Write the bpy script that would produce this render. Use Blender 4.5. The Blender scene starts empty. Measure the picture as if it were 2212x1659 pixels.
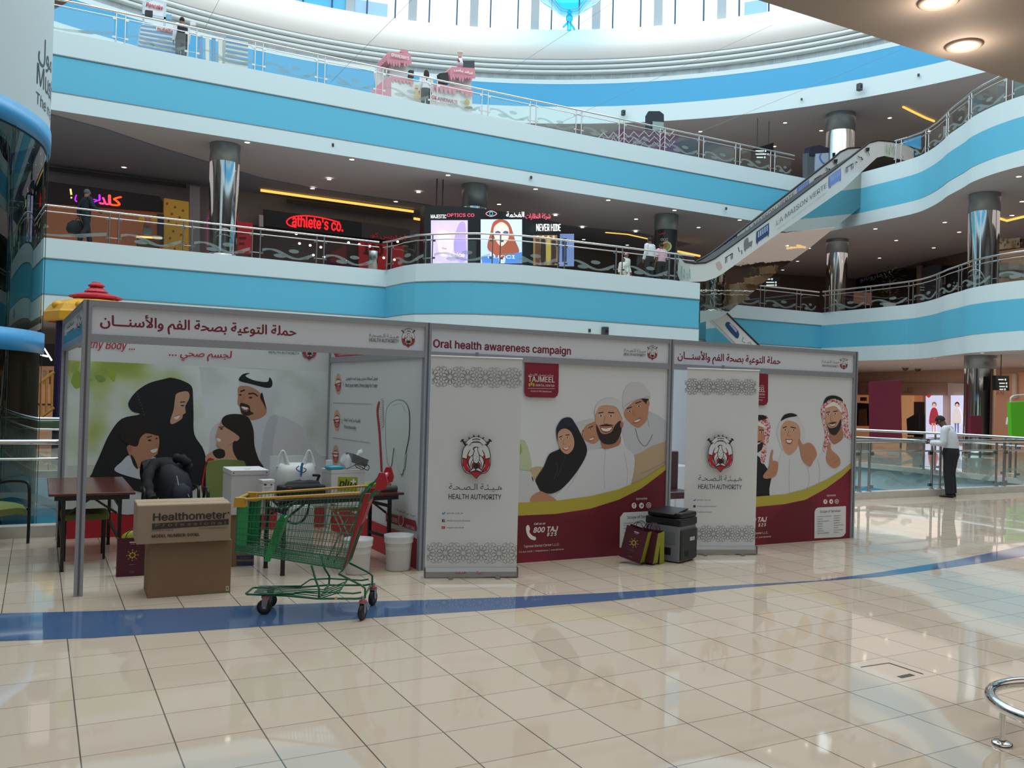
import bpy, math, random
from mathutils import Vector as V, Matrix
random.seed(7)
S = bpy.context.scene
COL = S.collection
# ------------------------------------------------------------------ camera
W, H = 2212, 1659
F, YAW, PITCH, ROLL, EYE = 1904.75, 0.49265, 0.01064, 0.02831, 1.796
_f = V((math.sin(YAW), math.cos(YAW), 0)); _r = V((math.cos(YAW), -math.sin(YAW), 0)); _u = V((0, 0, 1))
FW = _f*math.cos(PITCH) + _u*math.sin(PITCH); _u2 = _u*math.cos(PITCH) - _f*math.sin(PITCH)
RT = _r*math.cos(ROLL) + _u2*math.sin(ROLL); UP = _u2*math.cos(ROLL) - _r*math.sin(ROLL)
CAM = V((0, 0, EYE))
cd = bpy.data.cameras.new('camera'); cam = bpy.data.objects.new('camera', cd); COL.objects.link(cam)
cam.matrix_world = Matrix(((RT.x, UP.x, -FW.x, 0), (RT.y, UP.y, -FW.y, 0), (RT.z, UP.z, -FW.z, EYE), (0, 0, 0, 1)))
cd.sensor_width = 36; cd.lens = F/W*36; cd.clip_end = 400; cd.clip_start = 0.05
S.camera = cam
# ------------------------------------------------------------------ sky, daylight, exposure
S.view_settings.view_transform = 'Standard'; S.view_settings.look = 'None'
S.view_settings.gamma = 1; S.view_settings.use_curve_mapping = False
S.view_settings.exposure = -0.55
w = bpy.data.worlds.new('sky'); S.world = w; w.use_nodes = True
w.node_tree.nodes['Background'].inputs[0].default_value = (0.88, 0.98, 1.0, 1)
w.node_tree.nodes['Background'].inputs[1].default_value = 2.2
def area_light(name, loc, sx, sy, power, color, rot=(0, 0, 0)):
    l = bpy.data.lights.new(name, 'AREA'); l.shape = 'RECTANGLE'; l.size = sx; l.size_y = sy
    l.energy = power; l.color = color
    o = bpy.data.objects.new(name, l); COL.objects.link(o); o.location = loc; o.rotation_euler = rot
    return o
# daylight falling through the glazed roof over the atrium
area_light('skylight_daylight', (10, 18, 27.5), 40, 34, 8600, (0.82, 0.96, 1.0))
# lamp light under the mezzanine the photograph is taken from
area_light('mezzanine_lamp_light', (6, -4, 3.6), 24, 10, 700, (1.0, 0.91, 0.83))
def ray(x, y): return FW + RT*((x-W/2)/F) + UP*((H/2-y)/F)
def on_z(x, y, z):
    d = ray(x, y); return CAM + d*((z-EYE)/d.z)
def on_y(x, y, yy):
    d = ray(x, y); return CAM + d*(yy/d.y)
def on_x(x, y, xx):
    d = ray(x, y); return CAM + d*(xx/d.x)
def on_plane(x, y, o, n):
    d = ray(x, y); return CAM + d*((o-CAM).dot(n)/d.dot(n))
def px_of(p):
    d = p-CAM; z = d.dot(FW); return (W/2+F*d.dot(RT)/z, H/2-F*d.dot(UP)/z)
# ------------------------------------------------------------------ materials
MATS = {}
def lin(h):
    h = h.lstrip('#'); c = [int(h[i:i+2], 16)/255 for i in (0, 2, 4)]
    return [x/12.92 if x <= .04045 else ((x+.055)/1.055)**2.4 for x in c]
def mat(h, rough=.6, metal=0., emit=0., spec=.5, alpha=1., name=None, noise=0., scale=8., bump=0.):
    key = (h, rough, metal, emit, spec, alpha, noise, scale, bump)
    if key in MATS: return MATS[key]
    m = bpy.data.materials.new(name or 'paint_'+h.strip('#')); m.use_nodes = True
    nt = m.node_tree; b = nt.nodes['Principled BSDF']; c = lin(h)
    b.inputs['Base Color'].default_value = (*c, 1); b.inputs['Roughness'].default_value = rough
    b.inputs['Metallic'].default_value = metal; b.inputs['Specular IOR Level'].default_value = spec
    if emit:
        b.inputs['Emission Color'].default_value = (*c, 1); b.inputs['Emission Strength'].default_value = emit
    if alpha < 1: b.inputs['Alpha'].default_value = alpha
    if noise or bump:
        tc = nt.nodes.new('ShaderNodeTexCoord'); nz = nt.nodes.new('ShaderNodeTexNoise')
        nz.inputs['Scale'].default_value = scale; nz.inputs['Detail'].default_value = 4
        nt.links.new(tc.outputs['Object'], nz.inputs['Vector'])
        if noise:
            mx = nt.nodes.new('ShaderNodeMix'); mx.data_type = 'RGBA'
            mx.inputs[6].default_value = (*[x*(1-noise) for x in c], 1); mx.inputs[7].default_value = (*[min(1, x*(1+noise)) for x in c], 1)
            nt.links.new(nz.outputs['Fac'], mx.inputs[0]); nt.links.new(mx.outputs[2], b.inputs['Base Color'])
        if bump:
            bp = nt.nodes.new('ShaderNodeBump'); bp.inputs['Strength'].default_value = bump; bp.inputs['Distance'].default_value = .02
            nt.links.new(nz.outputs['Fac'], bp.inputs['Height']); nt.links.new(bp.outputs[0], b.inputs['Normal'])
    MATS[key] = m; return m
def glass_mat(name, tint, gloss=.10, rough=.01):
    m = bpy.data.materials.new(name); m.use_nodes = True; nt = m.node_tree; nt.nodes.clear()
    o = nt.nodes.new('ShaderNodeOutputMaterial'); t = nt.nodes.new('ShaderNodeBsdfTransparent'); g = nt.nodes.new('ShaderNodeBsdfGlossy')
    t.inputs[0].default_value = (*tint, 1); g.inputs['Roughness'].default_value = rough; g.inputs[0].default_value = (.9, 1, 1, 1)
    lw = nt.nodes.new('ShaderNodeLayerWeight'); lw.inputs[0].default_value = gloss+.2
    mp = nt.nodes.new('ShaderNodeMath'); mp.operation = 'MULTIPLY_ADD'; mp.inputs[1].default_value = .55; mp.inputs[2].default_value = gloss*.5
    nt.links.new(lw.outputs['Fresnel'], mp.inputs[0]); mx = nt.nodes.new('ShaderNodeMixShader')
    nt.links.new(mp.outputs[0], mx.inputs[0]); nt.links.new(t.outputs[0], mx.inputs[1]); nt.links.new(g.outputs[0], mx.inputs[2])
    nt.links.new(mx.outputs[0], o.inputs[0]); return m
GLASS = glass_mat('clear_rail_glass', (.86, .95, .94))
SKYGLASS = glass_mat('roof_glass', (.95, 1, 1), .04)
CYANGLASS = glass_mat('tinted_roof_glass', (.25, .85, 1), .04)
DARKGLASS = glass_mat('dark_green_glass', (.16, .26, .24), .10, .0)
FROST = mat('#93a4a4', .5, alpha=.5, name='frosted_pattern')
CHROME = mat('#d9dcdc', .06, 1., name='polished_steel')
STEEL = mat('#b9bdbd', .22, 1., name='brushed_steel')
ALU = mat('#9da0a8', .4, .35, name='aluminium_extrusion')
MIRROR = mat('#b9b6b0', .02, 1., name='mirror_cladding', bump=.25, scale=1.1)
BLACK = mat('#101114', .5, name='black_plastic')
def ramp_mat(name, stops, scale, detail=2., rough=.6, stretch=(1, 1, 1)):
    m = bpy.data.materials.new(name); m.use_nodes = True; nt = m.node_tree; b = nt.nodes['Principled BSDF']
    tc = nt.nodes.new('ShaderNodeTexCoord'); mp = nt.nodes.new('ShaderNodeMapping'); mp.inputs['Scale'].default_value = stretch
    nz = nt.nodes.new('ShaderNodeTexNoise'); nz.inputs['Scale'].default_value = scale; nz.inputs['Detail'].default_value = detail
    cr = nt.nodes.new('ShaderNodeValToRGB'); e = cr.color_ramp.elements
    while len(e) < len(stops): e.new(.5)
    for k, (p, h) in enumerate(stops): e[k].position = p; e[k].color = (*lin(h), 1)
    nt.links.new(tc.outputs['Object'], mp.inputs[0]); nt.links.new(mp.outputs[0], nz.inputs['Vector'])
    nt.links.new(nz.outputs['Fac'], cr.inputs[0]); nt.links.new(cr.outputs[0], b.inputs['Base Color'])
    b.inputs['Roughness'].default_value = rough; return m
# ------------------------------------------------------------------ mesh builder
class MB:
    def __init__(s): s.v = []; s.f = []; s.m = []; s.sm = []; s.mats = []
    def mi(s, m):
        if isinstance(m, str): m = mat(m)
        if m not in s.mats: s.mats.append(m)
        return s.mats.index(m)
    def add(s, vs, fs, m, smooth=False):
        o = len(s.v); k = s.mi(m); s.v += [tuple(p) for p in vs]
        for f in fs: s.f.append([i+o for i in f]); s.m.append(k); s.sm.append(smooth)
        return s
    def poly(s, pts, m): return s.add(pts, [list(range(len(pts)))], m)
    def hexa(s, p, m):  # 8 points: bottom 4 (ccw), top 4
        return s.add(p, [(3, 2, 1, 0), (4, 5, 6, 7), (0, 1, 5, 4), (1, 2, 6, 5), (2, 3, 7, 6), (3, 0, 4, 7)], m)
    def box(s, x0, x1, y0, y1, z0, z1, m):
        return s.hexa([(x0, y0, z0), (x1, y0, z0), (x1, y1, z0), (x0, y1, z0), (x0, y0, z1), (x1, y0, z1), (x1, y1, z1), (x0, y1, z1)], m)
    def rbox(s, x0, x1, y0, y1, z0, z1, m, r=.01, M=None, n=3):  # rounded vertical edges and softened top/bottom rim
        pts = []
        for cx, cy, a in ((x1-r, y1-r, 0), (x0+r, y1-r, 90), (x0+r, y0+r, 180), (x1-r, y0+r, 270)):
            for k in range(n+1):
                t = math.radians(a+90*k/n); pts.append((cx, cy, math.cos(t), math.sin(t)))
        N = len(pts); rr = min(r, (z1-z0)/2); vs = []; fs = []
        prof = [(0., z0, r-rr*.7 if r > rr else .3*r), (rr*.3, z0+rr*.3, r*.9), (0, z0+rr, r), (0, z1-rr, r), (0, z1-rr*.3, r*.9), (0, z1, r*.45)]
        for _, z, q in prof:
            for cx, cy, c, sn in pts: vs.append(V((cx+c*q, cy+sn*q, z)))
        for k in range(len(prof)-1):
            for i in range(N): j = (i+1) % N; fs.append((k*N+i, k*N+j, (k+1)*N+j, (k+1)*N+i))
        fs.append(list(range(N))[::-1]); fs.append([(len(prof)-1)*N+i for i in range(N)])
        if M: vs = [M @ p for p in vs]
        return s.add(vs, fs, m)
    def cyl(s, a, b, r, m, r1=None, n=12, cap=True, smooth=True):
        a = V(a); b = V(b); r1 = r if r1 is None else r1; d = (b-a).normalized()
        x = d.orthogonal().normalized(); y = d.cross(x); vs = []
        for p, q in ((a, r), (b, r1)):
            for i in range(n):
                t = 2*math.pi*i/n; vs.append(p+x*(q*math.cos(t))+y*(q*math.sin(t)))
        s.add(vs, [(i, (i+1) % n, n+(i+1) % n, n+i) for i in range(n)], m, smooth)
        if cap: s.add(vs, [list(range(n))[::-1], [n+i for i in range(n)]], m)
        return s
    def tube(s, pts, r, m, n=8, closed=False, rs=None):
        pts = [V(p) for p in pts]; N = len(pts); vs = []; fs = []; up = None
        for i, p in enumerate(pts):
            a = pts[(i-1) % N] if (i or closed) else p; b = pts[(i+1) % N] if (i < N-1 or closed) else p
            d = (b-a).normalized()
            if up is None: up = d.orthogonal().normalized()
            up = (up-d*up.dot(d)).normalized(); y = d.cross(up); q = rs[i] if rs else r
            for k in range(n):
                t = 2*math.pi*k/n; vs.append(p+up*(q*math.cos(t))+y*(q*math.sin(t)))
        for i in range(N if closed else N-1):
            j = (i+1) % N
            for k in range(n): l = (k+1) % n; fs.append((i*n+k, i*n+l, j*n+l, j*n+k))
        s.add(vs, fs, m, True)
        if not closed: s.add(vs, [list(range(n))[::-1], [(N-1)*n+k for k in range(n)]], m)
        return s
    def lathe(s, c, prof, m, n=24, a0=0., a1=360., sx=1., sy=1., smooth=True):
        c = V(c); full = abs(a1-a0-360) < 1e-6; k = n if full else n+1; vs = []; fs = []
        for r, z in prof:
            for i in range(k):
                t = math.radians(a0+(a1-a0)*i/n); vs.append(c+V((r*math.cos(t)*sx, r*math.sin(t)*sy, z)))
        for j in range(len(prof)-1):
            for i in range(n):
                l = (i+1) % k; fs.append((j*k+i, j*k+l, (j+1)*k+l, (j+1)*k+i))
        return s.add(vs, fs, m, smooth)
    def ball(s, c, rx, ry, rz, m, n=12, M=None):
        vs = []; fs = []; h = n//2+1
        for j in range(h+1):
            p = math.pi*j/h
            for i in range(n):
                t = 2*math.pi*i/n; q = V((rx*math.sin(p)*math.cos(t), ry*math.sin(p)*math.sin(t), rz*math.cos(p)))
                vs.append(V(c)+(M @ q if M else q))
        for j in range(h):
            for i in range(n): l = (i+1) % n; fs.append((j*n+i, (j+1)*n+i, (j+1)*n+l, j*n+l))
        return s.add(vs, fs, m, True)
    def extr(s, pts, vec, m):
        n = len(pts); vec = V(vec); a = [V(p) for p in pts]; b = [p+vec for p in a]
        return s.add(a+b, [list(range(n))[::-1], [n+i for i in range(n)]]+[(i, (i+1) % n, n+(i+1) % n, n+i) for i in range(n)], m)
    def strip(s, A, B, m, smooth=False):
        n = len(A); return s.add(list(A)+list(B), [(i, i+1, n+i+1, n+i) for i in range(n-1)], m, smooth)
    def sheet(s, rows, m, smooth=True, thick=0.):
        n = len(rows[0]); vs = [p for r in rows for p in r]
        return s.add(vs, [(j*n+i, j*n+i+1, (j+1)*n+i+1, (j+1)*n+i) for j in range(len(rows)-1) for i in range(n-1)], m, smooth)
    def build(s, name, parent=None, label=None, cat=None, group=None, kind=None, fix=False):
        me = bpy.data.meshes.new(name); org = V((0, 0, 0))
        if parent is None and s.v:
            xs, ys, zs = zip(*s.v); org = V(((min(xs)+max(xs))/2, (min(ys)+max(ys))/2, min(zs)))
        elif parent is not None: org = parent.location if parent.parent is None else parent.parent.location
        if parent is not None and parent.get('_o'): org = V(parent['_o'])
        me.from_pydata([(p[0]-org.x, p[1]-org.y, p[2]-org.z) for p in s.v], [], s.f)
        for m in s.mats: me.materials.append(m)
        me.polygons.foreach_set('material_index', s.m); me.polygons.foreach_set('use_smooth', s.sm)
        if fix:
            import bmesh
            bm = bmesh.new(); bm.from_mesh(me); bmesh.ops.recalc_face_normals(bm, faces=bm.faces); bm.to_mesh(me); bm.free()
        me.update()
        o = bpy.data.objects.new(name, me); COL.objects.link(o)
        if parent is None: o.location = org
        else: o.parent = parent
        return tag(o, label, cat, group, kind)
def tag(o, label=None, cat=None, group=None, kind=None):
    for k, v in (('label', label), ('category', cat), ('group', group), ('kind', kind)):
        if v: o[k] = v
    return o
def thing(name, loc, label, cat, group=None, kind=None):
    o = bpy.data.objects.new(name, None); COL.objects.link(o); o.location = loc; o.empty_display_size = .1
    return tag(o, label, cat, group, kind)
def struct(mb, name): return mb.build(name, kind='structure')
def copy_thing(root, loc, label, rotz=0.):
    r = root.copy(); COL.objects.link(r); r.location = loc; r.rotation_euler = (0, 0, rotz); r['label'] = label
    for ch in list(root.children):
        c = ch.copy(); COL.objects.link(c); c.parent = r
        for g in list(ch.children):
            d = g.copy(); COL.objects.link(d); d.parent = c
    return r
def spline(pts, closed=True, k=5):
    n = len(pts); out = []; P = [V(p) for p in pts]
    for i in range(n if closed else n-1):
        a, b, c, d = (P[(i+j-1) % n] if closed else P[min(max(i+j-1, 0), n-1)] for j in range(4))
        for q in range(k):
            t = q/k; out.append(.5*((2*b)+(c-a)*t+(2*a-5*b+4*c-d)*t*t+(3*b-a-3*c+d)*t**3))
    if not closed: out.append(P[-1])
    return out
# ------------------------------------------------------------------ lettering
FONTS = {}
def font(k):
    if k not in FONTS:
        import os
        p = os.path.join(bpy.utils.resource_path('LOCAL'), 'datafiles', 'fonts', {'sans': 'Inter.woff2', 'arab': 'NotoSansArabic-VariableFont_wdth,wght.woff2'}.get(k, ''))
        try: FONTS[k] = bpy.data.fonts.load(p)
        except Exception: FONTS[k] = None
    return FONTS[k]
_AR = {'ا': 'ﺍﺎ', 'أ': 'ﺃﺄ', 'ب': 'ﺏﺐﺑﺒ', 'ة': 'ﺓﺔ', 'ت': 'ﺕﺖﺗﺘ', 'ج': 'ﺝﺞﺟﺠ', 'ح': 'ﺡﺢﺣﺤ', 'خ': 'ﺥﺦﺧﺨ', 'د': 'ﺩﺪ', 'ر': 'ﺭﺮ', 'س': 'ﺱﺲﺳﺴ', 'ش': 'ﺵﺶﺷﺸ', 'ص': 'ﺹﺺﺻﺼ',
       'ظ': 'ﻅﻆﻇﻈ', 'ع': 'ﻉﻊﻋﻌ', 'ف': 'ﻑﻒﻓﻔ', 'ق': 'ﻕﻖﻗﻘ', 'ك': 'ﻙﻚﻛﻜ', 'ل': 'ﻝﻞﻟﻠ', 'م': 'ﻡﻢﻣﻤ', 'ن': 'ﻥﻦﻧﻨ', 'ه': 'ﻩﻪﻫﻬ', 'و': 'ﻭﻮ', 'ي': 'ﻱﻲﻳﻴ', 'ئ': 'ﺉﺊﺋﺌ', 'ط': 'ﻁﻂﻃﻄ', 'غ': 'ﻍﻎﻏﻐ', 'ض': 'ﺽﺾﺿﻀ', 'ى': 'ﻯﻰ', 'ـ': 'ــــ'}
def arabic(t):
    out = []; i = 0
    def joins(c): return c in _AR and len(_AR[c]) == 4
    while i < len(t):
        c = t[i]; pv = i > 0 and joins(t[i-1]); nx = i+1 < len(t) and t[i+1] in _AR
        if c == 'ل' and nx and t[i+1] in 'اأ':
            out.append({'ا': 'ﻻﻼ', 'أ': 'ﻷﻸ'}[t[i+1]][1 if pv else 0]); i += 2; continue
        if c in _AR:
            g = _AR[c]
            out.append(g[(1 if pv else 0)] if len(g) == 2 else g[(3 if pv and nx else 2 if nx else 1 if pv else 0)])
        else: out.append(c)
        i += 1
    return ''.join(out[::-1])
_TX = {}
def bold_shifts(b): return [(0, 0)] if b < .008 else [(-b*.9, 0), (b*.9, 0), (0, b*.7), (0, -b*.7)][:4 if b > .012 else 2]
def text_geo(s, bold=0., shear=0., fk='sans', res=3):
    bold = 0.; key = (s, bold, shear, fk)
    if key in _TX: return _TX[key]
    c = bpy.data.curves.new('lettering', 'FONT'); c.body = s
    f = font(fk)
    if f: c.font = f
    c.offset = bold; c.shear = shear; c.resolution_u = res
    o = bpy.data.objects.new('lettering', c); me = o.to_mesh()
    vs = [(v.co.x, v.co.y) for v in me.vertices]; fs = [list(p.vertices) for p in me.polygons]
    par = list(range(len(vs)))          # every letter is an island; neighbours that touch get their own tiny height
    def find(i):
        while par[i] != i: par[i] = par[par[i]]; i = par[i]
        return i
    for f in fs:
        for i in f[1:]: par[find(i)] = find(f[0])
    order = {}
    for i in range(len(vs)): order.setdefault(find(i), len(order))
    vs = [(x, y, (order[find(i)] % 3)/3) for i, (x, y) in enumerate(vs)]
    o.to_mesh_clear(); bpy.data.objects.remove(o); bpy.data.curves.remove(c)
    _TX[key] = (vs, fs); return _TX[key]
# flat printed face: shapes given by the photo's pixels, laid on the real plane of the print
class Art:
    def __init__(s, mb, o, u, v, eps=.00016, base=0.):
        s.mb = mb; s.o = V(o); s.u = V(u).normalized(); s.v = V(v).normalized(); s.n = s.u.cross(s.v); s.eps = eps; s.base = base; s.L = 0
        if s.n.dot(CAM-s.o) < 0: s.n = -s.n
    def pt(s, x, y, lay): return on_plane(x, y, s.o, s.n)+s.n*(s.base+s.eps*lay)
    def poly(s, pts, m, lay=None):
        s.L += 1; lay = s.L if lay is None else lay
        s.mb.poly([s.pt(x, y, lay) for x, y in pts], m); return s
    def blob(s, pts, m, k=4):
        return s.poly([(p.x, p.y) for p in spline([(a, b, 0) for a, b in pts], True, k)], m)
    def ell(s, cx, cy, rx, ry, m, rot=0., n=20):
        a = math.radians(rot); c, d = math.cos(a), math.sin(a)
        return s.poly([(cx+rx*math.cos(t)*c-ry*math.sin(t)*d, cy+rx*math.cos(t)*d+ry*math.sin(t)*c) for t in (2*math.pi*i/n for i in range(n))], m)
    def line(s, pts, wd, m, smooth=True, closed=False):
        s.L += 1
        P = [(p.x, p.y) for p in spline([(a, b, 0) for a, b in pts], closed, 4)] if smooth and len(pts) > 2 else list(pts)
        if closed: P.append(P[0])
        A = []; B = []
        for i, (x, y) in enumerate(P):
            x0, y0 = P[max(i-1, 0)]; x1, y1 = P[min(i+1, len(P)-1)]
            if closed and i in (0, len(P)-1): x0, y0 = P[-2]; x1, y1 = P[1]
            l = math.hypot(x1-x0, y1-y0) or 1; nx, ny = -(y1-y0)/l*wd/2, (x1-x0)/l*wd/2
            A.append(s.pt(x+nx, y+ny, s.L)); B.append(s.pt(x-nx, y-ny, s.L))
        s.mb.strip(A, B, m); return s
    def text(s, t, x0, y0, x1, m, bold=0., shear=0., fk='sans', hpx=None, lay=None, depth=0.):
        s.L += 1
        if fk == 'arab': t = arabic(t)
        vs, fs = text_geo(t, bold, shear, fk)
        if not vs: return s
        a = s.pt(x0, y0, s.L); wd = (s.pt(x1, y0, s.L)-a).dot(s.u)
        xa = min(p[0] for p in vs); xb = max(p[0] for p in vs); ya = min(p[1] for p in vs); yb = max(p[1] for p in vs)
        k = wd/(xb-xa); kv = k
        if hpx: kv = (s.pt(x0, y0-hpx, s.L)-a).dot(s.v)/(yb-ya); yoff = ya
        else: yoff = 0
        for j, (bx_, by_) in enumerate(bold_shifts(bold)):
            P = [a+s.u*((x-xa+bx_)*k)+s.v*((y-yoff+by_)*kv)+s.n*(s.eps*(j+q)) for x, y, q in vs]
            s.mb.add(P, fs, m); s.L += 1
        return s
def px_rect(x0, y0, x1, y1): return [(x0, y0), (x1, y0), (x1, y1), (x0, y1)]
ORD = 'first second third fourth fifth sixth seventh eighth ninth tenth eleventh twelfth thirteenth fourteenth fifteenth sixteenth'.split()
# ================================================================== THE SETTING
WHITE = mat('#c9dbe1', .55, name='white_wall_paint'); BLUE = mat('#57b2d2', .55, name='turquoise_wall_paint')
SKYB = mat('#3f9fd0', .55, name='sky_blue_wall_paint'); SOFFIT = mat('#b6b6bd', .8, name='soffit_paint'); SOFFIT2 = mat('#7f8592', .8, name='inner_soffit_dark')
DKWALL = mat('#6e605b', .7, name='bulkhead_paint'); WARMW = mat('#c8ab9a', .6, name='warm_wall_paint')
Z1, Z2, C1, C2, G1 = 6.08, 12.35, 9.95, 16.3, 3.73
def floor_mat():
    m = bpy.data.materials.new('polished_tiles'); m.use_nodes = True; nt = m.node_tree; b = nt.nodes['Principled BSDF']
    g = nt.nodes.new('ShaderNodeNewGeometry'); sx = nt.nodes.new('ShaderNodeSeparateXYZ'); nt.links.new(g.outputs['Position'], sx.inputs[0])
    def M(op, a, bb, c=None):
        n = nt.nodes.new('ShaderNodeMath'); n.operation = op
        for i, q in enumerate((a, bb, c)):
            if q is None: continue
            if isinstance(q, (int, float)): n.inputs[i].default_value = q
            else: nt.links.new(q, n.inputs[i])
        return n.outputs[0]
    def line(axis, off, wd):
        t = M('MODULO', M('ADD', M('DIVIDE', M('SUBTRACT', sx.outputs[axis], off), .4265), 200.0), 1.0)
        return M('GREATER_THAN', M('ABSOLUTE', M('SUBTRACT', t, .5), None), .5-wd)
    gr = M('MAXIMUM', line(0, .23, .0085), M('MULTIPLY', line(1, 5.11, .0075), .75))
    vor = nt.nodes.new('ShaderNodeTexWhiteNoise'); vor.noise_dimensions = '2D'
    cb = nt.nodes.new('ShaderNodeCombineXYZ')
    nt.links.new(M('FLOOR', M('DIVIDE', M('SUBTRACT', sx.outputs[0], .23), .4265), None), cb.inputs[0])
    nt.links.new(M('FLOOR', M('DIVIDE', M('SUBTRACT', sx.outputs[1], 5.11), .4265), None), cb.inputs[1]); nt.links.new(cb.outputs[0], vor.inputs[0])
    mx0 = nt.nodes.new('ShaderNodeMix'); mx0.data_type = 'RGBA'; mx0.inputs[6].default_value = (*lin('#bfae9c'), 1); mx0.inputs[7].default_value = (*lin('#c6b4a3'), 1)
    nt.links.new(vor.outputs[0], mx0.inputs[0])
    mx = nt.nodes.new('ShaderNodeMix'); mx.data_type = 'RGBA'; mx.inputs[7].default_value = (*lin('#5d564d'), 1)
    nt.links.new(mx0.outputs[2], mx.inputs[6]); nt.links.new(gr, mx.inputs[0]); nt.links.new(mx.outputs[2], b.inputs['Base Color'])
    b.inputs['Roughness'].default_value = .035; b.inputs['Specular IOR Level'].default_value = .62
    nz = nt.nodes.new('ShaderNodeTexNoise'); nz.inputs['Scale'].default_value = 1.6; nz.inputs['Detail'].default_value = 1; nt.links.new(g.outputs['Position'], nz.inputs['Vector'])
    bp = nt.nodes.new('ShaderNodeBump'); bp.inputs['Strength'].default_value = .05; bp.inputs['Distance'].default_value = .02
    nt.links.new(nz.outputs['Fac'], bp.inputs['Height']); nt.links.new(bp.outputs[0], b.inputs['Normal'])
    return m
TILE = floor_mat()
XW0, XW1, YW0, YW1 = -26., 60., -14., 52.
VX0, VX1, VY0, VY1 = -22., 20.6, 11.6, 18.3      # the opening down to the lower level
mb = MB()
mb.box(XW0, XW1, YW0, VY0, -.3, 0, TILE)
mb.box(VX1, XW1, VY0, VY1, -.3, 0, TILE); mb.box(XW0, XW1, VY1, YW1, -.3, 0, TILE); mb.box(XW0, VX0, VY0, VY1, -.3, 0, TILE)
struct(mb, 'floor')
mb = MB(); mb.box(VX0-1, VX1+1, VY0-1, VY1+1, -5.2, -5, mat('#8d978f', .3)); struct(mb, 'floor_lower_level')
mb = MB()
for a, b, c, d in ((VX0, VX1, VY1-.03, VY1+.1), (VX0, VX1, VY0-.1, VY0+.03), (VX1-.03, VX1+.1, VY0, VY1), (VX0-.1, VX0+.03, VY0, VY1)):
    mb.box(a, b, c, d, -.55, -.001, WHITE); mb.box(a, b, c, d, -1.5, -.55, BLUE); mb.box(a, b, c, d, -5, -1.5, mat('#4b5553', .6))
struct(mb, 'wall_lower_level')
MARBLE = mat('#c9c2b8', .2, noise=.18, scale=5, name='marble_kerb')
mb = MB(); mb.box(VX0, VX1-.05, 11.42, VY0+.02, 0, .13, MARBLE); mb.box(VX1-.17, VX1+.0, VY0, VY1, 0, .13, MARBLE); mb.box(VX0, VX1, VY1-.02, VY1+.15, 0, .13, MARBLE)
struct(mb, 'trim_kerb')
# inlaid blue band crossing the tiles: it narrows to a point and widens again
STRIPE = mat('#486186', .05, spec=.6, name='blue_floor_tiles')
mb = MB()
a1 = [(-30, 1328), (0, 1325), (200, 1320), (400, 1313), (600, 1306), (800, 1299), (950, 1295), (1117, 1289), (1300, 1281), (1450, 1272), (1600, 1263), (1763, 1254.5)]
a2 = [(-30, 1386), (0, 1385), (200, 1378), (400, 1365), (600, 1351), (800, 1335), (950, 1325), (1117, 1314), (1300, 1299), (1450, 1285), (1600, 1269.5), (1763, 1256)]
b1 = [(1763, 1254.5), (1900, 1236), (2050, 1212), (2140, 1194), (2230, 1174)]; b2 = [(1763, 1256), (1900, 1246), (2050, 1226), (2140, 1213), (2230, 1199)]
for A, B in ((a1, a2), (b1, b2)):
    QB, QA = [on_z(x, y, .0012) for x, y in B], [on_z(x, y, .0012) for x, y in A]
    for Q in (QB, QA):
        if A is a1: Q.insert(0, Q[0]+(Q[0]-Q[1]).normalized()*10)
        else: Q.append(Q[-1]+(Q[-1]-Q[-2]).normalized()*7)
    mb.strip(QB, QA, STRIPE)
struct(mb, 'trim_floor_band')
# ---- first and second floor: slabs, banded fascias and soffits
BULGE = [tuple(on_z(x, y, Z1))[:2] for x, y in ((836, 584), (848, 580), (873, 573.7), (898.5, 570), (936.5, 568.6), (974.5, 567.7), (1025, 567.6), (1076, 569.5), (1126, 572), (1180, 577), (1322.6, 591.4), (1423.8, 602.3))]
BULGE[0] = (10.85, 30.0)
FRONT1 = [(-12, 30.0)]+BULGE+[(21.5, 25.53), (21.56, 25.6), (21.56, 30.3)]
WING = [(33.0, 30.25), (32.85, 27.4), (32.7, 25.2), (32.2, 24.0), (31.5, 22.95), (30.9, 22.2), (30.2, 21.1), (29.7, 20.4), (29.3, 19.5), (29.1, 18.8), (29.0, 17.9), (29.2, 16), (29.8, 13.5), (31, 10), (33, 6), (36, 3.2)]
WING = WING[:1]+[(p.x, p.y) for p in spline([(x, y, 0) for x, y in WING[1:]], False, 4)]
EDGE1 = FRONT1+WING
EDGE2 = [(-12, 30.0), (4, 30.0), (10, 30.05), (16, 30.12), (22, 30.15), (31.3, 30.2)]+WING
def slab(name, edge, z, zb, floor_m, soff):
    back = [(XW1, 3.2), (XW1, YW1), (-12, YW1)]
    top = [(x, y, z-.002) for x, y in edge+back]; bot = [(x, y, zb+.002) for x, y in edge+back]
    m = MB(); m.poly(top, floor_m); struct(m, 'floor_'+name)
    m = MB(); m.poly(bot[::-1], soff); struct(m, 'ceiling_'+name)
def fascia(name, edge, zs):
    m = MB()
    for k, mm in enumerate((WHITE, BLUE, WHITE)):
        zt, zb = zs[k], zs[k+1]; e = 0.0 if mm is WHITE else -.02
        m.strip([(x, y-e, zb) for x, y in edge], [(x, y-e, zt) for x, y in edge], mm)
        if k < 2: m.strip([(x, y-.004, zb-.018) for x, y in edge], [(x, y-.004, zb+.018) for x, y in edge], mat('#6f8288'))
    struct(m, name)
UPFLOOR = mat('#b9aca0', .2)
slab('first', EDGE1, Z1, 3.73, UPFLOOR, SOFFIT); fascia('wall_first_floor', EDGE1, (Z1, 5.47, 4.38, 3.73))
slab('second', EDGE2, Z2, C1, UPFLOOR, SOFFIT); fascia('wall_second_floor', EDGE2, (Z2, 11.63, 10.5, C1))
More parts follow.
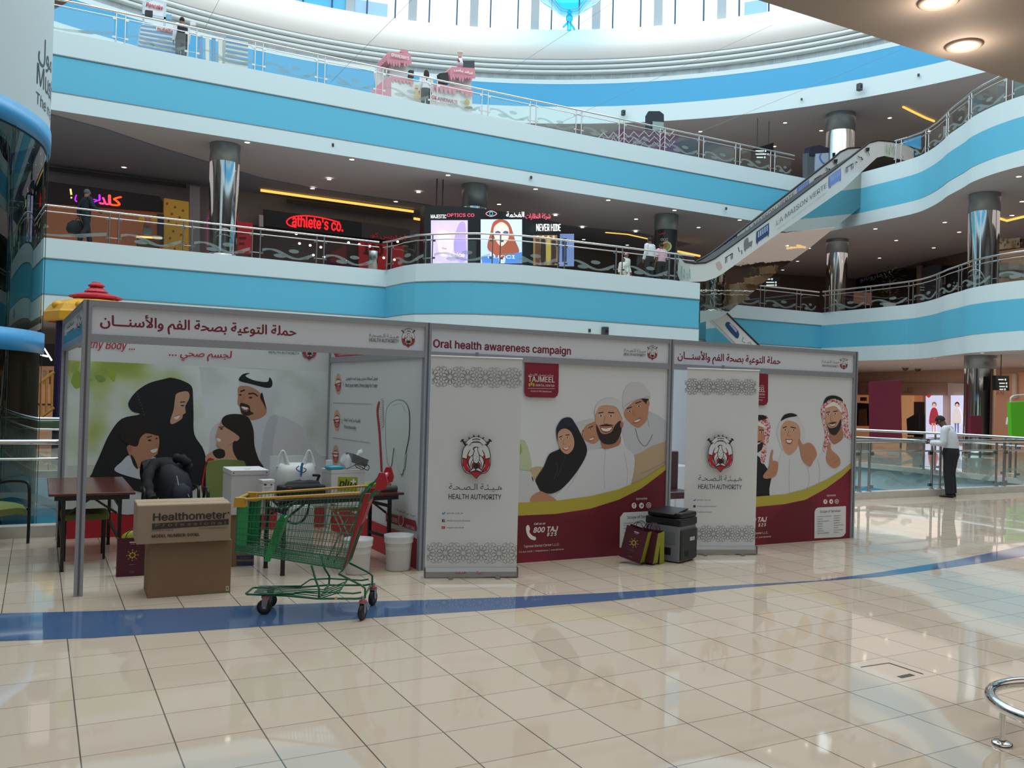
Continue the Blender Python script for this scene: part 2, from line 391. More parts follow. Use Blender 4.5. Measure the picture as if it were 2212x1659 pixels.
# inner ceiling panel over the first-floor walkway, given a darker grey tone, its edge swinging away from the atrium
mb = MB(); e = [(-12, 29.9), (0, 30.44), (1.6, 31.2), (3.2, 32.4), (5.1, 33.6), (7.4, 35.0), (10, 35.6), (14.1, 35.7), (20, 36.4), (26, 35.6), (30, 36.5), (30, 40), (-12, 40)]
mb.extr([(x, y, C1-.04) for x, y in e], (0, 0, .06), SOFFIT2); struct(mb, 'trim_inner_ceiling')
mb = MB(); mb.box(XW0, XW1, YW0, 3.2, 3.73, 6.08, mat('#9a918b', .8, name='mezzanine_soffit')); struct(mb, 'ceiling_mezzanine')
# outer walls
OUT = mat('#8f8580', .8)
for n, q in (('wall_back', (XW0, XW1, YW1, YW1+.3)), ('wall_behind', (XW0, XW1, YW0-.3, YW0)), ('wall_left', (XW0-.3, XW0, YW0, YW1)), ('wall_right', (XW1, XW1+.3, YW0, YW1))):
    mb = MB(); mb.box(*q, 0, C2, OUT); struct(mb, n)
# shop-front walls on the first floor and the ground floor
RW = [(16.5, 38), (27, 40), (38, 43), (47.2, 40.3), (43.3, 30.8), (41, 24), (40, 16), (40, 3.2)]
mb = MB(); mb.strip([(-20, 37.6, 0), (16.5, 38, 0)], [(-20, 37.6, 3.73), (16.5, 38, 3.73)], mat('#9a928e', .7)); mb.strip([(x, y, 0) for x, y in RW], [(x, y, 3.73) for x, y in RW], WARMW); struct(mb, 'wall_ground_shops')
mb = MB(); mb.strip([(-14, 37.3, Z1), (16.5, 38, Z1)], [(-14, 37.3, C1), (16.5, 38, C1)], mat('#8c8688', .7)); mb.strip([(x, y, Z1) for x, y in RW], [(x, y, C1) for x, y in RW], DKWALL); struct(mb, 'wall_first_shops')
mb = MB(); r2 = [(36, 50), (48, 44), (52, 36), (50, 24), (47, 12)]; mb.strip([(x, y, Z2) for x, y in r2], [(x, y, C2) for x, y in r2], mat('#7c706b', .7)); struct(mb, 'wall_second_shops')
# ---- round drum under the roof: white, blue, white, ribbed grey band, three cornice steps, white wall, glazing
RC, RR = (9.96, 18.12), 26.46
mb = MB(); N = 120
def ring(prof, m, sm=True): mb.lathe((RC[0], RC[1], 0), prof, m, N, smooth=sm)
ring([(RR, 16.3), (RR, 17.21)], WHITE); ring([(RR+.02, 17.21), (RR+.02, 18.44)], SKYB); ring([(RR, 18.44), (RR, 18.66)], WHITE)
GREYB = ramp_mat('ribbed_grey_band', [(.3, '#8f999d'), (.7, '#a7b0b3')], 3.); TIER = mat('#d3dadb', .6)
ring([(RR+.25, 18.66), (RR+.25, 19.02)], GREYB); ring([(RR, 18.66), (RR+.25, 18.66)], WHITE)
z = 19.02; r = RR+.25
for k in range(3):
    ring([(r, z), (r-.22, z+.02), (r-.26, z+.07), (r-.2, z+.17), (r-.05, z+.25)], TIER); r -= .05; z += .25
ring([(r, z), (RR-.05, z+.02), (RR-.05, 21.34), (RR+.6, 21.36)], mat('#f3f0ee', .6))
struct(mb, 'wall_drum')
mb = MB()
for i in range(160):
    t = 2*math.pi*i/160; p = (RC[0]+(RR+.245)*math.cos(t), RC[1]+(RR+.245)*math.sin(t))
    if p[1] > 15: mb.cyl((p[0], p[1], 18.67), (p[0], p[1], 19.01), .012, mat('#c3cacc'), n=4, cap=False)
struct(mb, 'trim_band_joints')
mb = MB(); A = []; B = []
for i in range(121):
    t = 2*math.pi*i/120; c, s_ = math.cos(t), math.sin(t); A.append((RC[0]+RR*c, RC[1]+RR*s_, 16.3)); k = 60/max(abs(c), abs(s_)); B.append((RC[0]+k*c, RC[1]+k*s_, 16.3))
mb.strip(A, B, SOFFIT); struct(mb, 'ceiling_second_gallery')
MULL = mat('#10486e', .4); RIB = mat('#a9b6bf', .5)
def on_cyl(a, z, k=0.): return V((RC[0]+(RR+.45-(z-21.3)*.07+k)*math.cos(a), RC[1]+(RR+.45-(z-21.3)*.07+k)*math.sin(a), z))
st = math.radians(7.05); a_rib = math.atan2(*(lambda p: (p[1]-RC[1], p[0]-RC[0]))(on_z(1155, 62, 21.34)))
n = 0
for k in range(-8, 11):
    a0 = a_rib-st*k; a1 = a0-st; n += 1; mb = MB()
    for q, wd in ((0., .22), (.27, .035), (.72, .035)):
        a = a0-st*q; h = wd/RR
        mb.hexa([on_cyl(a-h, 21.3), on_cyl(a+h, 21.3), on_cyl(a+h, 21.3, -.15), on_cyl(a-h, 21.3, -.15), on_cyl(a-h, 27), on_cyl(a+h, 27), on_cyl(a+h, 27, -.15), on_cyl(a-h, 27, -.15)], RIB if q == 0 else MULL)
    mb.add([on_cyl(a0, 21.3), on_cyl(a1, 21.3), on_cyl(a1, 27), on_cyl(a0, 27)], [(0, 1, 2, 3)], CYANGLASS if k in (-7, -5, -4) and k != 0 else SKYGLASS)
    struct(mb, 'window_%d' % n)
for k, (x0, y0, x1, y1) in enumerate(((560, 0, 780, 2), (758, -20, 840, 36), (1600, -20, 1652, 26))):
    mb = MB(); a0 = math.atan2(*(lambda p: (p[1]-RC[1], p[0]-RC[0]))(on_z(x0, y1, 21.4))); a1 = math.atan2(*(lambda p: (p[1]-RC[1], p[0]-RC[0]))(on_z(x1, y1, 21.4)))
    mb.add([on_cyl(a0, 21.32, .2), on_cyl(a1, 21.32, .2), on_cyl(a1, 22.3, .2), on_cyl(a0, 22.3, .2)], [(0, 1, 2, 3)], mat('#2aa9e0', .4, alpha=.75)); struct(mb, 'window_shade_%d' % (k+1))
# ================================================================== THE EXHIBITION BOOTH
BY = 8.21; PX = (.344, 3.427, 6.493, 9.582); BH = 2.48; BB = 11.2
def zf(ox, oy, s): return lambda *p: [(ox+x*s, oy+y*s) for x, y in p]
MAROON = mat('#7c1f36', .5); BURG = mat('#82162f', .5); RED = mat('#b3202f', .5); INK = mat('#1c1c20', .6); GREYINK = mat('#55565c', .6)
PANEL = mat('#d5d8df', .45, name='laminate_panel'); PAPER = mat('#d7d9db', .5); SWOOSH = mat('#b3a53c', .5)
SKIN = mat('#b98467', .6); SKIN2 = mat('#c99a7e', .6); SKIN3 = mat('#a8755a', .6); HAIR = mat('#231a18', .7); TEETH = mat('#e6e2dd', .5); LIP = mat('#a04c48', .5)
ROBE = mat('#cfd1d6', .6); ROBE2 = mat('#bfc1c8', .6); BLKCLOTH = mat('#17171b', .7); BEARD = mat('#2c211d', .7); CREAM = mat('#b8a283', .7)
KEFF = ramp_mat('red_white_check', [(.44, '#b23a48'), (.5, '#dcc9c9')], 55., 1.)
BOKEH = ramp_mat('green_blur', [(.34, '#dfe6e4'), (.47, '#cfd8cd'), (.58, '#b4c27c'), (.68, '#93a84c')], 1.7, 1.5)
BOKEH2 = ramp_mat('grey_blur', [(.3, '#e6eaec'), (.55, '#d9dfe0'), (.74, '#b3bdb0')], 1.5, 1.5)
MEDRED = ramp_mat('facet_burgundy', [(.4, '#650e22'), (.6, '#7d1730')], 1.3, 0.)
GRN = mat('#2f6d8f', .5)
def emblem(A, cx, cy, s, sy=None):
    sy = sy or s; q = lambda *p: [(cx+x*s, cy+y*sy) for x, y in p]
    sh = [(-1, -.2), (-.85, -.75), (-.45, -1.05), (0, -1.1), (.45, -1.05), (.85, -.75), (1, -.2), (1, .5), (.75, 1), (.3, 1.15), (.12, 1.35), (0, 1.44), (-.12, 1.35), (-.3, 1.15), (-.75, 1), (-1, .5)]
    for a in (-1, 1):
        A.line(q((a*1.0, -1.28), (a*.5, -.55)), s*.13, INK, False); A.line(q((a*.86, -1.3), (a*1.08, -1.12)), s*.08, INK, False)
    A.blob(q(*sh), INK, 3); A.blob(q(*[(x*.95, y*.955) for x, y in sh]), PAPER, 3)
    A.poly(q((-.95, .0), (-.62, .1), (-.62, .55), (-.32, .95), (.32, .95), (.62, .55), (.62, .1), (.95, 0), (.95, .5), (.72, .93), (.28, 1.1), (.1, 1.3), (0, 1.38), (-.1, 1.3), (-.28, 1.1), (-.72, .93), (-.95, .5)), RED)
    A.poly(q((-.95, -.03), (-.6, .07), (-.6, .13), (-.95, .04)), INK); A.poly(q((.95, -.03), (.6, .07), (.6, .13), (.95, .04)), INK)
    ov = [(.66*math.cos(t), .1+.88*math.sin(t)) for t in [2*math.pi*i/24 for i in range(24)]]
    A.poly(q(*ov), INK); A.poly(q(*[(x*.93, .1+(y-.1)*.95) for x, y in ov]), RED)
    A.poly(q((-.34, -.72), (.34, -.72), (.55, -.2), (.0, .3), (-.55, -.2)), PAPER)
    for a in (-1, 1):
        A.blob(q((a*.12, -.25), (a*.38, -.12), (a*.56, .2), (a*.5, .62), (a*.3, .88), (a*.26, .5), (a*.1, .2)), INK, 3)
        A.blob(q((a*.14, -.19), (a*.36, -.07), (a*.51, .22), (a*.45, .58), (a*.32, .78), (a*.3, .45), (a*.13, .2)), PAPER, 3)
        for d in (.0, .13, .26): A.line(q((a*(.2+d*.6), .02+d), (a*(.42-d*.2), .55+d*.5)), s*.025, INK, False)
        A.blob(q((a*.05, .62), (a*.2, .7), (a*.5, .92), (a*.44, 1.0), (a*.2, .95), (a*-.1, .78)), INK, 3); A.blob(q((a*.08, .67), (a*.2, .75), (a*.42, .93), (a*.2, .89), (a*-.02, .78)), PAPER, 3)
    A.blob(q((0, -.78), (.12, -.7), (.13, -.5), (.25, -.15), (.2, .25), (0, .42), (-.2, .25), (-.25, -.15), (-.15, -.5), (-.24, -.62), (-.12, -.74)), INK, 3)
    A.blob(q((0, -.73), (.08, -.67), (.09, -.48), (.2, -.14), (.16, .22), (0, .36), (-.16, .22), (-.2, -.14), (-.1, -.5), (-.15, -.62)), PAPER, 3)
    for x, y in ((0, -.3), (-.08, -.15), (.08, -.12), (0, .02), (-.06, .15), (.07, .17)): A.line(q((x-.03, y-.02), (x, y+.03), (x+.03, y-.02)), s*.025, INK, False)
    A.poly(q((0, .35), (.22, .55), (.1, .75), (-.1, .75), (-.22, .55)), INK)
    arc = [(.78*math.sin(t), -.32-1.0*math.cos(t)) for t in [math.radians(a) for a in range(-50, 51, 10)]]
    A.line(q(*arc), s*.34, INK, False); A.line(q(*arc), s*.27, PAPER, False); A.line(q(*arc[3:8]), s*.08, GREYINK, False)
    for i in (0, 2, 4, 6, 8, 10):
        x, y = arc[i]; A.poly(q((x*1.18-.07, -.32+(y+.32)*1.16), (x*1.36, -.32+(y+.32)*1.34), (x*1.18+.07, -.32+(y+.32)*1.16)), INK)
def authority(A, ex, ey, s, tx0, tx1, ay, hy, aw=None):
    emblem(A, ex, ey, s); A.text('هـيـئـة الـصـحـة', tx0, ay, tx1, GREYINK, .0, 0, 'arab', hpx=aw); A.text('HEALTH AUTHORITY', tx0, hy, tx1, INK, .012, hpx=(tx1-tx0)*.125)
# --- the frame
booth = thing('exhibition_booth', (PX[0], BY, 0), 'long white panel booth with aluminium posts and health campaign headers', 'exhibition booth')
zl0, zl1 = 2.13, 2.195
hw = .034
def shx(x, y): return x-.03*(y-BY)
def side_box(m, x, t0, t1, y0, y1, z0, z1, mm): m.hexa([(shx(x, y)+t, y, z) for z in (z0, z1) for y, t in ((y0, t0), (y0, t1), (y1, t1), (y1, t0))], mm)
SU = (.03, -1, 0)
def post(x, y, z1=BH):
    x = shx(x, y)
    m = MB(); m.box(x-hw, x+hw, y-hw, y+hw, 0, z1, ALU)
    for a in (-1, 1): m.box(x-hw*.25, x+hw*.25, y-hw-.002, y-hw+.004, .01, z1, mat('#6d7076', .5, .8)) if a < 0 else None
    m.build('post', booth)
for x in PX: post(x, BY)
for x in (PX[0], PX[1], PX[3]): post(x, BB)
def beam(a, b, z0, z1, d=.03):
    a = V(a); b = V(b); t = (b-a).normalized(); n = V((-t.y, t.x, 0))*d; m = MB()
    m.hexa([p+q+V((0, 0, z)) for z in (z0, z1) for p, q in ((a, -n), (b, -n), (b, n), (a, n))], ALU); m.build('beam', booth)
for k in range(3):
    a = (PX[k]+hw, BY, 0); b = (PX[k+1]-hw, BY, 0); beam(a, b, BH-.05, BH); beam(a, b, zl0, zl1)
for x in (PX[0], PX[1], PX[3]): beam((shx(x, BY+hw), BY+hw, 0), (shx(x, BB-hw), BB-hw, 0), BH-.05, BH); beam((shx(x, BY+hw), BY+hw, 0), (shx(x, BB-hw), BB-hw, 0), zl0, zl1)
SB = -.03*(BB-BY); beam((PX[0]+hw+SB, BB, 0), (PX[1]-hw+SB, BB, 0), BH-.05, BH); beam((PX[1]+hw+SB, BB, 0), (PX[3]-hw+SB, BB, 0), BH-.05, BH)
def header(k):
    m = MB(); m.box(PX[k]+hw, PX[k+1]-hw, BY-.012, BY+.008, zl1, BH-.05, PANEL)
    return m, Art(m, (PX[k], BY-.0125, 0), (1, 0, 0), (0, 0, 1))
ARTXT = 'حملة التوعية بصحة الفم والأسنـــان'
m, A = header(0); A.text(ARTXT, 217, 702, 640, MAROON, .018, 0, 'arab'); authority(A, 882, 731, 14, 797, 861, 727, 738); m.build('header_panel', booth, 'header with maroon Arabic lettering and shield emblem')
m, A = header(1); A.text('Oral health awareness campaign', 936, 750, 1233, MAROON, .03); authority(A, 1409, 763, 10.5, 1347, 1394, 759, 768); m.build('header_panel', booth, 'header reading Oral health awareness campaign')
m, A = header(2); A.text(ARTXT, 1464, 774.5, 1686, MAROON, .018, 0, 'arab'); authority(A, 1822.5, 786.5, 8.3, 1775, 1811, 783, 792); m.build('header_panel', booth, 'shortest looking header with maroon Arabic lettering')
m = MB(); x = PX[0]; side_box(m, x, -.012, .008, BY+hw, BB-hw, zl1, BH-.05, PANEL); side_box(m, x, -.016, -.012, BY+hw, BB-hw, zl1, zl1+.1, mat('#3f93b8', .5))
A = Art(m, (x-.013, BY, 0), SU, (0, 0, 1)); A.text('HEALTH AUTHORITY', 144, 728, 159, GREYINK, .02, hpx=9); A.text('هـيـئـة الـصـحـة', 144, 713, 159, GREYINK, .02, 0, 'arab', hpx=9); emblem(A, 171, 700, 5, 12)
m.build('header_panel', booth, 'side header with a blue stripe along its foot')
# --- back wall of the open bay: family picture
m = MB(); m.box(PX[0]+hw+SB, PX[1]-hw+SB, BB-.012, BB+.012, .01, BH-.05, PAPER); A = Art(m, (0, BB-.0125, 0), (1, 0, 0), (0, 0, 1))
A.poly([(145, 778), (712, 803), (712, 1110), (145, 1110)], BOKEH); A.poly([(430, 792), (712, 803), (712, 1110), (470, 1110)], BOKEH2)
A.blob([(153, 795), (160, 782), (172, 783), (168, 798), (155, 806)], mat('#a3b45a')); A.blob([(205, 782), (218, 784), (220, 788), (210, 789)], mat('#a9b848')); A.blob([(232, 800), (244, 795), (250, 810), (246, 825), (236, 815)], mat('#9eb143'))
A.blob([(154, 820), (165, 800), (185, 812), (200, 820), (185, 830), (165, 840), (156, 830)], mat('#93ad4c')); A.blob([(205, 812), (222, 812), (228, 822), (215, 826)], mat('#7f9e55'))
A.poly([(145, 1006), (712, 985), (712, 1110), (145, 1110)], mat('#c5c8c0')); A.poly([(143, 1109), (709, 1094), (709, 1141), (143, 1166)], RED)
A.blob([(455, 1048), (452, 985), (458, 925), (500, 905), (550, 903), (580, 893), (610, 900), (642, 915), (660, 933), (676, 965), (700, 995), (708, 1020), (708, 1092), (455, 1095)], ROBE)
A.blob([(560, 1060), (565, 960), (580, 905), (600, 902), (590, 960), (585, 1060)], ROBE2)
A.blob([(517, 834), (520, 822), (540, 820), (580, 825), (588, 836), (588, 870), (585, 892), (576, 892), (566, 868), (560, 850), (535, 838)], ROBE)
A.blob([(515, 836), (536, 834), (558, 845), (570, 862), (576, 890), (563, 903), (545, 908), (538, 905), (522, 896), (518, 880), (513, 872), (514, 856)], SKIN)
A.blob([(519, 871), (538, 876), (541, 888), (548, 893), (534, 898), (522, 892)], BEARD); A.blob([(520, 878), (538, 882), (533, 889), (524, 886)], LIP); A.blob([(522, 878), (536, 881), (532, 885), (525, 883)], TEETH)
A.line([(519, 846), (529, 842)], 3, HAIR); A.line([(536, 851), (548, 850), (557, 856)], 3, HAIR); A.ell(519, 853, 3, 1.6, HAIR); A.ell(541, 859, 4, 1.8, HAIR); A.line([(529, 856), (521, 867), (526, 870)], 1.6, SKIN3)
A.blob([(566, 848), (571, 866), (575, 885), (570, 874), (562, 858)], HAIR)
A.blob([(516, 818), (525, 808), (540, 806), (530, 812), (550, 822), (577, 825), (582, 815), (588, 824), (586, 836), (572, 837), (541, 829), (520, 824)], BLKCLOTH)
A.blob([(277, 871), (294, 846), (321, 828), (353, 819), (371, 816), (396, 823), (414, 835), (417, 860), (418, 894), (420, 939), (441, 975), (446, 1034), (380, 1075), (300, 1062), (203, 1034), (199, 1022), (215, 985), (235, 940), (262, 905), (302, 895), (285, 888)], BLKCLOTH)
A.blob([(382, 850), (402, 845), (409, 851), (408, 862), (400, 878), (401, 891), (395, 896), (393, 904), (382, 912), (370, 916), (368, 907), (375, 885), (378, 862)], SKIN2)
A.line([(389, 869), (400, 868)], 2.2, HAIR); A.ell(394, 876, 4, 1.5, HAIR); A.blob([(376, 901), (388, 897), (386, 903), (380, 906)], TEETH); A.line([(376, 900), (389, 896)], 1.3, LIP)
for i in range(8): A.ell(296+i*2.2, 850+i*6.5, .8, .8, mat('#77787c'))
A.blob([(247, 1015), (262, 998), (280, 984), (296, 1014), (322, 988), (345, 995), (350, 1030), (330, 1040), (275, 1028)], mat('#c9cdd8')); A.blob([(247, 1070), (300, 1068), (300, 1107), (250, 1107)], ROBE)
A.blob([(296, 962), (303, 946), (316, 934), (336, 932), (344, 950), (341, 975), (338, 982), (326, 990), (310, 999), (296, 1014), (285, 995), (277, 978), (274, 966), (282, 960)], SKIN)
A.blob([(282, 982), (290, 990), (298, 1012), (288, 1004)], INK)
A.blob([(260, 934), (267, 916), (285, 907), (312, 906), (332, 916), (341, 934), (337, 940), (316, 936), (303, 946), (296, 964), (278, 960), (262, 948)], HAIR); A.ell(280, 969, 5, 8, SKIN3)
A.line([(317, 945), (328, 942)], 2, HAIR); A.ell(323, 951, 4, 1.8, HAIR); A.line([(336, 940), (342, 940)], 2, HAIR); A.ell(338, 947, 2.5, 1.5, HAIR); A.blob([(325, 973), (340, 969), (337, 976), (330, 978)], TEETH); A.line([(334, 948), (340, 959), (334, 961)], 1.4, SKIN3)
q = zf(450, 680, .226)
A.blob(q((0, 1460), (-30, 1360), (60, 1290), (150, 1265), (240, 1250), (270, 1350), (400, 1400), (460, 1470), (300, 1500), (60, 1500)), SKIN2); A.blob(q((-20, 1400), (60, 1385), (150, 1500), (150, 1700), (-60, 1700)), RED)
A.blob(q((80, 1130), (100, 1060), (130, 1020), (180, 1060), (270, 1120), (290, 1170), (240, 1215), (170, 1262), (120, 1272), (75, 1242), (88, 1200), (70, 1165)), SKIN2)
A.blob(q((125, 1010), (170, 960), (280, 948), (380, 980), (430, 1100), (440, 1250), (480, 1380), (525, 1470), (380, 1490), (250, 1340), (235, 1220), (300, 1180), (250, 1130), (150, 1065)), HAIR); A.blob(q((40, 1310), (100, 1280), (155, 1300), (150, 1360), (80, 1370)), HAIR)
A.ell(450+265*.226, 680+1180*.226, 6, 6, SKIN2); A.ell(450+125*.226, 680+1090*.226, 3.5, 1.6, HAIR); A.line(q((100, 1075), (150, 1070)), 1.8, HAIR); A.blob(q((80, 1180), (120, 1190), (105, 1215), (85, 1205)), TEETH)
A.text('Healthy Body ...', 152, 755, 291, RED, .012, .25, hpx=23); A.text('لجسم صحي ...', 365, 768, 500, RED, .012, .1, 'arab'); A.text('HEALTH AUTHORITY', 580, 763, 646, INK, .01); emblem(A, 668, 756, 15)
m.build('poster_panel', booth, 'back wall picture of a smiling family of four on blurred greenery')
# --- side wall of the open bay: tooth care instructions
m = MB(); x = PX[1]; side_box(m, x, -.012, .012, BY+hw, BB-hw, .01, BH-.05, PAPER); A = Art(m, (x-.0125, BY, 0), SU, (0, 0, 1))
A.poly(q((1195, 365), (1225, 425), (1650, 392), (1750, 340), (1195, 330)), RED); A.text('to maintain your oral health', *q((1240, 395))[0], 450+1400*.226, TEETH, .01, hpx=5)
for cx, cy, k in ((1238, 662, 0), (1226, 1010, 1), (1214, 1345, 2)):
    X, Y = q((cx, cy))[0]; X += 1; A.ell(X, Y, 7, 23, mat('#d2a885')); A.ell(X, Y+2, 6, 14, mat('#8a2f33')); A.ell(X, Y-3, 5.4, 6, TEETH); A.ell(X, Y+9, 4.5, 5, mat('#c06a66')); A.line([(X-8, Y+2-k*3), (X+7, Y-3)], 3, RED, False)
A.text('فرش أسنانك مرتين يوميا لمدة دقيقتين', *q((1315, 628))[0], 450+1618*.226, GREYINK, .015, 0, 'arab', hpx=9); A.text('Brush your teeth 2 times daily for 2 min', *q((1312, 695))[0], 450+1616*.226, GREYINK, .015, hpx=9)
A.text('بالخيط مرة واحدة يوميا', *q((1302, 1020))[0], 450+1455*.226, GREYINK, .015, 0, 'arab', hpx=9); A.text('Floss once daily', *q((1300, 1090))[0], 450+1415*.226, GREYINK, .015, hpx=9)
A.text('1', *q((1288, 675))[0], 450+1296*.226, GREYINK, hpx=9); A.text('2', *q((1276, 1035))[0], 450+1287*.226, GREYINK, hpx=9); A.line(q((1195, 842), (1565, 855)), .8, GREYINK, False); A.line(q((1190, 1175), (1555, 1227)), .8, GREYINK, False)
tooth = ((1700, 960), (1725, 870), (1800, 815), (1880, 830), (1925, 920), (1925, 1150), (1890, 1330), (1870, 1490), (1850, 1530), (1815, 1450), (1780, 1270), (1750, 1450), (1715, 1400), (1700, 1200))
A.blob(q(*tooth), GREYINK); A.blob(q(*[(1812+(x-1812)*.965, 1130+(y-1130)*.985) for x, y in tooth]), mat('#d2dbd8')); A.line(q((1765, 870), (1850, 850), (1890, 930)), 1.2, mat('#9fb4ae')); A.line(q((1875, 1480), (1895, 1330)), 2.4, mat('#9cc3b4'))
A.line(q((1640, 830), (1620, 920), (1640, 1130), (1660, 1500)), 3.6, RED); A.poly(q((1650, 810), (1672, 795), (1678, 1060), (1655, 1075)), TEETH)
for k in range(14): A.line(q((1652, 815+k*19), (1674, 800+k*19)), .7, GREYINK, False)
q3 = zf(450, 960, .226); A.poly(q3((1180, 560), (1500, 700), (2012, 905), (2012, 1240), (1180, 900)), RED); A.poly(q3((1705, 648), (1990, 730), (2000, 828), (1705, 735)), mat('#8e1a2a')); A.text('800 555', *q3((1715, 715))[0], 450+1815*.226, TEETH, .01, hpx=9); A.ell(*q3((1850, 725))[0], 6, 13, TEETH); A.ell(*q3((1850, 725))[0], 5, 11, RED); A.text('JUST CALL', *q3((1895, 785))[0], 450+1985*.226, TEETH, .01, hpx=6); A.text('لمزيد من المعلومات', *q3((1790, 640))[0], 450+1990*.226, GREYINK, .01, 0, 'arab', hpx=8)
m.build('poster_panel', booth, 'side wall print with tooth brushing steps and a large tooth')
# --- plain panels of the closed room
for a, b in (((PX[1]+hw, BB), (PX[3]-hw, BB)), ):
    m = MB(); m.box(a[0]+SB, b[0]+SB, BB-.01, BB+.01, .01, BH-.05, PANEL); m.build('wall_panel', booth)
m = MB(); side_box(m, PX[3], -.01, .01, BY+hw, BB-hw, .01, BH-.05, PANEL); m.build('wall_panel', booth)
def face(A, q, pts, skin, brow, eyes, mouth, nose=None, w=1.):
    A.blob(q(*pts), skin)
    for a in brow: A.line(q(*a), 2*w, HAIR)
    for x, y in eyes: A.ell(*q((x, y))[0], 3.2*w, 1.7*w, TEETH); A.ell(*q((x, y))[0], 1.7*w, 1.6*w, HAIR)
    if nose: A.line(q(*nose), 1.3*w, SKIN3)
    A.blob(q(*mouth), LIP); cx = sum(p[0] for p in mouth)/len(mouth); cy = sum(p[1] for p in mouth)/len(mouth)
    A.blob(q(*[(cx+(x-cx)*.78, cy+(y-cy)*.55-1) for x, y in mouth]), TEETH)
def foot(A, P, tx):  # the burgundy foot shared by the two clinic posters
    for t, x0, y, x1, b in tx: A.text(t, x0, y, x1, TEETH, b, .15 if b else 0)
# --- clinic poster with the family on the sofa
XL1 = on_y(1090, 1000, BY).x; m = MB(); m.box(XL1-.25, PX[2]-hw, BY-.006, BY+.012, .012, zl0, PAPER); A = Art(m, (0, BY-.0065, 0), (1, 0, 0), (0, 0, 1))
q = zf(900, 700, .24864); q6 = zf(900, 960, .24864)
A.blob(q((700, 1010), (900, 1000), (960, 1050), (1000, 1250), (930, 1330), (760, 1300)), mat('#b9c6a2')); A.blob(q((700, 1080), (870, 1030), (915, 1080), (890, 1140), (760, 1140)), mat('#93ad4f'))
A.blob(q((985, 1260), (1090, 1240), (1100, 1330), (1010, 1350)), mat('#c0a98a')); A.blob(q((1860, 1160), (2040, 1050), (2175, 1000), (2175, 1240), (2000, 1400), (1850, 1470)), CREAM); A.line(q((1950, 1300), (2080, 1240), (2165, 1190)), 1.5, mat('#9c8769'))
A.blob(q((1790, 850), (1880, 790), (1990, 750), (2140, 820), (2170, 870), (2170, 1005), (2040, 1060), (1900, 1135), (1830, 1090), (1785, 950)), ROBE2)
A.line(q((1900, 905), (1930, 1010), (1990, 1060), (2050, 960)), 1.4, GREYINK); A.line(q((2000, 790), (2020, 900)), 1.2, mat('#8e8f96'))
face(A, q, ((1800, 790), (1830, 720), (1950, 645), (2012, 700), (2000, 830), (1960, 880), (1915, 902), (1845, 855)), SKIN, (((1825, 735), (1870, 720)), ((1900, 690), (1950, 672))), ((1850, 757), (1930, 713)), ((1880, 850), (1950, 810), (1930, 848), (1895, 862)), ((1885, 740), (1880, 790), (1905, 790)), 1.1)
A.blob(q((1952, 648), (2012, 648), (2012, 715), (1990, 690)), HAIR); A.ell(*q((2010, 690))[0], 3.5, 7, SKIN); A.blob(q((1800, 745), (1790, 610), (1850, 515), (1950, 515), (2018, 585), (2028, 645), (1950, 648), (1850, 690)), mat('#c9c7c8')); A.line(q((1800, 720), (1880, 665), (2020, 630)), 1.2, mat('#9fa0a3'))
A.blob(q((1430, 990), (1500, 1030), (1610, 1010), (1620, 1060), (1480, 1105)), ROBE2); face(A, q, ((1410, 965), (1450, 900), (1535, 838), (1575, 900), (1585, 1000), (1530, 1042), (1450, 1005)), SKIN, (((1420, 940), (1450, 925)), ((1490, 905), (1530, 885))), ((1440, 958), (1510, 912)), ((1490, 1005), (1545, 975), (1530, 1005), (1505, 1015)), None, .9)
A.blob(q((1410, 960), (1365, 880), (1420, 850), (1500, 828), (1542, 830), (1540, 848), (1470, 880)), mat('#c6c5c8'))
A.blob(q((1190, 1510), (1290, 1400), (1350, 1290), (1400, 1150), (1480, 1100), (1640, 1075), (1760, 1040), (1850, 1100), (1892, 1160), (1880, 1300), (1850, 1440), (1850, 1560), (1190, 1560)), ROBE); A.line(q((1640, 1080), (1625, 1250), (1630, 1430)), 1., mat('#a9aab2')); A.line(q((1440, 1140), (1380, 1320), (1290, 1450)), 1.3, mat('#b2b3ba')); A.line(q((1800, 1110), (1830, 1300), (1815, 1440)), 1.2, mat('#b2b3ba'))
A.blob(q((1600, 1010), (1700, 1040), (1765, 960), (1765, 1040), (1700, 1075), (1620, 1085)), SKIN3)
face(A, q, ((1548, 790), (1570, 730), (1640, 700), (1730, 715), (1778, 800), (1780, 900), (1760, 980), (1680, 1040), (1605, 1010), (1560, 900)), SKIN2, (((1575, 775), (1620, 765)), ((1660, 768), (1715, 770))), ((1598, 796), (1685, 797)), ((1600, 1500), ) if 0 else ((1590, 895), (1640, 905), (1700, 890), (1680, 930), (1640, 945), (1605, 930)), ((1635, 800), (1625, 860), (1660, 865)), 1.15)
A.blob(q((1558, 870), (1575, 900), (1600, 945), (1640, 955), (1690, 935), (1720, 880), (1768, 840), (1775, 930), (1730, 1025), (1655, 1045), (1600, 1020), (1565, 940)), BEARD); A.blob(q((1590, 895), (1640, 900), (1702, 890), (1682, 932), (1640, 947), (1603, 930)), LIP); A.blob(q((1600, 902), (1640, 908), (1692, 898), (1672, 926), (1640, 932), (1612, 924)), TEETH); A.blob(q((1580, 885), (1640, 870), (1710, 880), (1640, 888)), BEARD)
A.blob(q((1548, 785), (1545, 740), (1570, 690), (1640, 645), (1730, 655), (1785, 720), (1792, 830), (1775, 800), (1730, 722), (1640, 705), (1580, 722)), mat('#cdcccd')); A.ell(*q((1778, 875))[0], 3.5, 7, mat('#b06a58'))
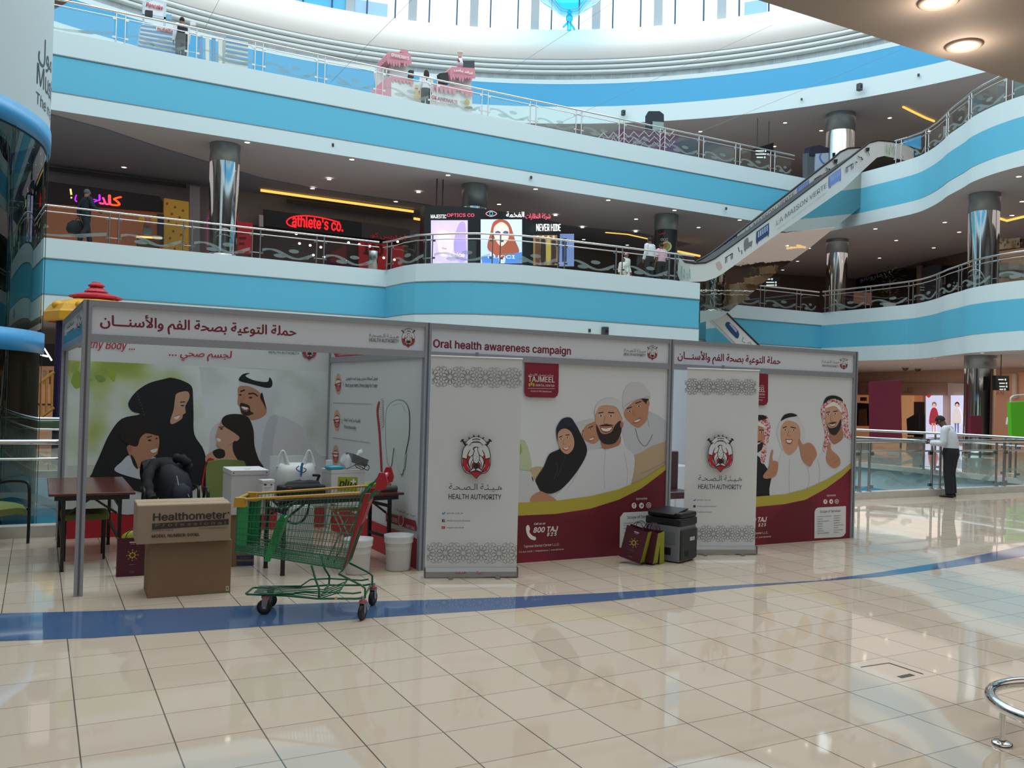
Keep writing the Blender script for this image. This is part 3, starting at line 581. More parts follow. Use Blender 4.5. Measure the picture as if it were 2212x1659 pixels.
A.blob(q((1212, 970), (1212, 900), (1260, 825), (1330, 812), (1372, 860), (1425, 960), (1478, 1100), (1410, 1250), (1290, 1400), (1180, 1470), (1080, 1450), (1025, 1370), (1100, 1240), (1150, 1130), (1245, 1080), (1222, 1020)), BLKCLOTH); A.blob(q((1212, 965), (1214, 895), (1260, 826), (1330, 814), (1370, 865), (1395, 930), (1340, 900), (1270, 900), (1225, 940)), mat('#20253a', .7))
face(A, q, ((1222, 965), (1240, 925), (1285, 907), (1335, 935), (1365, 1010), (1355, 1085), (1305, 1130), (1255, 1100), (1228, 1040)), SKIN2, (((1232, 985), (1262, 972)), ((1290, 965), (1325, 962))), ((1250, 998), (1305, 985)), ((1262, 1075), (1300, 1075), (1325, 1060), (1310, 1092), (1285, 1098)), ((1275, 1000), (1268, 1040), (1290, 1042)), .95)
A.line(q((1205, 1200), (1220, 1260), (1185, 1350)), 1.1, mat('#4a4a50')); A.line(q((1290, 1140), (1260, 1220), (1220, 1330)), 1., mat('#3c3c42'))
A.blob(q((870, 1440), (900, 1430), (960, 1500), (930, 1560), (860, 1560)), SKIN); A.poly(q((760, 1255), (985, 1280), (1075, 1470), (1010, 1550), (760, 1550)), mat('#c6c8c8')); A.blob(q((990, 1500), (1060, 1455), (1110, 1465), (1200, 1520), (1200, 1550), (1000, 1560)), SKIN); A.blob(q((995, 1320), (1008, 1340), (1010, 1368), (1000, 1350)), INK)
A.poly(q6((600, 515), (870, 505), (1200, 490), (1500, 450), (1750, 390), (1950, 310), (2120, 200), (2175, 165), (2175, 230), (2120, 262), (1950, 385), (1750, 483), (1500, 560), (1200, 605), (870, 620), (600, 620)), SWOOSH)
A.poly(q6((600, 618), (870, 618), (1200, 603), (1500, 558), (1750, 480), (1950, 380), (2120, 252), (2175, 205), (2175, 1000), (600, 1040)), MEDRED)
A.blob(q6((945, 720), (965, 698), (980, 730), (975, 760), (1000, 790), (1030, 805), (1025, 830), (985, 820), (955, 780)), TEETH)
for t, x0, y, x1, b, sh in (('Call us on', 1015, 698, 1112, .015, .2), ('800 TAJ', 1010, 765, 1220, .03, .2), ('8 2 5', 1128, 795, 1210, .03, .2), ('Tajmeel Dental Center L.L.C.', 925, 895, 1232, .0, 0), ('P.O. Box 34085  |  info@tajmeel.ae  |  www.tajmeel.ae', 885, 940, 1270, 0, 0), ('tajmeelae', 1898, 480, 1996, 0, 0)):
    X, Y = q6((x0, y))[0]; A.text(t, X, Y, 900+x1*.24864, TEETH, b, sh)
def socials(A, pts, r):
    for k, (x, y) in enumerate(pts):
        A.ell(x, y, r, r*1.2, TEETH)
        if k == 0: A.text('f', x-r*.28, y+r*.7, x+r*.3, BURG, .03, hpx=r*1.5)
        elif k == 1: A.blob([(x-r*.5, y-r*.4), (x, y-r*.1), (x+r*.2, y-r*.5), (x+r*.55, y-r*.3), (x+r*.3, y+r*.4), (x-r*.5, y+r*.5), (x-r*.1, y+r*.25)], BURG)
        else: A.ell(x, y, r*.78, r*.98, BURG); A.poly(px_rect(x-r*.4, y-r*.45, x+r*.4, y+r*.5), TEETH); A.ell(x, y, r*.25, r*.3, BURG)
socials(A, q6((1882, 530), (1946, 530), (2008, 527)), 5.2)
def services(A, box, ttl, rows):
    A.blob(box, PAPER, 1); A.text('Scope of Services', *ttl, INK, .01)
    for t, x0, y, x1 in rows: A.text(t, x0, y, x1, GREYINK, 0)
A.poly(q6((1790, 590), (2115, 573), (2115, 880), (1755, 895), (1760, 630)), PAPER); A.text('Scope of Services', *q6((1822, 645))[0], 900+2046*.24864, INK, .012)
for t, x0, y, x1 in (('· Preventative consultations', 1785, 690, 1965), ('& treatment', 1787, 708, 1860), ('· Digital smile makeover', 1785, 735, 1930), ('· Bleaching', 1785, 772, 1850), ('· Children dentistry', 1975, 685, 2085), ('· Implants', 1975, 712, 2040)): A.text(t, *q6((x0, y))[0], 900+x1*.24864, GREYINK)
def clinic_tag(A, q, dx=0):
    q_ = lambda *p: q(*[(x+dx, y) for x, y in p])
    A.poly(q_((935, 330), (1227, 342), (1224, 590), (1215, 622), (1190, 640), (970, 636), (940, 625), (927, 595)), BURG)
    X = lambda v: q_((v, 0))[0][0]
    A.text('مركز تجميل للأسنان', *q_((962, 450))[0], X(1180), TEETH, .0, 0, 'arab', hpx=6); A.text('TAJMEEL', *q_((962, 500))[0], X(1190), TEETH, .012, hpx=12)
    for k in range(3): A.ell(*q_((972+k*18, 528-(k == 1)*10))[0], 2, 4, SWOOSH)
    A.text('DENTAL CENTER', *q_((1026, 540))[0], X(1188), TEETH, hpx=4.5); A.line(q_((960, 557), (1190, 562)), .6, TEETH, False); A.text('A Unit of VPS Healthcare', *q_((982, 588))[0], X(1164), TEETH, hpx=3.5)
clinic_tag(A, q); m.build('poster_panel', booth, 'clinic poster of a family on a sofa over a burgundy foot')
# --- clinic poster with three men giving the thumbs up
XL2 = on_y(1632, 1000, BY).x; m = MB(); m.box(XL2-.22, PX[3]-hw, BY-.006, BY+.012, .012, zl0, PAPER); A = Art(m, (0, BY-.0065, 0), (1, 0, 0), (0, 0, 1))
q = zf(1400, 720, .226); qb = zf(1300, 1050, .2712)
A.blob(q((940, 1170), (1040, 1165), (1110, 1250), (1180, 1380), (1192, 1570), (1100, 1640), (940, 1640)), BLKCLOTH)
face(A, q, ((940, 900), (1030, 860), (1095, 880), (1118, 980), (1095, 1100), (1030, 1145), (960, 1120)), SKIN, (((1060, 925), (1115, 925)),), ((1085, 945),), ((1000, 1040), (1085, 1040), (1070, 1065), (1020, 1075)), None, 1.)
A.blob(q((960, 1060), (1030, 1070), (1095, 1040), (1095, 1100), (1030, 1148), (960, 1130)), BEARD); A.blob(q((980, 1020), (1060, 1030), (1085, 1020), (1060, 1045), (1000, 1050)), BEARD)
A.blob(q((960, 850), (1030, 830), (1130, 786), (1168, 900), (1140, 1080), (1110, 1240), (1070, 1200), (1110, 1000), (1095, 890), (1030, 855)), KEFF); A.blob(q((960, 870), (1040, 838), (1120, 890), (1090, 895), (1020, 870)), TEETH); A.blob(q((960, 785), (1060, 780), (1110, 785), (1130, 815), (1040, 838), (960, 845)), BLKCLOTH)
A.blob(q((1185, 1580), (1178, 1380), (1250, 1200), (1290, 1110), (1420, 1110), (1500, 1140), (1620, 1200), (1660, 1450), (1500, 1560)), ROBE); A.blob(q((1620, 1260), (1660, 1130), (1740, 1020), (1850, 1000), (1960, 1000), (1960, 1270), (1850, 1340), (1660, 1440)), ROBE)
A.line(q((1350, 1200), (1345, 1400), (1350, 1530)), 1., mat('#a9aab2')); A.line(q((1520, 1280), (1540, 1400), (1510, 1500)), 1.5, mat('#b0b1b8')); A.line(q((1620, 1210), (1640, 1320), (1630, 1430)), 1.5, mat('#b0b1b8'))
A.blob(q((1228, 950), (1265, 830), (1350, 788), (1440, 800), (1502, 950), (1475, 1060), (1440, 1120), (1290, 1120), (1245, 1010)), mat('#d0d0d3'))
face(A, q, ((1268, 900), (1300, 850), (1350, 835), (1430, 870), (1456, 960), (1440, 1060), (1400, 1130), (1340, 1165), (1290, 1110), (1264, 1000)), SKIN2, (((1285, 905), (1325, 890)), ((1360, 895), (1410, 905))), ((1310, 922), (1390, 925)), ((1310, 1010), (1345, 1015), (1378, 1012), (1370, 1050), (1345, 1060), (1320, 1045)), ((1345, 930), (1330, 975), (1365, 978)), 1.)
A.blob(q((1265, 838), (1300, 780), (1370, 763), (1425, 788), (1350, 803), (1310, 815)), BLKCLOTH)
A.blob(q((1650, 760), (1675, 670), (1780, 618), (1865, 650), (1905, 750), (1912, 900), (1950, 1000), (1900, 1005), (1850, 930), (1845, 760), (1780, 690), (1695, 710), (1690, 850), (1732, 1000), (1700, 1125), (1668, 1110), (1690, 960)), KEFF)
A.blob(q((1735, 930), (1800, 960), (1845, 900), (1860, 1000), (1780, 1060), (1740, 1020)), SKIN3)
face(A, q, ((1688, 750), (1700, 710), (1770, 688), (1842, 755), (1838, 880), (1785, 970), (1732, 940), (1700, 860)), SKIN2, (((1700, 758), (1735, 750)), ((1765, 748), (1810, 742))), ((1718, 775), (1785, 768)), ((1720, 868), (1755, 878), (1795, 858), (1780, 885), (1750, 893)), ((1750, 775), (1740, 835), (1768, 838)), 1.)
A.blob(q((1700, 840), (1720, 895), (1755, 905), (1800, 885), (1838, 820), (1836, 900), (1785, 972), (1730, 945)), BEARD); A.blob(q((1715, 860), (1755, 850), (1800, 848), (1760, 866)), BEARD); A.blob(q((1690, 715), (1700, 690), (1770, 655), (1835, 705), (1845, 760), (1780, 695)), TEETH); A.blob(q((1672, 675), (1700, 612), (1770, 594), (1840, 618), (1855, 652), (1780, 625), (1720, 640)), BLKCLOTH)
fist = lambda *p: A.blob(q(*p), SKIN)
fist((1095, 1360), (1150, 1280), (1160, 1200), (1178, 1118), (1192, 1122), (1186, 1210), (1238, 1232), (1232, 1320), (1200, 1372), (1120, 1390)); fist((1432, 1022), (1450, 1018), (1476, 1062), (1535, 1046), (1585, 1085), (1610, 1160), (1575, 1225), (1540, 1272), (1475, 1215), (1450, 1120)); fist((1698, 1190), (1712, 1110), (1722, 1048), (1742, 1050), (1748, 1112), (1820, 1180), (1832, 1250), (1780, 1288), (1720, 1250))
for L in (((1180, 1250), (1230, 1255)), ((1175, 1290), (1225, 1295)), ((1170, 1330), (1210, 1335)), ((1470, 1190), (1520, 1150)), ((1500, 1220), (1550, 1180)), ((1730, 1220), (1780, 1180)), ((1755, 1250), (1810, 1215))): A.line(q(*L), 1., SKIN3, False)
A.poly(q((880, 1565), (1018, 1560), (1300, 1540), (1500, 1490), (1700, 1400), (1850, 1310), (1960, 1225), (1960, 1270), (1850, 1372), (1700, 1482), (1500, 1592), (1300, 1635), (1018, 1662), (880, 1668)), SWOOSH)
A.poly(q((880, 1665), (1018, 1659), (1300, 1632), (1500, 1590), (1700, 1480), (1850, 1370), (1960, 1262), (1960, 2080), (880, 2080)), MEDRED)
X = lambda v: 1300+v*.2712
A.text('800 TAJ', *qb((1150, 292))[0], X(1308), TEETH, .03, .2); A.text('8 2 5', *qb((1243, 322))[0], X(1302), TEETH, .03, .2); A.text('Tajmeel Dental Center L.L.C.', *qb((1085, 392))[0], X(1318), TEETH); A.text('P.O. Box  |  info@tajmeel.ae  |  www.tajmeel.ae', *qb((1060, 425))[0], X(1342), TEETH)
A.text('tajmeelae', *qb((1786, 82))[0], X(1858), TEETH); socials(A, qb((1775, 123), (1821, 122), (1865, 121)), 4.3)
A.poly(qb((1715, 170), (1938, 158), (1936, 370), (1920, 395), (1895, 405), (1686, 415), (1688, 205), (1697, 182)), PAPER); A.text('Scope of Services', *qb((1731, 213))[0], X(1893), INK, .012)
for k, (a, b) in enumerate((('· Preventative consultations', '· Orthodontics'), ('& treatment', '· Endodontics'), ('· Digital smile makeover', '· Prosthetics'), ('· Whitening', '· Pediatrics'), ('· Bleaching', '· Cosmetic dentistry'), ('· Implants', '· Veneers'), ('· Dental care', '· Crowns & bridges'), ('· Dental rehabilitation', '· Dentures'))):
    A.text(a, *qb((1704, 248+k*19))[0], X(1704+len(a)*4.2), GREYINK); A.text(b, *qb((1836, 240+k*19))[0], X(1836+len(b)*4.2), GREYINK)
q7 = zf(1400-929*.2266, 720+.0, .226)
A.poly(q((1010, 388), (1137, 392), (1135, 650), (1122, 678), (1095, 690), (980, 686)), BURG); A.text('TAJMEEL', *q((945, 556))[0], 1400+1106*.226, TEETH, .012, hpx=10); A.text('DENTAL CENTER', *q((985, 590))[0], 1400+1104*.226, TEETH, hpx=4); A.text('مركز تجميل للأسنان', *q((950, 505))[0], 1400+1098*.226, TEETH, 0, 0, 'arab', hpx=5); A.line(q((990, 608), (1105, 613)), .6, TEETH, False); A.text('A Unit of VPS Healthcare', *q((960, 640))[0], 1400+1083*.226, TEETH, hpx=3)
m.build('poster_panel', booth, 'clinic poster of three men in headscarves showing thumbs up')
# --- pull-up banners standing before the booth
def rosettes(A, x0, x1, y, h, n, dy=0.):
    st = (x1-x0)/n
    def P(cx, cy, r0, r1, a, w):
        c, s_ = math.cos(a), math.sin(a); f = lambda r, t: (min(x1, max(x0, cx+(c*r-s_*t))), cy+(s_*r+c*t)*.98); l = r1-r0
        h = [(0, 0), (.42, .72), (.62, 1), (.8, .98), (.94, .62), (1, .2)]
        A.line([f(r0+l*q, w*e) for q, e in h]+[f(r0+l*q, -w*e) for q, e in h[::-1]], .6, INK, False)
    L0 = A.L
    for k in range(n+1):
        cx = x0+st*k; cy = y+dy*k/n; ok = lambda a, r: x0-1 <= cx+math.cos(a)*r <= x1+1
        for j in range(10):
            a = math.pi/2+math.pi*2*j/10
            if ok(a, st*.3): P(cx, cy, st*.14, st*.44, a, st*.098)
            a1, a2 = a+math.pi/10, a+math.pi/5
            if ok(a, st*.2) and ok(a2, st*.2): A.line([(cx+st*.15*math.cos(a), cy+st*.15*math.sin(a)), (cx+st*.115*math.cos(a1), cy+st*.115*math.sin(a1)), (cx+st*.15*math.cos(a2), cy+st*.15*math.sin(a2)), (cx+st*.24*math.cos(a1), cy+st*.24*math.sin(a1)), (cx+st*.15*math.cos(a), cy+st*.15*math.sin(a))], .5, INK, False)
        if k < n:
            ox, oy = cx+st*.5, cy+dy*.5/n
            for sg in (-1, 1):
                P(ox, oy, .0, st*.26, sg*math.pi/2, st*.092); P(ox, oy+sg*st*.54, 0, st*.25, -sg*math.pi/2, st*.09)
                for q in (-1, 1): P(ox+q*st*.09, oy+sg*st*.575, 0, st*.27, math.atan2(-sg*.8, q*.72), st*.1)
    return L0
def pullup(p0, p1, top, art, label, scrib=None):
    a = on_z(*p0, 0.0); b = on_z(*p1, 0.0); u = (b-a).normalized(); n = V((u.y, -u.x, 0))
    if n.dot(CAM-a) < 0: n = -n
    L = (b-a).length; t = thing('pull_up_banner', (a+b)/2, label, 'banner', 'pull-up banners before the booth')
    zt = on_plane(*top, a, n).z
    def bx(m, u0, u1, n0, n1, z0, z1, mm): m.hexa([a+u*p+n*r+V((0, 0, z)) for z in (z0, z1) for p, r in ((u0, n0), (u0, n1), (u1, n1), (u1, n0))], mm)
    m = MB(); prof = [(-.05, .012), (.05, .012), (.045, .06), (.025, .095), (-.03, .095), (-.05, .05)]
    m.extr([a+n*r+V((0, 0, z)) for r, z in prof], u*L, mat('#a9a9a8', .35, .6)); bx(m, -.006, .004, -.053, .053, .008, .1, mat('#55575a', .4)); bx(m, L-.004, L+.006, -.053, .053, .008, .1, mat('#55575a', .4))
    if scrib:
        A = Art(m, a+n*.047, u, (0, 0, 1)); A.text('HAAD', *scrib[0], scrib[1], RED, 0, .2); A.text('نجار', *scrib[2], scrib[3], RED, 0, 0, 'arab')
    m.build('base', t)
    for k in (.27, .78):
        m = MB(); m.hexa([a+u*(L*k+p)+n*r+V((0, 0, z)) for z in (.0, .012) for p, r in ((-.02, -.12), (-.02, .12), (.02, .12), (.02, -.12))], mat('#8d8f92', .4, .7)); m.build('foot', t)
    m = MB(); m.cyl(a+u*L*.5-n*.03+V((0, 0, .09)), a+u*L*.5-n*.03+V((0, 0, zt+.01)), .011, STEEL); m.box(*[v for c in ((a+u*L*.5-n*.02),) for v in (c.x-.012, c.x+.012, c.y-.012, c.y+.012)], zt-.01, zt+.045, mat('#7e8084', .5)); m.build('pole', t)
    m = MB(); bx(m, 0.005, L-.005, -.003, .003, .09, zt-.012, PAPER); A = Art(m, a+n*.0035, u, (0, 0, 1)); art(A); m.build('banner_sheet', t)
    m = MB(); m.cyl(a+u*.0+V((0, 0, zt-.008)), a+u*L+V((0, 0, zt-.008)), .011, mat('#c9c9c8', .4)); m.build('top_rail', t)
    return t
q = zf(900, 700, .24864); q6 = zf(900, 960, .24864); X = lambda v: 900+v*.24864
def art1(A):
    rosettes(A, X(135), X(905), q((0, 455))[0][1], 50, 5, 4); rosettes(A, X(92), X(866), q6((0, 938))[0][1], 50, 5, 0)
    emblem(A, *q((512, 1160))[0], 31); A.text('هـيـئـة الـصـحـة', *q((276, 1432))[0], X(733), INK, 0, 0, 'arab'); A.text('HEALTH AUTHORITY', *q((273, 1515))[0], X(728), INK, .014, hpx=11)
    A.blob(q6((218, 585), (230, 590), (240, 578), (245, 588), (232, 602), (220, 602)), mat('#3f86b8')); A.poly(q6((217, 642), (243, 642), (243, 668), (217, 668)), mat('#2b3350')); A.text('f', *q6((228, 666))[0], X(238), TEETH, .02); A.poly(q6((213, 704), (243, 704), (243, 726), (213, 726)), RED); A.poly(q6((224, 709), (233, 715), (224, 721)), TEETH)
    A.text('@Health_Auth_AD', *q6((258, 597))[0], X(398), INK, .01); A.text('/Health.Authority.Abudhabi', *q6((256, 661))[0], X(460), INK, .01); A.text('/HealthAuthorityAD', *q6((256, 721))[0], X(405), INK, .01)
pullup((917, 1247), (1116, 1246), (1030, 771), art1, 'taller white pull-up banner with shield emblem beside the sofa family poster', (q6((335, 1132))[0], X(430), q6((505, 1130))[0], X(570)))
qq = zf(1400, 720, .226); qb = zf(1300, 1050, .2712); Xb = lambda v: 1400+v*.226
def art2(A):
    rosettes(A, 1480, 1631, qq((0, 508))[0][1], 40, 5, 2); rosettes(A, 1478, 1630, qb((0, 378))[0][1], 40, 5, -1)
    emblem(A, *qq((677, 1155))[0], 26.5); A.text('هـيـئـة الـصـحـة', *qq((465, 1402))[0], Xb(878), INK, 0, 0, 'arab'); A.text('HEALTH AUTHORITY', *qq((462, 1482))[0], Xb(876), INK, .014, hpx=10)
    A.blob(qb((716, 102), (726, 106), (733, 96), (737, 104), (727, 114), (717, 112)), mat('#3f86b8')); A.poly(qb((715, 147), (734, 147), (734, 165), (715, 165)), mat('#2b2b33')); A.poly(qb((712, 193), (735, 193), (735, 208), (712, 208)), RED); A.poly(qb((721, 196), (728, 200), (721, 205)), TEETH)
    for t, x0, y, x1 in (('@Health_Auth_AD', 745, 110, 852), ('/Health.Authority.Abudhabi', 745, 160, 897), ('/HealthAuthorityAD', 741, 206, 858)): A.text(t, *qb((x0, y))[0], 1300+x1*.2712, INK, .01)
pullup((1474, 1197), (1631, 1197), (1552, 797), art2, 'smaller white pull-up banner with shield emblem beside the thumbs up poster')
# ================================================================== THINGS STANDING AROUND THE BOOTH
def frame2(o, ang):
    c, s_ = math.cos(math.radians(ang)), math.sin(math.radians(ang)); o = V(o)
    return Matrix(((c, -s_, 0, o.x), (s_, c, 0, o.y), (0, 0, 1, o.z), (0, 0, 0, 1)))
def tmb(m, M, start=0):
    for i in range(start, len(m.v)): m.v[i] = tuple(M @ V(m.v[i]))
    return m
# --- shopping trolley
GREEN = mat('#176341', .35); GREEN2 = mat('#1c8549', .4); TYEL = mat('#b98c30', .4); TRED = mat('#a31f30', .4); TYRE = mat('#191a1d', .6); PINKC = mat('#b5525a', .5)
ca = math.atan2(-.436, .9); CT = frame2((2.27, 6.57, 0), math.degrees(ca))
cart = thing('shopping_trolley', (2.27, 6.57, 0), 'green wire shopping trolley with yellow rails and red handle', 'shopping trolley'); cart['_o'] = (2.27, 6.57, 0)
def cb(m, name, parent=None, label=None):
    tmb(m, CT); o = m.build(name, parent or cart, label); return o
TN = ((-.03, 0, .985), (-1.0, .06, .905), (-1.015, .085, .50), (-.165, .04, .385)); TF = tuple((a, .52-b, c) for a, b, c in TN)
L = lambda a, b, t: V(a).lerp(V(b), t)
m = MB(); r = .0022
for S4 in (TN, TF):
    for k in range(34):
        t = k/33; m.cyl(L(S4[0], S4[1], t), L(S4[3], S4[2], t), r, GREEN, n=4, cap=False)
    for k in range(1, 9):
        t = (k/8)**.9; m.cyl(L(S4[0], S4[3], t), L(S4[1], S4[2], t), r*1.35, GREEN, n=4, cap=False)
    for t in (.87, .90, .93, .96): m.cyl(L(S4[0], S4[3], t), L(S4[1], S4[2], t), r*1.2, GREEN, n=4, cap=False)
    for k in range(67):
        t = k/66; m.cyl(L(L(S4[0], S4[3], .86), L(S4[1], S4[2], .86), t), L(S4[3], S4[2], t), r, GREEN, n=4, cap=False)
for a, b in ((1, 2), (0, 3)):
    n = 12 if a == 1 else 10
    for k in range(n+1): m.cyl(L(TN[a], TF[a], k/n), L(TN[b], TF[b], k/n), r, GREEN, n=4, cap=False)
    for k in range(0, 8): m.cyl(L(TN[a], TN[b], k/7), L(TF[a], TF[b], k/7), r*1.3, GREEN, n=4, cap=False)
for k in range(44): m.cyl(L(TN[3], TN[2], k/43), L(TF[3], TF[2], k/43), r, GREEN, n=4, cap=False)
for k in range(12): m.cyl(L(TN[3], TF[3], k/11), L(TN[2], TF[2], k/11), r*1.2, GREEN, n=4, cap=False)
for S4 in (TN, TF):
    m.tube([S4[2], S4[3], L(S4[3], S4[0], 1.)], .006, GREEN, 6); m.cyl(S4[1], S4[2], .006, GREEN, n=6)
m.cyl(TN[2], TF[2], .006, GREEN); m.cyl(TN[3], TF[3], .006, GREEN); m.cyl(TN[0], TF[0], .007, GREEN)
basket = cb(m, 'basket')
m = MB()
for a, b in ((TN, .0), (TF, .0)):
    p = V(a[2]); q_ = V(a[1])+V((0, 0, -.05)); dx = V((.085, -.005 if a is TN else .005, 0)); m.hexa([p, p+dx, p+dx+V((0, .008, 0)), p+V((0, .008, 0)), q_, q_+dx, q_+dx+V((0, .008, 0)), q_+V((0, .008, 0))], GREEN2)
p = V(TN[2]); m.hexa([p+V((0, .0, 0)), p+V((0, .35, 0)), p+V((.008, .35, 0)), p+V((.008, 0, 0))]+[v+V((.012, 0, .09)) for v in (p, p+V((0, .35, 0)), p+V((.008, .35, 0)), p+V((.008, 0, 0)))], GREEN2)
cb(m, 'corner_guard', label='plain green plastic corner guard')
m = MB(); q0 = V((-.78, .07, .47)); m.hexa([q0, q0+V((.02, 0, 0)), q0+V((.02, .36, 0)), q0+V((0, .36, 0))]+[v+V((.09, 0, .28)) for v in (q0, q0+V((.02, 0, 0)), q0+V((.02, .36, 0)), q0+V((0, .36, 0)))], GREEN2); m.extr([(-.79, .065, .43), (-.74, .065, .43), (-.63, .065, .76), (-.655, .065, .8), (-.70, .065, .74)], (0, .008, 0), GREEN2); cb(m, 'basket_divider')
m = MB()
for S4 in (TN, TF): m.tube([V(S4[0])+V((-.02, 0, .004)), V(S4[1])+V((.03, 0, .004))], .0105, TYEL, 8)
cb(m, 'top_rail', label='yellow plastic rail around the basket top')
m = MB(); p0, p1 = V(TN[1]), V(TF[1])
m.hexa([p0+V((-.03, -.012, -.055)), p0+V((.06, -.012, -.055)), p0+V((.06, .05, -.055)), p0+V((-.03, .05, -.055)), p0+V((-.025, -.01, .018)), p0+V((.055, -.01, .018)), p0+V((.055, .045, .018)), p0+V((-.025, .045, .018))], TYEL)
m.hexa([p1+V((-.03, -.05, -.055)), p1+V((.06, -.05, -.055)), p1+V((.06, .012, -.055)), p1+V((-.03, .012, -.055)), p1+V((-.025, -.045, .018)), p1+V((.055, -.045, .018)), p1+V((.055, .01, .018)), p1+V((-.025, .01, .018))], TYEL)
m.tube([p0+V((-.02, .02, .0)), p1+V((-.02, -.02, .0))], .013, TYEL, 8); cb(m, 'bumper', label='yellow plastic front bumper')
m = MB()
for wv in (.045, .44):
    m.hexa([V((-.172, wv, .40)), V((-.155, wv, .395)), V((-.155, wv+.03, .395)), V((-.172, wv+.03, .40)), V((-.015, wv-.02, .98)), V((.028, wv-.02, .985)), V((.028, wv+.01, .985)), V((-.015, wv+.01, .98))], TRED)
for k in range(8): m.cyl((-.16, .09+.048*k, .41), (.02, .07+.054*k, .97), .003, GREEN, n=5)
m.hexa([V((-.06, .1, .72)), V((-.05, .1, .72)), V((-.05, .42, .72)), V((-.06, .42, .72)), V((.0, .1, .9)), V((.01, .1, .9)), V((.01, .42, .9)), V((.0, .42, .9))], TRED)
cb(m, 'rear_flap', label='red plastic rear flap of the basket')
for wv in (.0, .52):
    m = MB(); m.tube([(-.03, wv, .985), (.03, wv, 1.06), (.10, wv, 1.1)], .008, GREEN, 6); m.tube([(.02, wv, .93), (.07, wv, 1.0), (.10, wv, 1.04)], .008, GREEN, 6); cb(m, 'handle_bracket')
m = MB(); m.cyl((.11, -.01, 1.095), (.11, .53, 1.095), .019, TRED, n=12)
for wv in (-.012, .5): m.extr([(.07, wv, 1.03), (.10, wv, 1.005), (.155, wv, 1.03), (.165, wv, 1.075), (.14, wv, 1.15), (.095, wv, 1.15), (.075, wv, 1.10)], (0, .032, 0), TRED)
m.box(.09, .13, .2, .32, 1.112, 1.12, mat('#cfa39b')); cb(m, 'handle', label='red push handle with end caps')
m = MB(); t = .0085
for wv, w2 in ((.02, .12), (.5, .40)):
    m.tube([(-.165, wv, .385), (-.20, wv, .355), (-.02, wv, .27), (.01, wv, .245), (.012, wv, .17)], t, GREEN, 8)
    m.tube([(-.415, wv+(.03 if wv < .2 else -.03), .41), (-.38, wv+(.03 if wv < .2 else -.03), .30), (-.345, wv, .235), (-.345, wv, .165), (-.36, w2, .15)], t, GREEN, 8)
    m.tube([(.0, wv, .175), (-.05, wv, .165), (-.36, wv, .16), (-.62, w2, .155), (-.92, w2+(.02 if wv < .2 else -.02), .155)], t, GREEN, 8)
    m.tube([(-.02, wv, .215), (-.08, wv, .205), (-.34, wv, .215), (-.50, wv, .205), (-.56, w2, .17), (-.9, w2, .16)], t*.85, GREEN, 8)
m.tube([(-.92, .13, .155), (-.94, .16, .155), (-.94, .36, .155), (-.92, .39, .155)], t, GREEN, 8)
for k in range(5): m.tube([(-.88, .17+.045*k, .165), (-.5, .14+.06*k, .15), (-.36, .1+.08*k, .14), (-.2, .06+.1*k, .2)], .005, GREEN, 6)
m.cyl((-.2, .03, .2), (-.2, .49, .2), .007, GREEN); m.cyl((-.345, .02, .16), (-.345, .5, .16), .007, GREEN); m.cyl((.0, .02, .17), (.0, .5, .17), .008, GREEN); m.cyl((-.21, .0, .168), (-.21, .01, .168), .012, mat('#c9b27a', .5), n=10)
cb(m, 'under_frame')
def castor(px_, py_, swiv, r=.055, wd=.03):
    Mx = Matrix.Translation((px_, py_, 0)) @ Matrix.Rotation(math.radians(swiv), 4, 'Z')
    m = MB(); n = 20; prof = [(r*.55, -wd/2), (r*.93, -wd/2), (r, -wd*.3), (r, wd*.3), (r*.93, wd/2), (r*.55, wd/2)]
    vs = []; fs = []
    for q_, y in prof:
        for i in range(n): a = 2*math.pi*i/n; vs.append((q_*math.cos(a), y, r+q_*math.sin(a)))
    for j in range(len(prof)-1):
        for i in range(n): fs.append((j*n+i, j*n+(i+1) % n, (j+1)*n+(i+1) % n, (j+1)*n+i))
    m.add(vs, fs, TYRE, True); m.cyl((0, -wd*.52, r), (0, wd*.52, r), r*.56, mat('#3b3d40', .5), n=16); tmb(m, Mx); w_ = cb(m, 'castor', label='black castor wheel with grey fork')
    m = MB()
    for y in (-wd*.75, wd*.6): m.extr([(-.012, y, r-.012), (.014, y, r-.012), (.018, y, r+.01), (.03, y, r*2+.012), (-.018, y, r*2+.012), (-.02, y, r+.02)], (0, .004, 0), mat('#8d9093', .4, .6))
    m.box(-.02, .032, -wd*.8, wd*.8, r*2+.008, r*2+.016, mat('#8d9093', .4, .6)); m.cyl((0, -wd*.9, r), (0, wd*.9, r), .008, STEEL, n=8); tmb(m, Mx); cb(m, 'fork', w_)
    m = MB(); m.cyl((.005, 0, r*2+.014), (.005, 0, r*2+.03), .03, PINKC, n=14); m.cyl((.005, 0, r*2+.03), (.005, 0, r*2+.06), .015, mat('#9a9da0', .4, .6), n=10); tmb(m, Mx); cb(m, 'swivel_ring', w_)
castor(-.005, .02, 72, .062); castor(.02, .5, 72, .062); castor(-.79, .14, 10, .058); castor(-.8, .37, 10, .058)
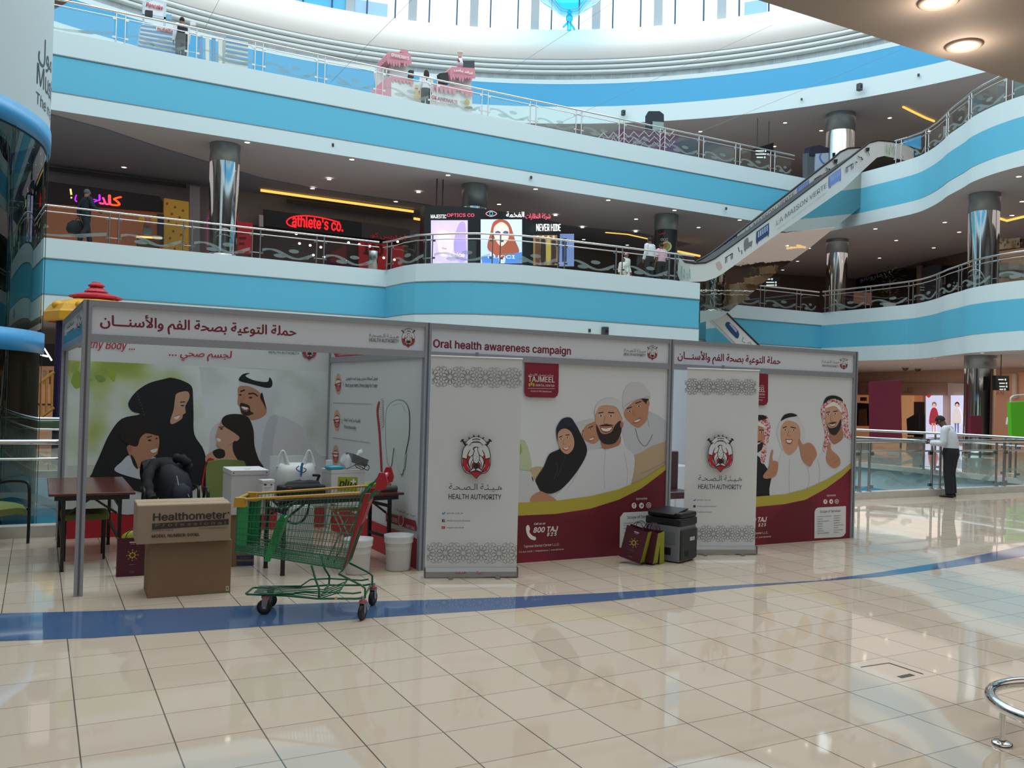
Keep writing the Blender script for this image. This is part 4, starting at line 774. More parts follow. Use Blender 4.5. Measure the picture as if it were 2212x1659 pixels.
# --- cartons
CARD = mat('#866a51', .8, noise=.08, scale=3, name='cardboard'); CARD2 = mat('#a18a73', .8, noise=.06, scale=4, name='pale_cardboard'); TAPE = mat('#b79b78', .3); PRINT = mat('#3a322c', .7)
def carton(name, x0, x1, y0, y1, z0, z1, card, label, ang=0., prints=None, seam=True):
    c = V(((x0+x1)/2, y0, z0)); t = thing(name, c, label, 'box'); M = frame2(c, ang)
    w2 = (x1-x0)/2; m = MB(); m.rbox(-w2, w2, 0, y1-y0, 0, z1-z0, card, .006); tmb(m, M); b = m.build('carton_body', t)
    m = MB()
    for k in (-1, 1): m.hexa([V(p) for p in ((-w2*.985, (y1-y0)/2+k*.004, z1-z0-.001), (w2*.985, (y1-y0)/2+k*.004, z1-z0-.001), (w2*.985, (y1-y0)/2+k*(y1-y0)*.48, z1-z0-.001), (-w2*.985, (y1-y0)/2+k*(y1-y0)*.48, z1-z0-.001), (-w2*.985, (y1-y0)/2+k*.004, z1-z0+.003), (w2*.985, (y1-y0)/2+k*.004, z1-z0+.003), (w2*.985, (y1-y0)/2+k*(y1-y0)*.48, z1-z0+.003), (-w2*.985, (y1-y0)/2+k*(y1-y0)*.48, z1-z0+.003))], card)
    tmb(m, M); m.build('flap', t)
    if seam:
        m = MB(); m.box(-w2*1.002, w2*1.002, (y1-y0)/2-.025, (y1-y0)/2+.025, z1-z0+.0032, z1-z0+.0042, TAPE); m.box(-w2-.001, -w2, (y1-y0)/2-.025, (y1-y0)/2+.025, z1-z0-.08, z1-z0+.0042, TAPE); tmb(m, M); m.build('tape', t)
    if prints:
        m = MB(); o = M @ V((0, -.0012, 0)); A = Art(m, o, M.to_3x3() @ V((1, 0, 0)), (0, 0, 1)); prints(A); m.build('printing', t)
    return t
bz = on_y(400, 1171, 7.9).z
a, b = on_z(318, 1293, 0), on_z(497, 1279, 0)
def pr_big(A): A.poly(px_rect(488, 1266, 494, 1276), mat('#cfc9c0')); A.poly(px_rect(490, 1268, 492, 1274), PRINT)
carton('cardboard_box', a.x, b.x, 7.9, 8.3, 0, bz, CARD, 'large plain brown cardboard box standing on the floor under the printed box', -1.5, pr_big)
hz = on_y(400, 1090, 7.86).z; hx0, hx1 = on_y(296, 1130, 7.86).x, on_y(498, 1130, 7.86).x
qh = zf(0, 960, .226)
def pr_h(A):
    A.text('Healthometer', *qh((1465, 732))[0], 2160*.226, PRINT, .03, hpx=16); A.poly(qh((1455, 757), (2185, 712), (2185, 765), (1453, 815)), PRINT); A.text('P r o f e s s i o n a l', *qh((1485, 788))[0], 2160*.226, mat('#7d6248'), .02, hpx=7)
    A.text('INVENTORY No. 500KL-00', *qh((1453, 832))[0], 1655*.226, PRINT); A.text('QUALITY WEIGHING PRODUCTS', *qh((1900, 812))[0], 2170*.226, PRINT, hpx=3); A.text('MODEL NUMBER: 500KL', *qh((1452, 892))[0], 1908*.226, PRINT, .03); A.ell(*qh((2184, 652))[0], 2, 2, PRINT)
carton('cardboard_box', hx0, hx1, 7.86, 8.28, bz+.004, hz, CARD2, 'printed brown carton with model number lying on top of the big plain box', -1.5, pr_h)
def pr_b(A):
    for y0, y1 in ((1117, 1137), (1139, 1152), (1162, 1177), (1200, 1208), (1213, 1221)): A.poly(px_rect(511, y0, 548, y1), mat('#233a66', .6))
    A.text('BROXO', 521, 1136, 548, mat('#8a7a66'), .02); A.text('BY BROXO', 519, 1207, 540, mat('#8a7a66'), .01)
xa, xb = on_y(492, 1200, 9.0).x, on_y(549, 1200, 9.0).x; cz = on_y(520, 1112, 9.0).z
carton('cardboard_box', xa, xb, 9.0, 9.3, 0, cz, CARD, 'brown carton with dark blue printed bands behind the trolley', 0, pr_b)
xa, xb = on_y(499, 1060, 8.97).x, on_y(579, 1060, 8.97).x; wz = on_y(530, 1016, 8.97).z
WBOX = mat('#c8c9cb', .5)
t = thing('storage_box', ((xa+xb)/2, 8.97, cz), 'large plain white box with dark corner dots stacked on the blue banded carton', 'box')
m = MB(); m.rbox(xa, xb, 8.97, 9.42, cz+.004, wz-.05, WBOX, .006); m.build('box_body', t); m = MB(); m.rbox(xa-.004, xb+.004, 8.966, 9.424, wz-.05, wz, WBOX, .006)
for x in (xa+.02, xb-.02): m.cyl((x, 8.964, wz-.025), (x, 8.968, wz-.025), .006, INK, n=8)
m.box((xa+xb)/2-.03, (xa+xb)/2+.03, 9.1, 9.11, wz, wz+.002, GREYINK); m.build('lid', t)
xa, xb = on_y(612, 1150, 9.5).x, on_y(678, 1150, 9.5).x
carton('storage_box', xa, xb, 9.5, 9.8, 0, on_y(640, 1098, 9.5).z, WBOX, 'white carton on the floor under the cluttered table', 0, None)
# --- folding tables
WOOD = mat('#5b3029', .18, noise=.25, scale=6, name='dark_laminate'); EDGE = mat('#4a2620', .4); LEGB = mat('#15161b', .45)
def folding_table(c, ang, w_, d, label, zt=.74):
    t = thing('folding_table', (c[0], c[1], 0), label, 'table', 'folding tables in the booth'); M = frame2((c[0], c[1], 0), ang)
    m = MB(); m.rbox(-w_/2, w_/2, -d/2, d/2, zt-.025, zt, WOOD, .006); tmb(m, M); tp = m.build('table_top', t)
    for sx in (-1, 1):
        x = sx*(w_/2-.13)
        for sy in (-1, 1):
            m = MB(); m.box(x-.016, x+.016, sy*(d/2-.07)-.016, sy*(d/2-.07)+.016, 0.012, zt-.026, LEGB); m.box(x-.018, x+.018, sy*(d/2-.07)-.018, sy*(d/2-.07)+.018, 0, .014, BLACK); tmb(m, M); m.build('leg', t)
        m = MB()
        for z in (.28, .6): m.box(x-.012, x+.012, -d/2+.08, d/2-.08, z-.015, z+.015, LEGB)
        tmb(m, M); m.build('cross_bar', t)
        for sy in (-1, 1): m = MB(); m.hexa([V((x-sx*.02, sy*(d/2-.1)-.006, .54)), V((x-sx*.03, sy*(d/2-.1)-.006, .52)), V((x-sx*.03, sy*(d/2-.1)+.006, .52)), V((x-sx*.02, sy*(d/2-.1)+.006, .54)), V((x-sx*.26, sy*(d/2-.1)-.006, zt-.03)), V((x-sx*.29, sy*(d/2-.1)-.006, zt-.03)), V((x-sx*.29, sy*(d/2-.1)+.006, zt-.03)), V((x-sx*.26, sy*(d/2-.1)+.006, zt-.03))], LEGB); tmb(m, M); m.build('brace', t)
    m = MB(); m.box(-w_/2+.05, w_/2-.05, -d/2+.03, -d/2+.05, zt-.07, zt-.026, LEGB); m.box(-w_/2+.05, w_/2-.05, d/2-.05, d/2-.03, zt-.07, zt-.026, LEGB); tmb(m, M); m.build('apron', t)
    return t, M
ta = on_z(93, 1067, .74); tb_ = on_z(283, 1064, .74); tc = on_z(276, 1030, .74); td = on_z(110, 1032, .74)
folding_table(((ta.x+tb_.x+tc.x+td.x)/4, (ta.y+tb_.y+tc.y+td.y)/4), 0, tb_.x-ta.x, (tc.y+td.y-ta.y-tb_.y)/2, 'bare brown folding table beside the green armchair at the corner post')
tbl, TM = folding_table((2.63, 8.72), 9, 1.40, .56, 'brown folding table cluttered with bags and boxes behind the trolley')
TZ = .74
def on_table(px_, back=0.): # point on the second table's top under a pixel column, on its middle line
    a_ = TM @ V((-1, back, 0)); b_ = TM @ V((1, back, 0)); d_ = (b_-a_).normalized(); n_ = V((-d_.y, d_.x, 0)); p = on_plane(px_, 1050, a_, n_); return V((p.x, p.y, TZ))
# --- green armchairs
OLIVE = mat('#626c34', .8, noise=.07, scale=40, name='olive_fabric')
def armchair(loc, ang, label):
    t = thing('armchair', (0, 0, 0), label, 'chair', 'green armchairs in the booth'); t['_o'] = (0, 0, 0)
    m = MB(); rows = []
    for j in range(9):
        y = -.24+.48*j/8; rows.append([V((-.24+.48*i/8, y, .46-.05*((i-4)/4)**4*.6-.05*((j-4)/4)**4*.5-(.03 if j == 0 else 0))) for i in range(9)])
    m.sheet(rows, OLIVE); m.sheet([[p-V((0, 0, .07)) for p in r_] for r_ in rows][::-1], OLIVE)
    edge = rows[0]+[r_[-1] for r_ in rows[1:]]+rows[-1][::-1][1:]+[r_[0] for r_ in rows[::-1][1:]]
    m.strip([p-V((0, 0, .07)) for p in edge], edge, OLIVE, True); m.build('seat', t)
    m = MB(); rw = []
    for j in range(9):
        z = .52+.43*j/8; hw_ = .225*(1-.12*max(0, (j-6)/2)**2-.05*max(0, (1-j))); lean = .20+.11*j/8
        rw.append([V((-hw_+2*hw_*i/8, lean+.05*(1-((i-4)/4)**2), z-.02*((i-4)/4)**2)) for i in range(9)])
    m.sheet(rw, OLIVE); m.sheet([[p+V((0, .035, 0)) for p in r_] for r_ in rw][::-1], OLIVE)
    edge = rw[0]+[r_[-1] for r_ in rw[1:]]+rw[-1][::-1][1:]+[r_[0] for r_ in rw[::-1][1:]]
    m.strip([p+V((0, .035, 0)) for p in edge], edge, OLIVE, True); m.build('backrest', t)
    for s_ in (-1, 1):
        m = MB(); m.tube(spline([(s_*.27, -.24, 0), (s_*.275, -.235, .3), (s_*.275, -.225, .6), (s_*.275, -.16, .67), (s_*.27, .1, .66), (s_*.25, .25, .62)], False, 4), .016, BLACK, 8); m.build('armrest', t)
        m = MB(); m.tube([(s_*.25, .30, 0), (s_*.25, .26, .4), (s_*.23, .29, .7), (s_*.2, .34, .92)], .014, BLACK, 8); m.build('leg', t)
    m = MB(); m.box(-.26, .26, -.2, -.17, .36, .385, BLACK); m.box(-.25, .25, .2, .23, .36, .385, BLACK)
    for s_ in (-1, 1): m.box(s_*.255-.012, s_*.255+.012, -.22, .27, .36, .385, BLACK)
    m.build('seat_frame', t)
    t.location = loc; t.rotation_euler = (0, 0, math.radians(ang)); return t
pC = on_y(497, 1050, 10.1); ch = armchair((pC.x, 10.05, 0), 0, 'green armchair right behind the large white box')
pB = on_y(372, 1050, 10.3)
copy_thing(ch, (pB.x-.03, 10.3, 0), 'green armchair draped with a black jacket and backpack')
pA = on_z(-2, 1170, 0); copy_thing(ch, (pA.x-.08, 11.05, 0), 'green armchair cut off at the picture edge outside the booth', math.radians(40))
pD = on_y(180, 1075, 10.4); t = thing('stool', (pD.x, 10.0, 0), 'green upholstered stool pushed under the bare brown table', 'stool'); m = MB(); m.rbox(pD.x-.22, pD.x+.22, 9.8, 10.2, .4, .47, OLIVE, .03); m.build('seat', t)
for a in (-.18, .18):
    for b in (9.84, 10.16): m = MB(); m.cyl((pD.x+a, b, 0), (pD.x+a, b, .4), .012, BLACK); m.build('leg', t)
# --- jacket and backpack on the second armchair
JKT = mat('#111317', .85, name='black_jacket_cloth'); NAVY = mat('#12151f', .75)
def lump(m, pts, mm, seed=0):  # soft body lofted through rings (cx, cy, z, rx, ry)
    n = 16; rows = []; rnd = random.Random(seed)
    for cx, cy, z, rx, ry in pts:
        ph = rnd.random()*6; rows.append([V((cx+rx*math.cos(2*math.pi*i/n)*(1+.06*math.sin(3*2*math.pi*i/n+ph)), cy+ry*math.sin(2*math.pi*i/n)*(1+.06*math.cos(4*2*math.pi*i/n+ph)), z+.01*math.sin(5*i+ph))) for i in range(n)])
    vs = [p for r_ in rows for p in r_]; fs = [(j*n+i, j*n+(i+1) % n, (j+1)*n+(i+1) % n, (j+1)*n+i) for j in range(len(rows)-1) for i in range(n)]
    m.add(vs, fs, mm, True); m.add(vs, [list(range(n))[::-1], [(len(rows)-1)*n+i for i in range(n)]], mm, True)
bx, by = pB.x, 10.3
t = thing('backpack', (bx+.02, by-.05, .48), 'dark navy backpack with white zip pulls sitting on the green armchair', 'backpack')
m = MB(); lump(m, [(bx+.04, by-.02, .485, .15, .11), (bx+.04, by-.02, .55, .18, .14), (bx+.03, by, .68, .175, .13), (bx+.01, by+.03, .80, .15, .11), (bx-.01, by+.06, .88, .09, .07), (bx-.01, by+.06, .90, .03, .03)], NAVY, 2); m.build('bag_body', t)
m = MB(); lump(m, [(bx+.08, by-.15, .50, .09, .04), (bx+.08, by-.16, .56, .1, .05), (bx+.07, by-.14, .66, .095, .04), (bx+.06, by-.12, .71, .05, .02)], mat('#161b2d', .7), 3); m.build('front_pocket', t)
m = MB(); m.tube([(bx+.02, by-.16, .80), (bx+.04, by-.185, .70)], .007, mat('#c9c9c9', .3, .8)); m.tube([(bx+.14, by-.19, .60), (bx+.15, by-.2, .57)], .006, mat('#c9c9c9', .3, .8)); m.build('zip_pull', t, 'silver zip pull')
m = MB(); m.tube(spline([(bx+.1, by-.2, .5), (bx+.0, by-.26, .48), (bx+.1, by-.27, .47), (bx+.16, by-.22, .46)], False), .008, NAVY); m.build('strap', t)
t = thing('jacket', (bx-.12, by, .5), 'black jacket hanging over the green armchair beside the backpack', 'jacket')
m = MB(); rows = []
for j in range(15):
    s_ = j/14; r_ = []
    for i in range(13):
        u_ = -1+2*i/12
        if s_ < .5: y = by+.22+.12*(.5-s_)*0-.30*(.5-s_)*(1+.25*math.sin(3*u_)); z = .965-.42*(.5-s_)*1.5+.02*math.sin(6*u_+s_*5)
        else: y = by+.34+.08*(s_-.5); z = .965-.5*(s_-.5)*1.2
        r_.append(V((bx-.05+u_*(.21+.05*math.sin(4*s_))+.03*math.sin(7*s_+u_), y-.03*math.cos(5*u_+3*s_), z-.05*u_*u_)))
    rows.append(r_)
m.sheet(rows, JKT); m.sheet([[p+V((0, .018, -.012)) for p in r_] for r_ in rows][::-1], JKT); m.build('jacket_body', t)
m = MB(); m.tube(spline([(bx-.16, by+.2, .92), (bx-.25, by+.02, .78), (bx-.25, by-.12, .62), (bx-.22, by-.22, .55)], False), .05, JKT, 10, rs=[.055+.008*math.sin(k*1.7) for k in range(16)]); m.build('sleeve', t)
m = MB(); m.tube(spline([(bx+.05, by+.18, .965), (bx+.13, by+.08, .95), (bx+.17, by+.1, .88)], False), .05, JKT, 10, rs=[.05+.01*math.sin(k*2.1) for k in range(11)]); m.build('hood', t)
# --- on the cluttered table
PLAS = mat('#d9dcdc', .35, alpha=.86, name='white_plastic_film')
p = on_table(637, .07); t = thing('carrier_bag', p, 'white plastic carrier bag with a blue figure logo standing on the cluttered table', 'bag')
m = MB(); rows = []; n = 24
for zz_, w2, d2 in ((.012, .16, .065), (.03, .18, .08), (.12, .195, .085), (.22, .195, .075), (.28, .185, .045), (.315, .175, .015)):
    rows.append([V((p.x+w2*math.copysign(abs(math.cos(q))**.5, math.cos(q)), p.y+d2*math.copysign(abs(math.sin(q))**.7, math.sin(q))*(1+.12*math.sin(7*q+zz_*20)), TZ+zz_-(.035*(1-abs(math.cos(q)))**1 if zz_ > .3 else 0)+.006*math.sin(9*q))) for q in [2*math.pi*i/n for i in range(n)]])
m.add([v for r_ in rows for v in r_], [(j*n+i, j*n+(i+1) % n, (j+1)*n+(i+1) % n, (j+1)*n+i) for j in range(len(rows)-1) for i in range(n)]+[[(len(rows)-1)*n+i for i in range(n)]], PLAS, True)
A = Art(m, (p.x, p.y-.1, 0), (1, 0, 0), (0, 0, 1)); qz = zf(450, 960, .226); A.ell(*qz((898, 190))[0], 3, 3.4, mat('#1f6fb0')); A.blob(qz((880, 208), (905, 205), (893, 300), (880, 300)), mat('#1f6fb0')); A.line(qz((868, 205), (840, 230), (860, 252), (878, 258)), 2, mat('#4a2b55')); A.line(qz((910, 225), (935, 240), (920, 262), (895, 272)), 2, mat('#4a2b55'))
m.build('bag_body', t)
for s_ in (-1, 1):
    m = MB(); o = V((p.x+s_*.125, p.y, TZ+.30)); P = spline([o+V((s_*.05, 0, -.03)), o+V((s_*.042, 0, .04)), o+V((s_*.018, 0, .115)), o+V((-s_*.004, 0, .118)), o+V((-s_*.022, 0, .06)), o+V((-s_*.045, 0, -.02))], False, 5)
    m.tube(P, .014, PLAS, 8, rs=[.011+.02*(abs(k-(len(P)-1)/2)/(len(P)/2))**2 for k in range(len(P))]); m.build('handle', t)
p = on_table(651, -.15); t = thing('laptop_bag', p, 'black padded bag with a raised handle lying on the cluttered table', 'bag')
M = frame2(p, 9); m = MB(); m.rbox(-.22, .22, -.1, .1, .002, .11, mat('#141417', .75), .03); lm = MB(); k0 = len(m.v); lump(m, [(0, .0, .095, .2, .088), (0, .0, .135, .17, .07), (0, .0, .15, .08, .04)], mat('#1b1b1f', .8), 9); tmb(m, M); m.build('bag_body', t)
m = MB(); m.tube(spline([(.17, .05, .09), (.2, .05, .17), (.205, .05, .19), (.14, .05, .195)], False), .014, mat('#111114', .6)); tmb(m, M); m.build('handle', t)
m = MB(); m.tube(spline([(-.19, -.09, .115), (-.1, -.1, .118), (.0, -.1, .115), (.15, -.1, .115)], False), .005, mat('#3a3c40', .4, .5)); m.box(-.09, -.06, -.108, -.1, .07, .08, RED); m.box(-.18, -.15, -.106, -.1, .09, .1, RED); tmb(m, M); m.build('zip', t)
def sbox(name, px0, px1, back, z0, py_top, label, mm, arts=None, d=.12, lid=True, cat='box'):
    a_, b_ = on_table(px0, back), on_table(px1, back); c = (a_+b_)/2; L_ = (b_-a_).length; t = thing(name, (c.x, c.y, z0), label, cat)
    M = frame2((c.x, c.y, z0), 9); zt_ = on_plane((px0+px1)/2, py_top, c, V((math.sin(math.radians(9)), -math.cos(math.radians(9)), 0))).z-z0
    m = MB(); m.rbox(-L_/2, L_/2, 0, d, 0, zt_*(.85 if lid else 1), mm, .004)
    if arts: A = Art(m, M @ V((0, -.001, 0)), M.to_3x3() @ V((1, 0, 0)), (0, 0, 1)); arts(A)
    n0 = 0; MM = M
    for i in range(len(m.v)):
        pass
    # only the box vertices are local; printed vertices are already placed
    nb = 16*6
    for i in range(nb): m.v[i] = tuple(M @ V(m.v[i]))
    m.build('box_body', t)
    if lid: m = MB(); m.rbox(-L_/2-.003, L_/2+.003, -.003, d+.003, zt_*.85, zt_, mm, .004); tmb(m, M); m.build('lid', t)
    return t, zt_+z0, c
def a_glove(A): A.ell(573, 1047, 3.5, 1.8, INK); A.ell(586, 1047, 2.2, 2, GREYINK); A.text('NITRILE GLOVES', 570, 1055, 586, GREYINK, .01); A.text('100 pieces', 570, 1059, 582, GREYINK)
sbox('glove_box', 567, 593, -.24, TZ, 1037, 'small white glove box with a torn open top near the table end', WBOX, a_glove, .1)
def a_plus(A): A.poly([(730, 1030), (773, 1031), (772, 1061), (729, 1061)], mat('#93a11f')); A.text('plus', 732, 1052, 770, INK, .03, .2); A.text('fit', 732, 1041, 737, INK); A.poly(px_rect(762, 1034, 765, 1045), TEETH); A.poly(px_rect(757.5, 1038.5, 769.5, 1041.5), TEETH)
_, pz, pc = sbox('paper_box', 715, 788, -.2, TZ, 1014, 'white paper box with a lime plus label on the cluttered table', WBOX, a_plus, .22)
M9 = frame2((pc.x, pc.y, pz+.001), 9)
t = thing('wipes_pack', M9 @ V((-.1, .08, 0)), 'turquoise topped pack of wipes lying on the paper box', 'packet'); m = MB(); m.rbox(-.2, -.05, .0, .14, .002, .03, mat('#1c9db5', .4), .012); tmb(m, M9); m.build('packet_body', t); m = MB(); m.rbox(-.2, -.13, .1, .11, .03, .09, mat('#d5d7d8', .5), .004); tmb(m, M9); m.build('flap', t, 'white upright card flap')
t = thing('tissue_box', M9 @ V((.1, .12, 0)), 'grey tissue box with a white tissue pulled up on the paper box', 'tissue box'); Mt = M9 @ Matrix.Translation((.15, .14, .045)) @ Matrix.Rotation(.35, 4, 'Y') @ Matrix.Rotation(.2, 4, 'Z'); m = MB(); m.rbox(-.12, .1, -.06, .06, 0, .075, mat('#5d5f62', .6), .004); tmb(m, Mt); m.build('box_body', t)
m = MB(); lump(m, [(0, 0, .07, .03, .015), (.0, 0, .1, .025, .02), (.01, 0, .13, .035, .012), (.02, .01, .15, .012, .006)], mat('#e3e4e4', .7), 12); tmb(m, Mt); m.build('tissue', t, 'white tissue')
t = thing('plastic_wrap', M9 @ V((-.02, .1, 0)), 'crumpled clear plastic wrap heaped beside the tissue box', 'plastic'); m = MB(); lump(m, [(-.0, .05, .01, .04, .05), (-.0, .06, .07, .06, .055), (-.0, .07, .11, .05, .045), (.0, .07, .135, .03, .02)], mat('#cfd4d6', .15, alpha=.7, name='crinkled_plastic'), 14); m.v = [(x+.012*math.sin(61*z+9*x), y+.012*math.sin(47*x+31*z), z+(.014*math.sin(70*x+40*y) if z > .03 else 0)) for x, y, z in m.v]; tmb(m, M9); m.build('wrap_film', t)
t = thing('cable', M9 @ V((.1, -.02, 0)), 'black power cable coiled on top of the white paper box', 'cable'); m = MB(); m.tube(spline([(-.03, -.02, .01), (.02, -.03, .03), (.08, -.01, .05), (.13, -.03, .06), (.17, -.02, .02), (.13, -.04, -.0), (.08, -.02, .02), (.05, -.04, .05), (.1, -.05, .03), (.18, -.06, -.01), (.2, -.05, .03), (.16, -.05, .05)], False, 6), .004, BLACK, 6); tmb(m, M9); m.build('cord', t)
p = on_table(830, .02); t = thing('document_tray', p, 'lime green flat document case at the far end of the cluttered table', 'case'); M = frame2(p, 9); m = MB(); m.rbox(-.24, .08, -.02, .2, 0, .07, mat('#8f9a43', .5), .01); tmb(m, M); m.build('case_body', t); m = MB(); m.box(-.24, .08, -.021, .2, .033, .037, mat('#5f672d', .5)); tmb(m, M); m.build('case_seam', t)
p = on_table(851, -.12); t = thing('towel', p, 'rolled grey towel in front of the lime document case', 'towel'); M = frame2(p, 9); m = MB(); m.tube([(-.16, 0, .03), (.0, .0, .031), (.03, 0, .03)], .03, mat('#6b6d6e', .95, bump=.6, scale=90), 14); m.tube([(-.163, -.01, .012), (.033, -.01, .012)], .012, mat('#6b6d6e', .95, bump=.6, scale=90), 8); tmb(m, M); m.build('towel_roll', t)
a_, b_ = on_table(583, .235), on_table(655, .235); t = thing('notice_board', (a_+b_)/2, 'pale blank board leaning behind the white carrier bag', 'board'); m = MB(); m.hexa([a_+V((0, .0, 0)), b_, b_+V((0, .012, 0)), a_+V((0, .012, 0))]+[p+V((0, .03, .36)) for p in (a_, b_, b_+V((0, .012, 0)), a_+V((0, .012, 0)))], mat('#c3c6c8', .5)); m.build('board', t)
# cable loop below the table, folding stool and bins
c0 = on_y(640, 1100, 8.72); t = thing('cable', (c0.x, 8.72, .5), 'thick black cable looping down under the cluttered table', 'cable'); m = MB()
qz = zf(450, 960, .226); m.tube(spline([on_y(*p, 8.36) for p in qz((970, 520), (950, 640), (900, 730), (820, 755), (740, 720), (735, 650), (780, 590), (840, 550), (700, 590), (640, 560), (610, 520))], False, 5), .012, BLACK, 8); m.build('cord', t)
st_ = on_y(750, 1100, 8.9); t = thing('folding_stool', (st_.x, 8.9, 0), 'folding stool with a pale wooden seat and crossed steel legs under the table', 'stool'); z = on_y(750, 1098, 8.9).z
m = MB(); m.rbox(st_.x-.15, st_.x+.13, 8.82, 9.08, z-.025, z, mat('#b08a5e', .5), .02); m.build('seat', t)
for s_ in (-1, 1):
    for k in (-1, 1): m = MB(); m.cyl((st_.x-.14*k, 8.95+s_*.11, .012), (st_.x+.12*k, 8.95+s_*.11, z-.02), .009, STEEL, n=8); m.ball((st_.x-.14*k, 8.95+s_*.11, .013), .014, .014, .013, BLACK, 8); m.build('leg', t)
m = MB(); m.cyl((st_.x-.14, 8.84, .03), (st_.x-.14, 9.06, .03), .008, STEEL); m.cyl((st_.x+.13, 8.84, .03), (st_.x+.13, 9.06, .03), .008, STEEL); m.build('stretcher', t)
BIN = mat('#d2d2d2', .4, name='white_bin_plastic')
def bin_(px0, px1, pyb, pyt, label):
    a_ = on_z((px0+px1)/2, pyb, 0); a_.y += .1; h_ = on_y((px0+px1)/2, pyt, a_.y-.05).z; r_ = (on_y(px1, pyb-60, a_.y)-on_y(px0, pyb-60, a_.y)).length/2*.92
    t = thing('waste_bin', (a_.x, a_.y, 0), label, 'bin', 'white waste bins'); m = MB(); m.lathe((a_.x, a_.y, 0), [(0, .004), (r_*.8, .002), (r_*.84, .012), (r_*.98, h_*.97), (r_*1.03, h_*.98), (r_*1.03, h_), (r_*.95, h_), (r_*.78, .02), (0, .02)], BIN, 28, sy=.85); m.build('bin_body', t)
    m = MB(); m.lathe((a_.x, a_.y, 0), [(r_*.93, h_*.6), (r_*.97, h_+.004), (r_*1.06, h_+.006), (r_*1.05, h_*.95), (r_*1.03, h_*.88), (r_*1.03, h_*.80)], PLAS, 28, sy=.85); m.build('bin_liner', t, 'thin white plastic liner folded over the rim')
bin_(747, 811, 1243, 1165, 'white waste bin half hidden by the trolley handle end'); bin_(836, 899, 1235, 1157, 'white waste bin beside the booth post and taller banner')
# --- gift bags
LIME = mat('#8f9326', .5); BAGM = mat('#4a1428', .45)
def gift_bag(loc, ang, tilt, w_, d, h_, label, tissue=False, art=True):
    t = thing('gift_bag', loc, label, 'bag', 'burgundy paper gift bags'); M = Matrix.Translation(loc) @ Matrix.Rotation(math.radians(ang), 4, 'Z') @ Matrix.Rotation(math.radians(tilt), 4, 'Y')
    m = MB(); p = [V(v) for v in ((-w_/2, 0, 0), (w_/2, 0, 0), (w_/2, d, 0), (-w_/2, d, 0), (-w_/2, d*.08, h_), (w_/2, d*.08, h_), (w_/2, d*.92, h_), (-w_/2, d*.92, h_))]
    m.add(p, [(0, 1, 5, 4), (2, 3, 7, 6), (3, 2, 1, 0)], BAGM); g = (V((w_/2-.012, d/2, 0)), V((w_/2-.018, d/2, h_*.97)))
    m.add([p[1], p[2], p[6], p[5], *g], [(0, 4, 5, 3), (4, 1, 2, 5)], LIME); g = (V((-w_/2+.012, d/2, 0)), V((-w_/2+.018, d/2, h_*.97))); m.add([p[0], p[3], p[7], p[4], *g], [(4, 0, 3, 5), (1, 4, 5, 2)], LIME)
    n0 = len(m.v)
    if art:
        GOLD = mat('#b3a13a', .5); cx, cz = 0, h_*.55
        for k in range(8):
            a = math.pi/4*k; f = lambda r, w2: V((cx+r*math.cos(a)-w2*math.sin(a), d*.04-.002, cz+r*math.sin(a)+w2*math.cos(a)))
            m.poly([f(.012, 0), f(.024, .009), f(.036, 0), f(.024, -.009)], GOLD); m.poly([f(.04, 0), f(.047, .006), f(.055, 0), f(.047, -.006)], GOLD)
        for z, w2 in ((.87, .028), (.835, .02), (.3, .025), (.12, .02), (.09, .025)): m.poly([V((-w2, d*.08*z-.001, h_*z)), V((w2, d*.08*z-.001, h_*z)), V((w2, d*.08*z-.001, h_*z+(.011 if z == .87 else .003))), V((-w2, d*.08*z-.001, h_*z+(.011 if z == .87 else .003)))], mat('#c9b9bd') if z > .8 else mat('#8d6a77'))
    tmb(m, M); m.build('bag_body', t)
    for s_ in (.1, .9): m = MB(); m.tube(spline([(-.06, d*s_, h_-.02), (-.055, d*s_, h_+.03), (-.02, d*s_-.015, h_+.07), (.02, d*s_-.01, h_+.07), (.055, d*s_, h_+.03), (.06, d*s_, h_-.02)], False), .004, BAGM, 6); tmb(m, M); m.build('handle', t)
    if tissue: m = MB(); lump(m, [(0, d/2, h_*.9, w_*.42, d*.4), (.02, d/2, h_+.02, w_*.4, d*.38), (.03, d/2, h_+.05, w_*.25, d*.2)], LIME, 21); tmb(m, M); m.build('tissue_paper', t, 'olive tissue paper sticking out')
a_ = on_z(253, 1247, 0); b_ = on_z(318, 1247, 0); gift_bag(((a_.x+b_.x)/2, a_.y, 0), -3, 0, (b_-a_).length, .12, on_y(270, 1163, a_.y).z, 'burgundy gift bag with gold flower behind the big cardboard box', True)
a_ = on_z(1357, 1219, 0.0); gift_bag((a_.x+.0, a_.y-.02, .05), -58, 13, .25, .13, .35, 'foremost burgundy gift bag with gold flower leaning in front of its twins')
gift_bag((a_.x+.165, a_.y-.05, .03), -66, 8, .23, .1, .34, 'burgundy gift bag with lime side squeezed in the middle of three', art=False); gift_bag((a_.x+.275, a_.y-.02, .0), -68, 0, .23, .1, .35, 'burgundy gift bag with lime side standing against the printer', art=False)
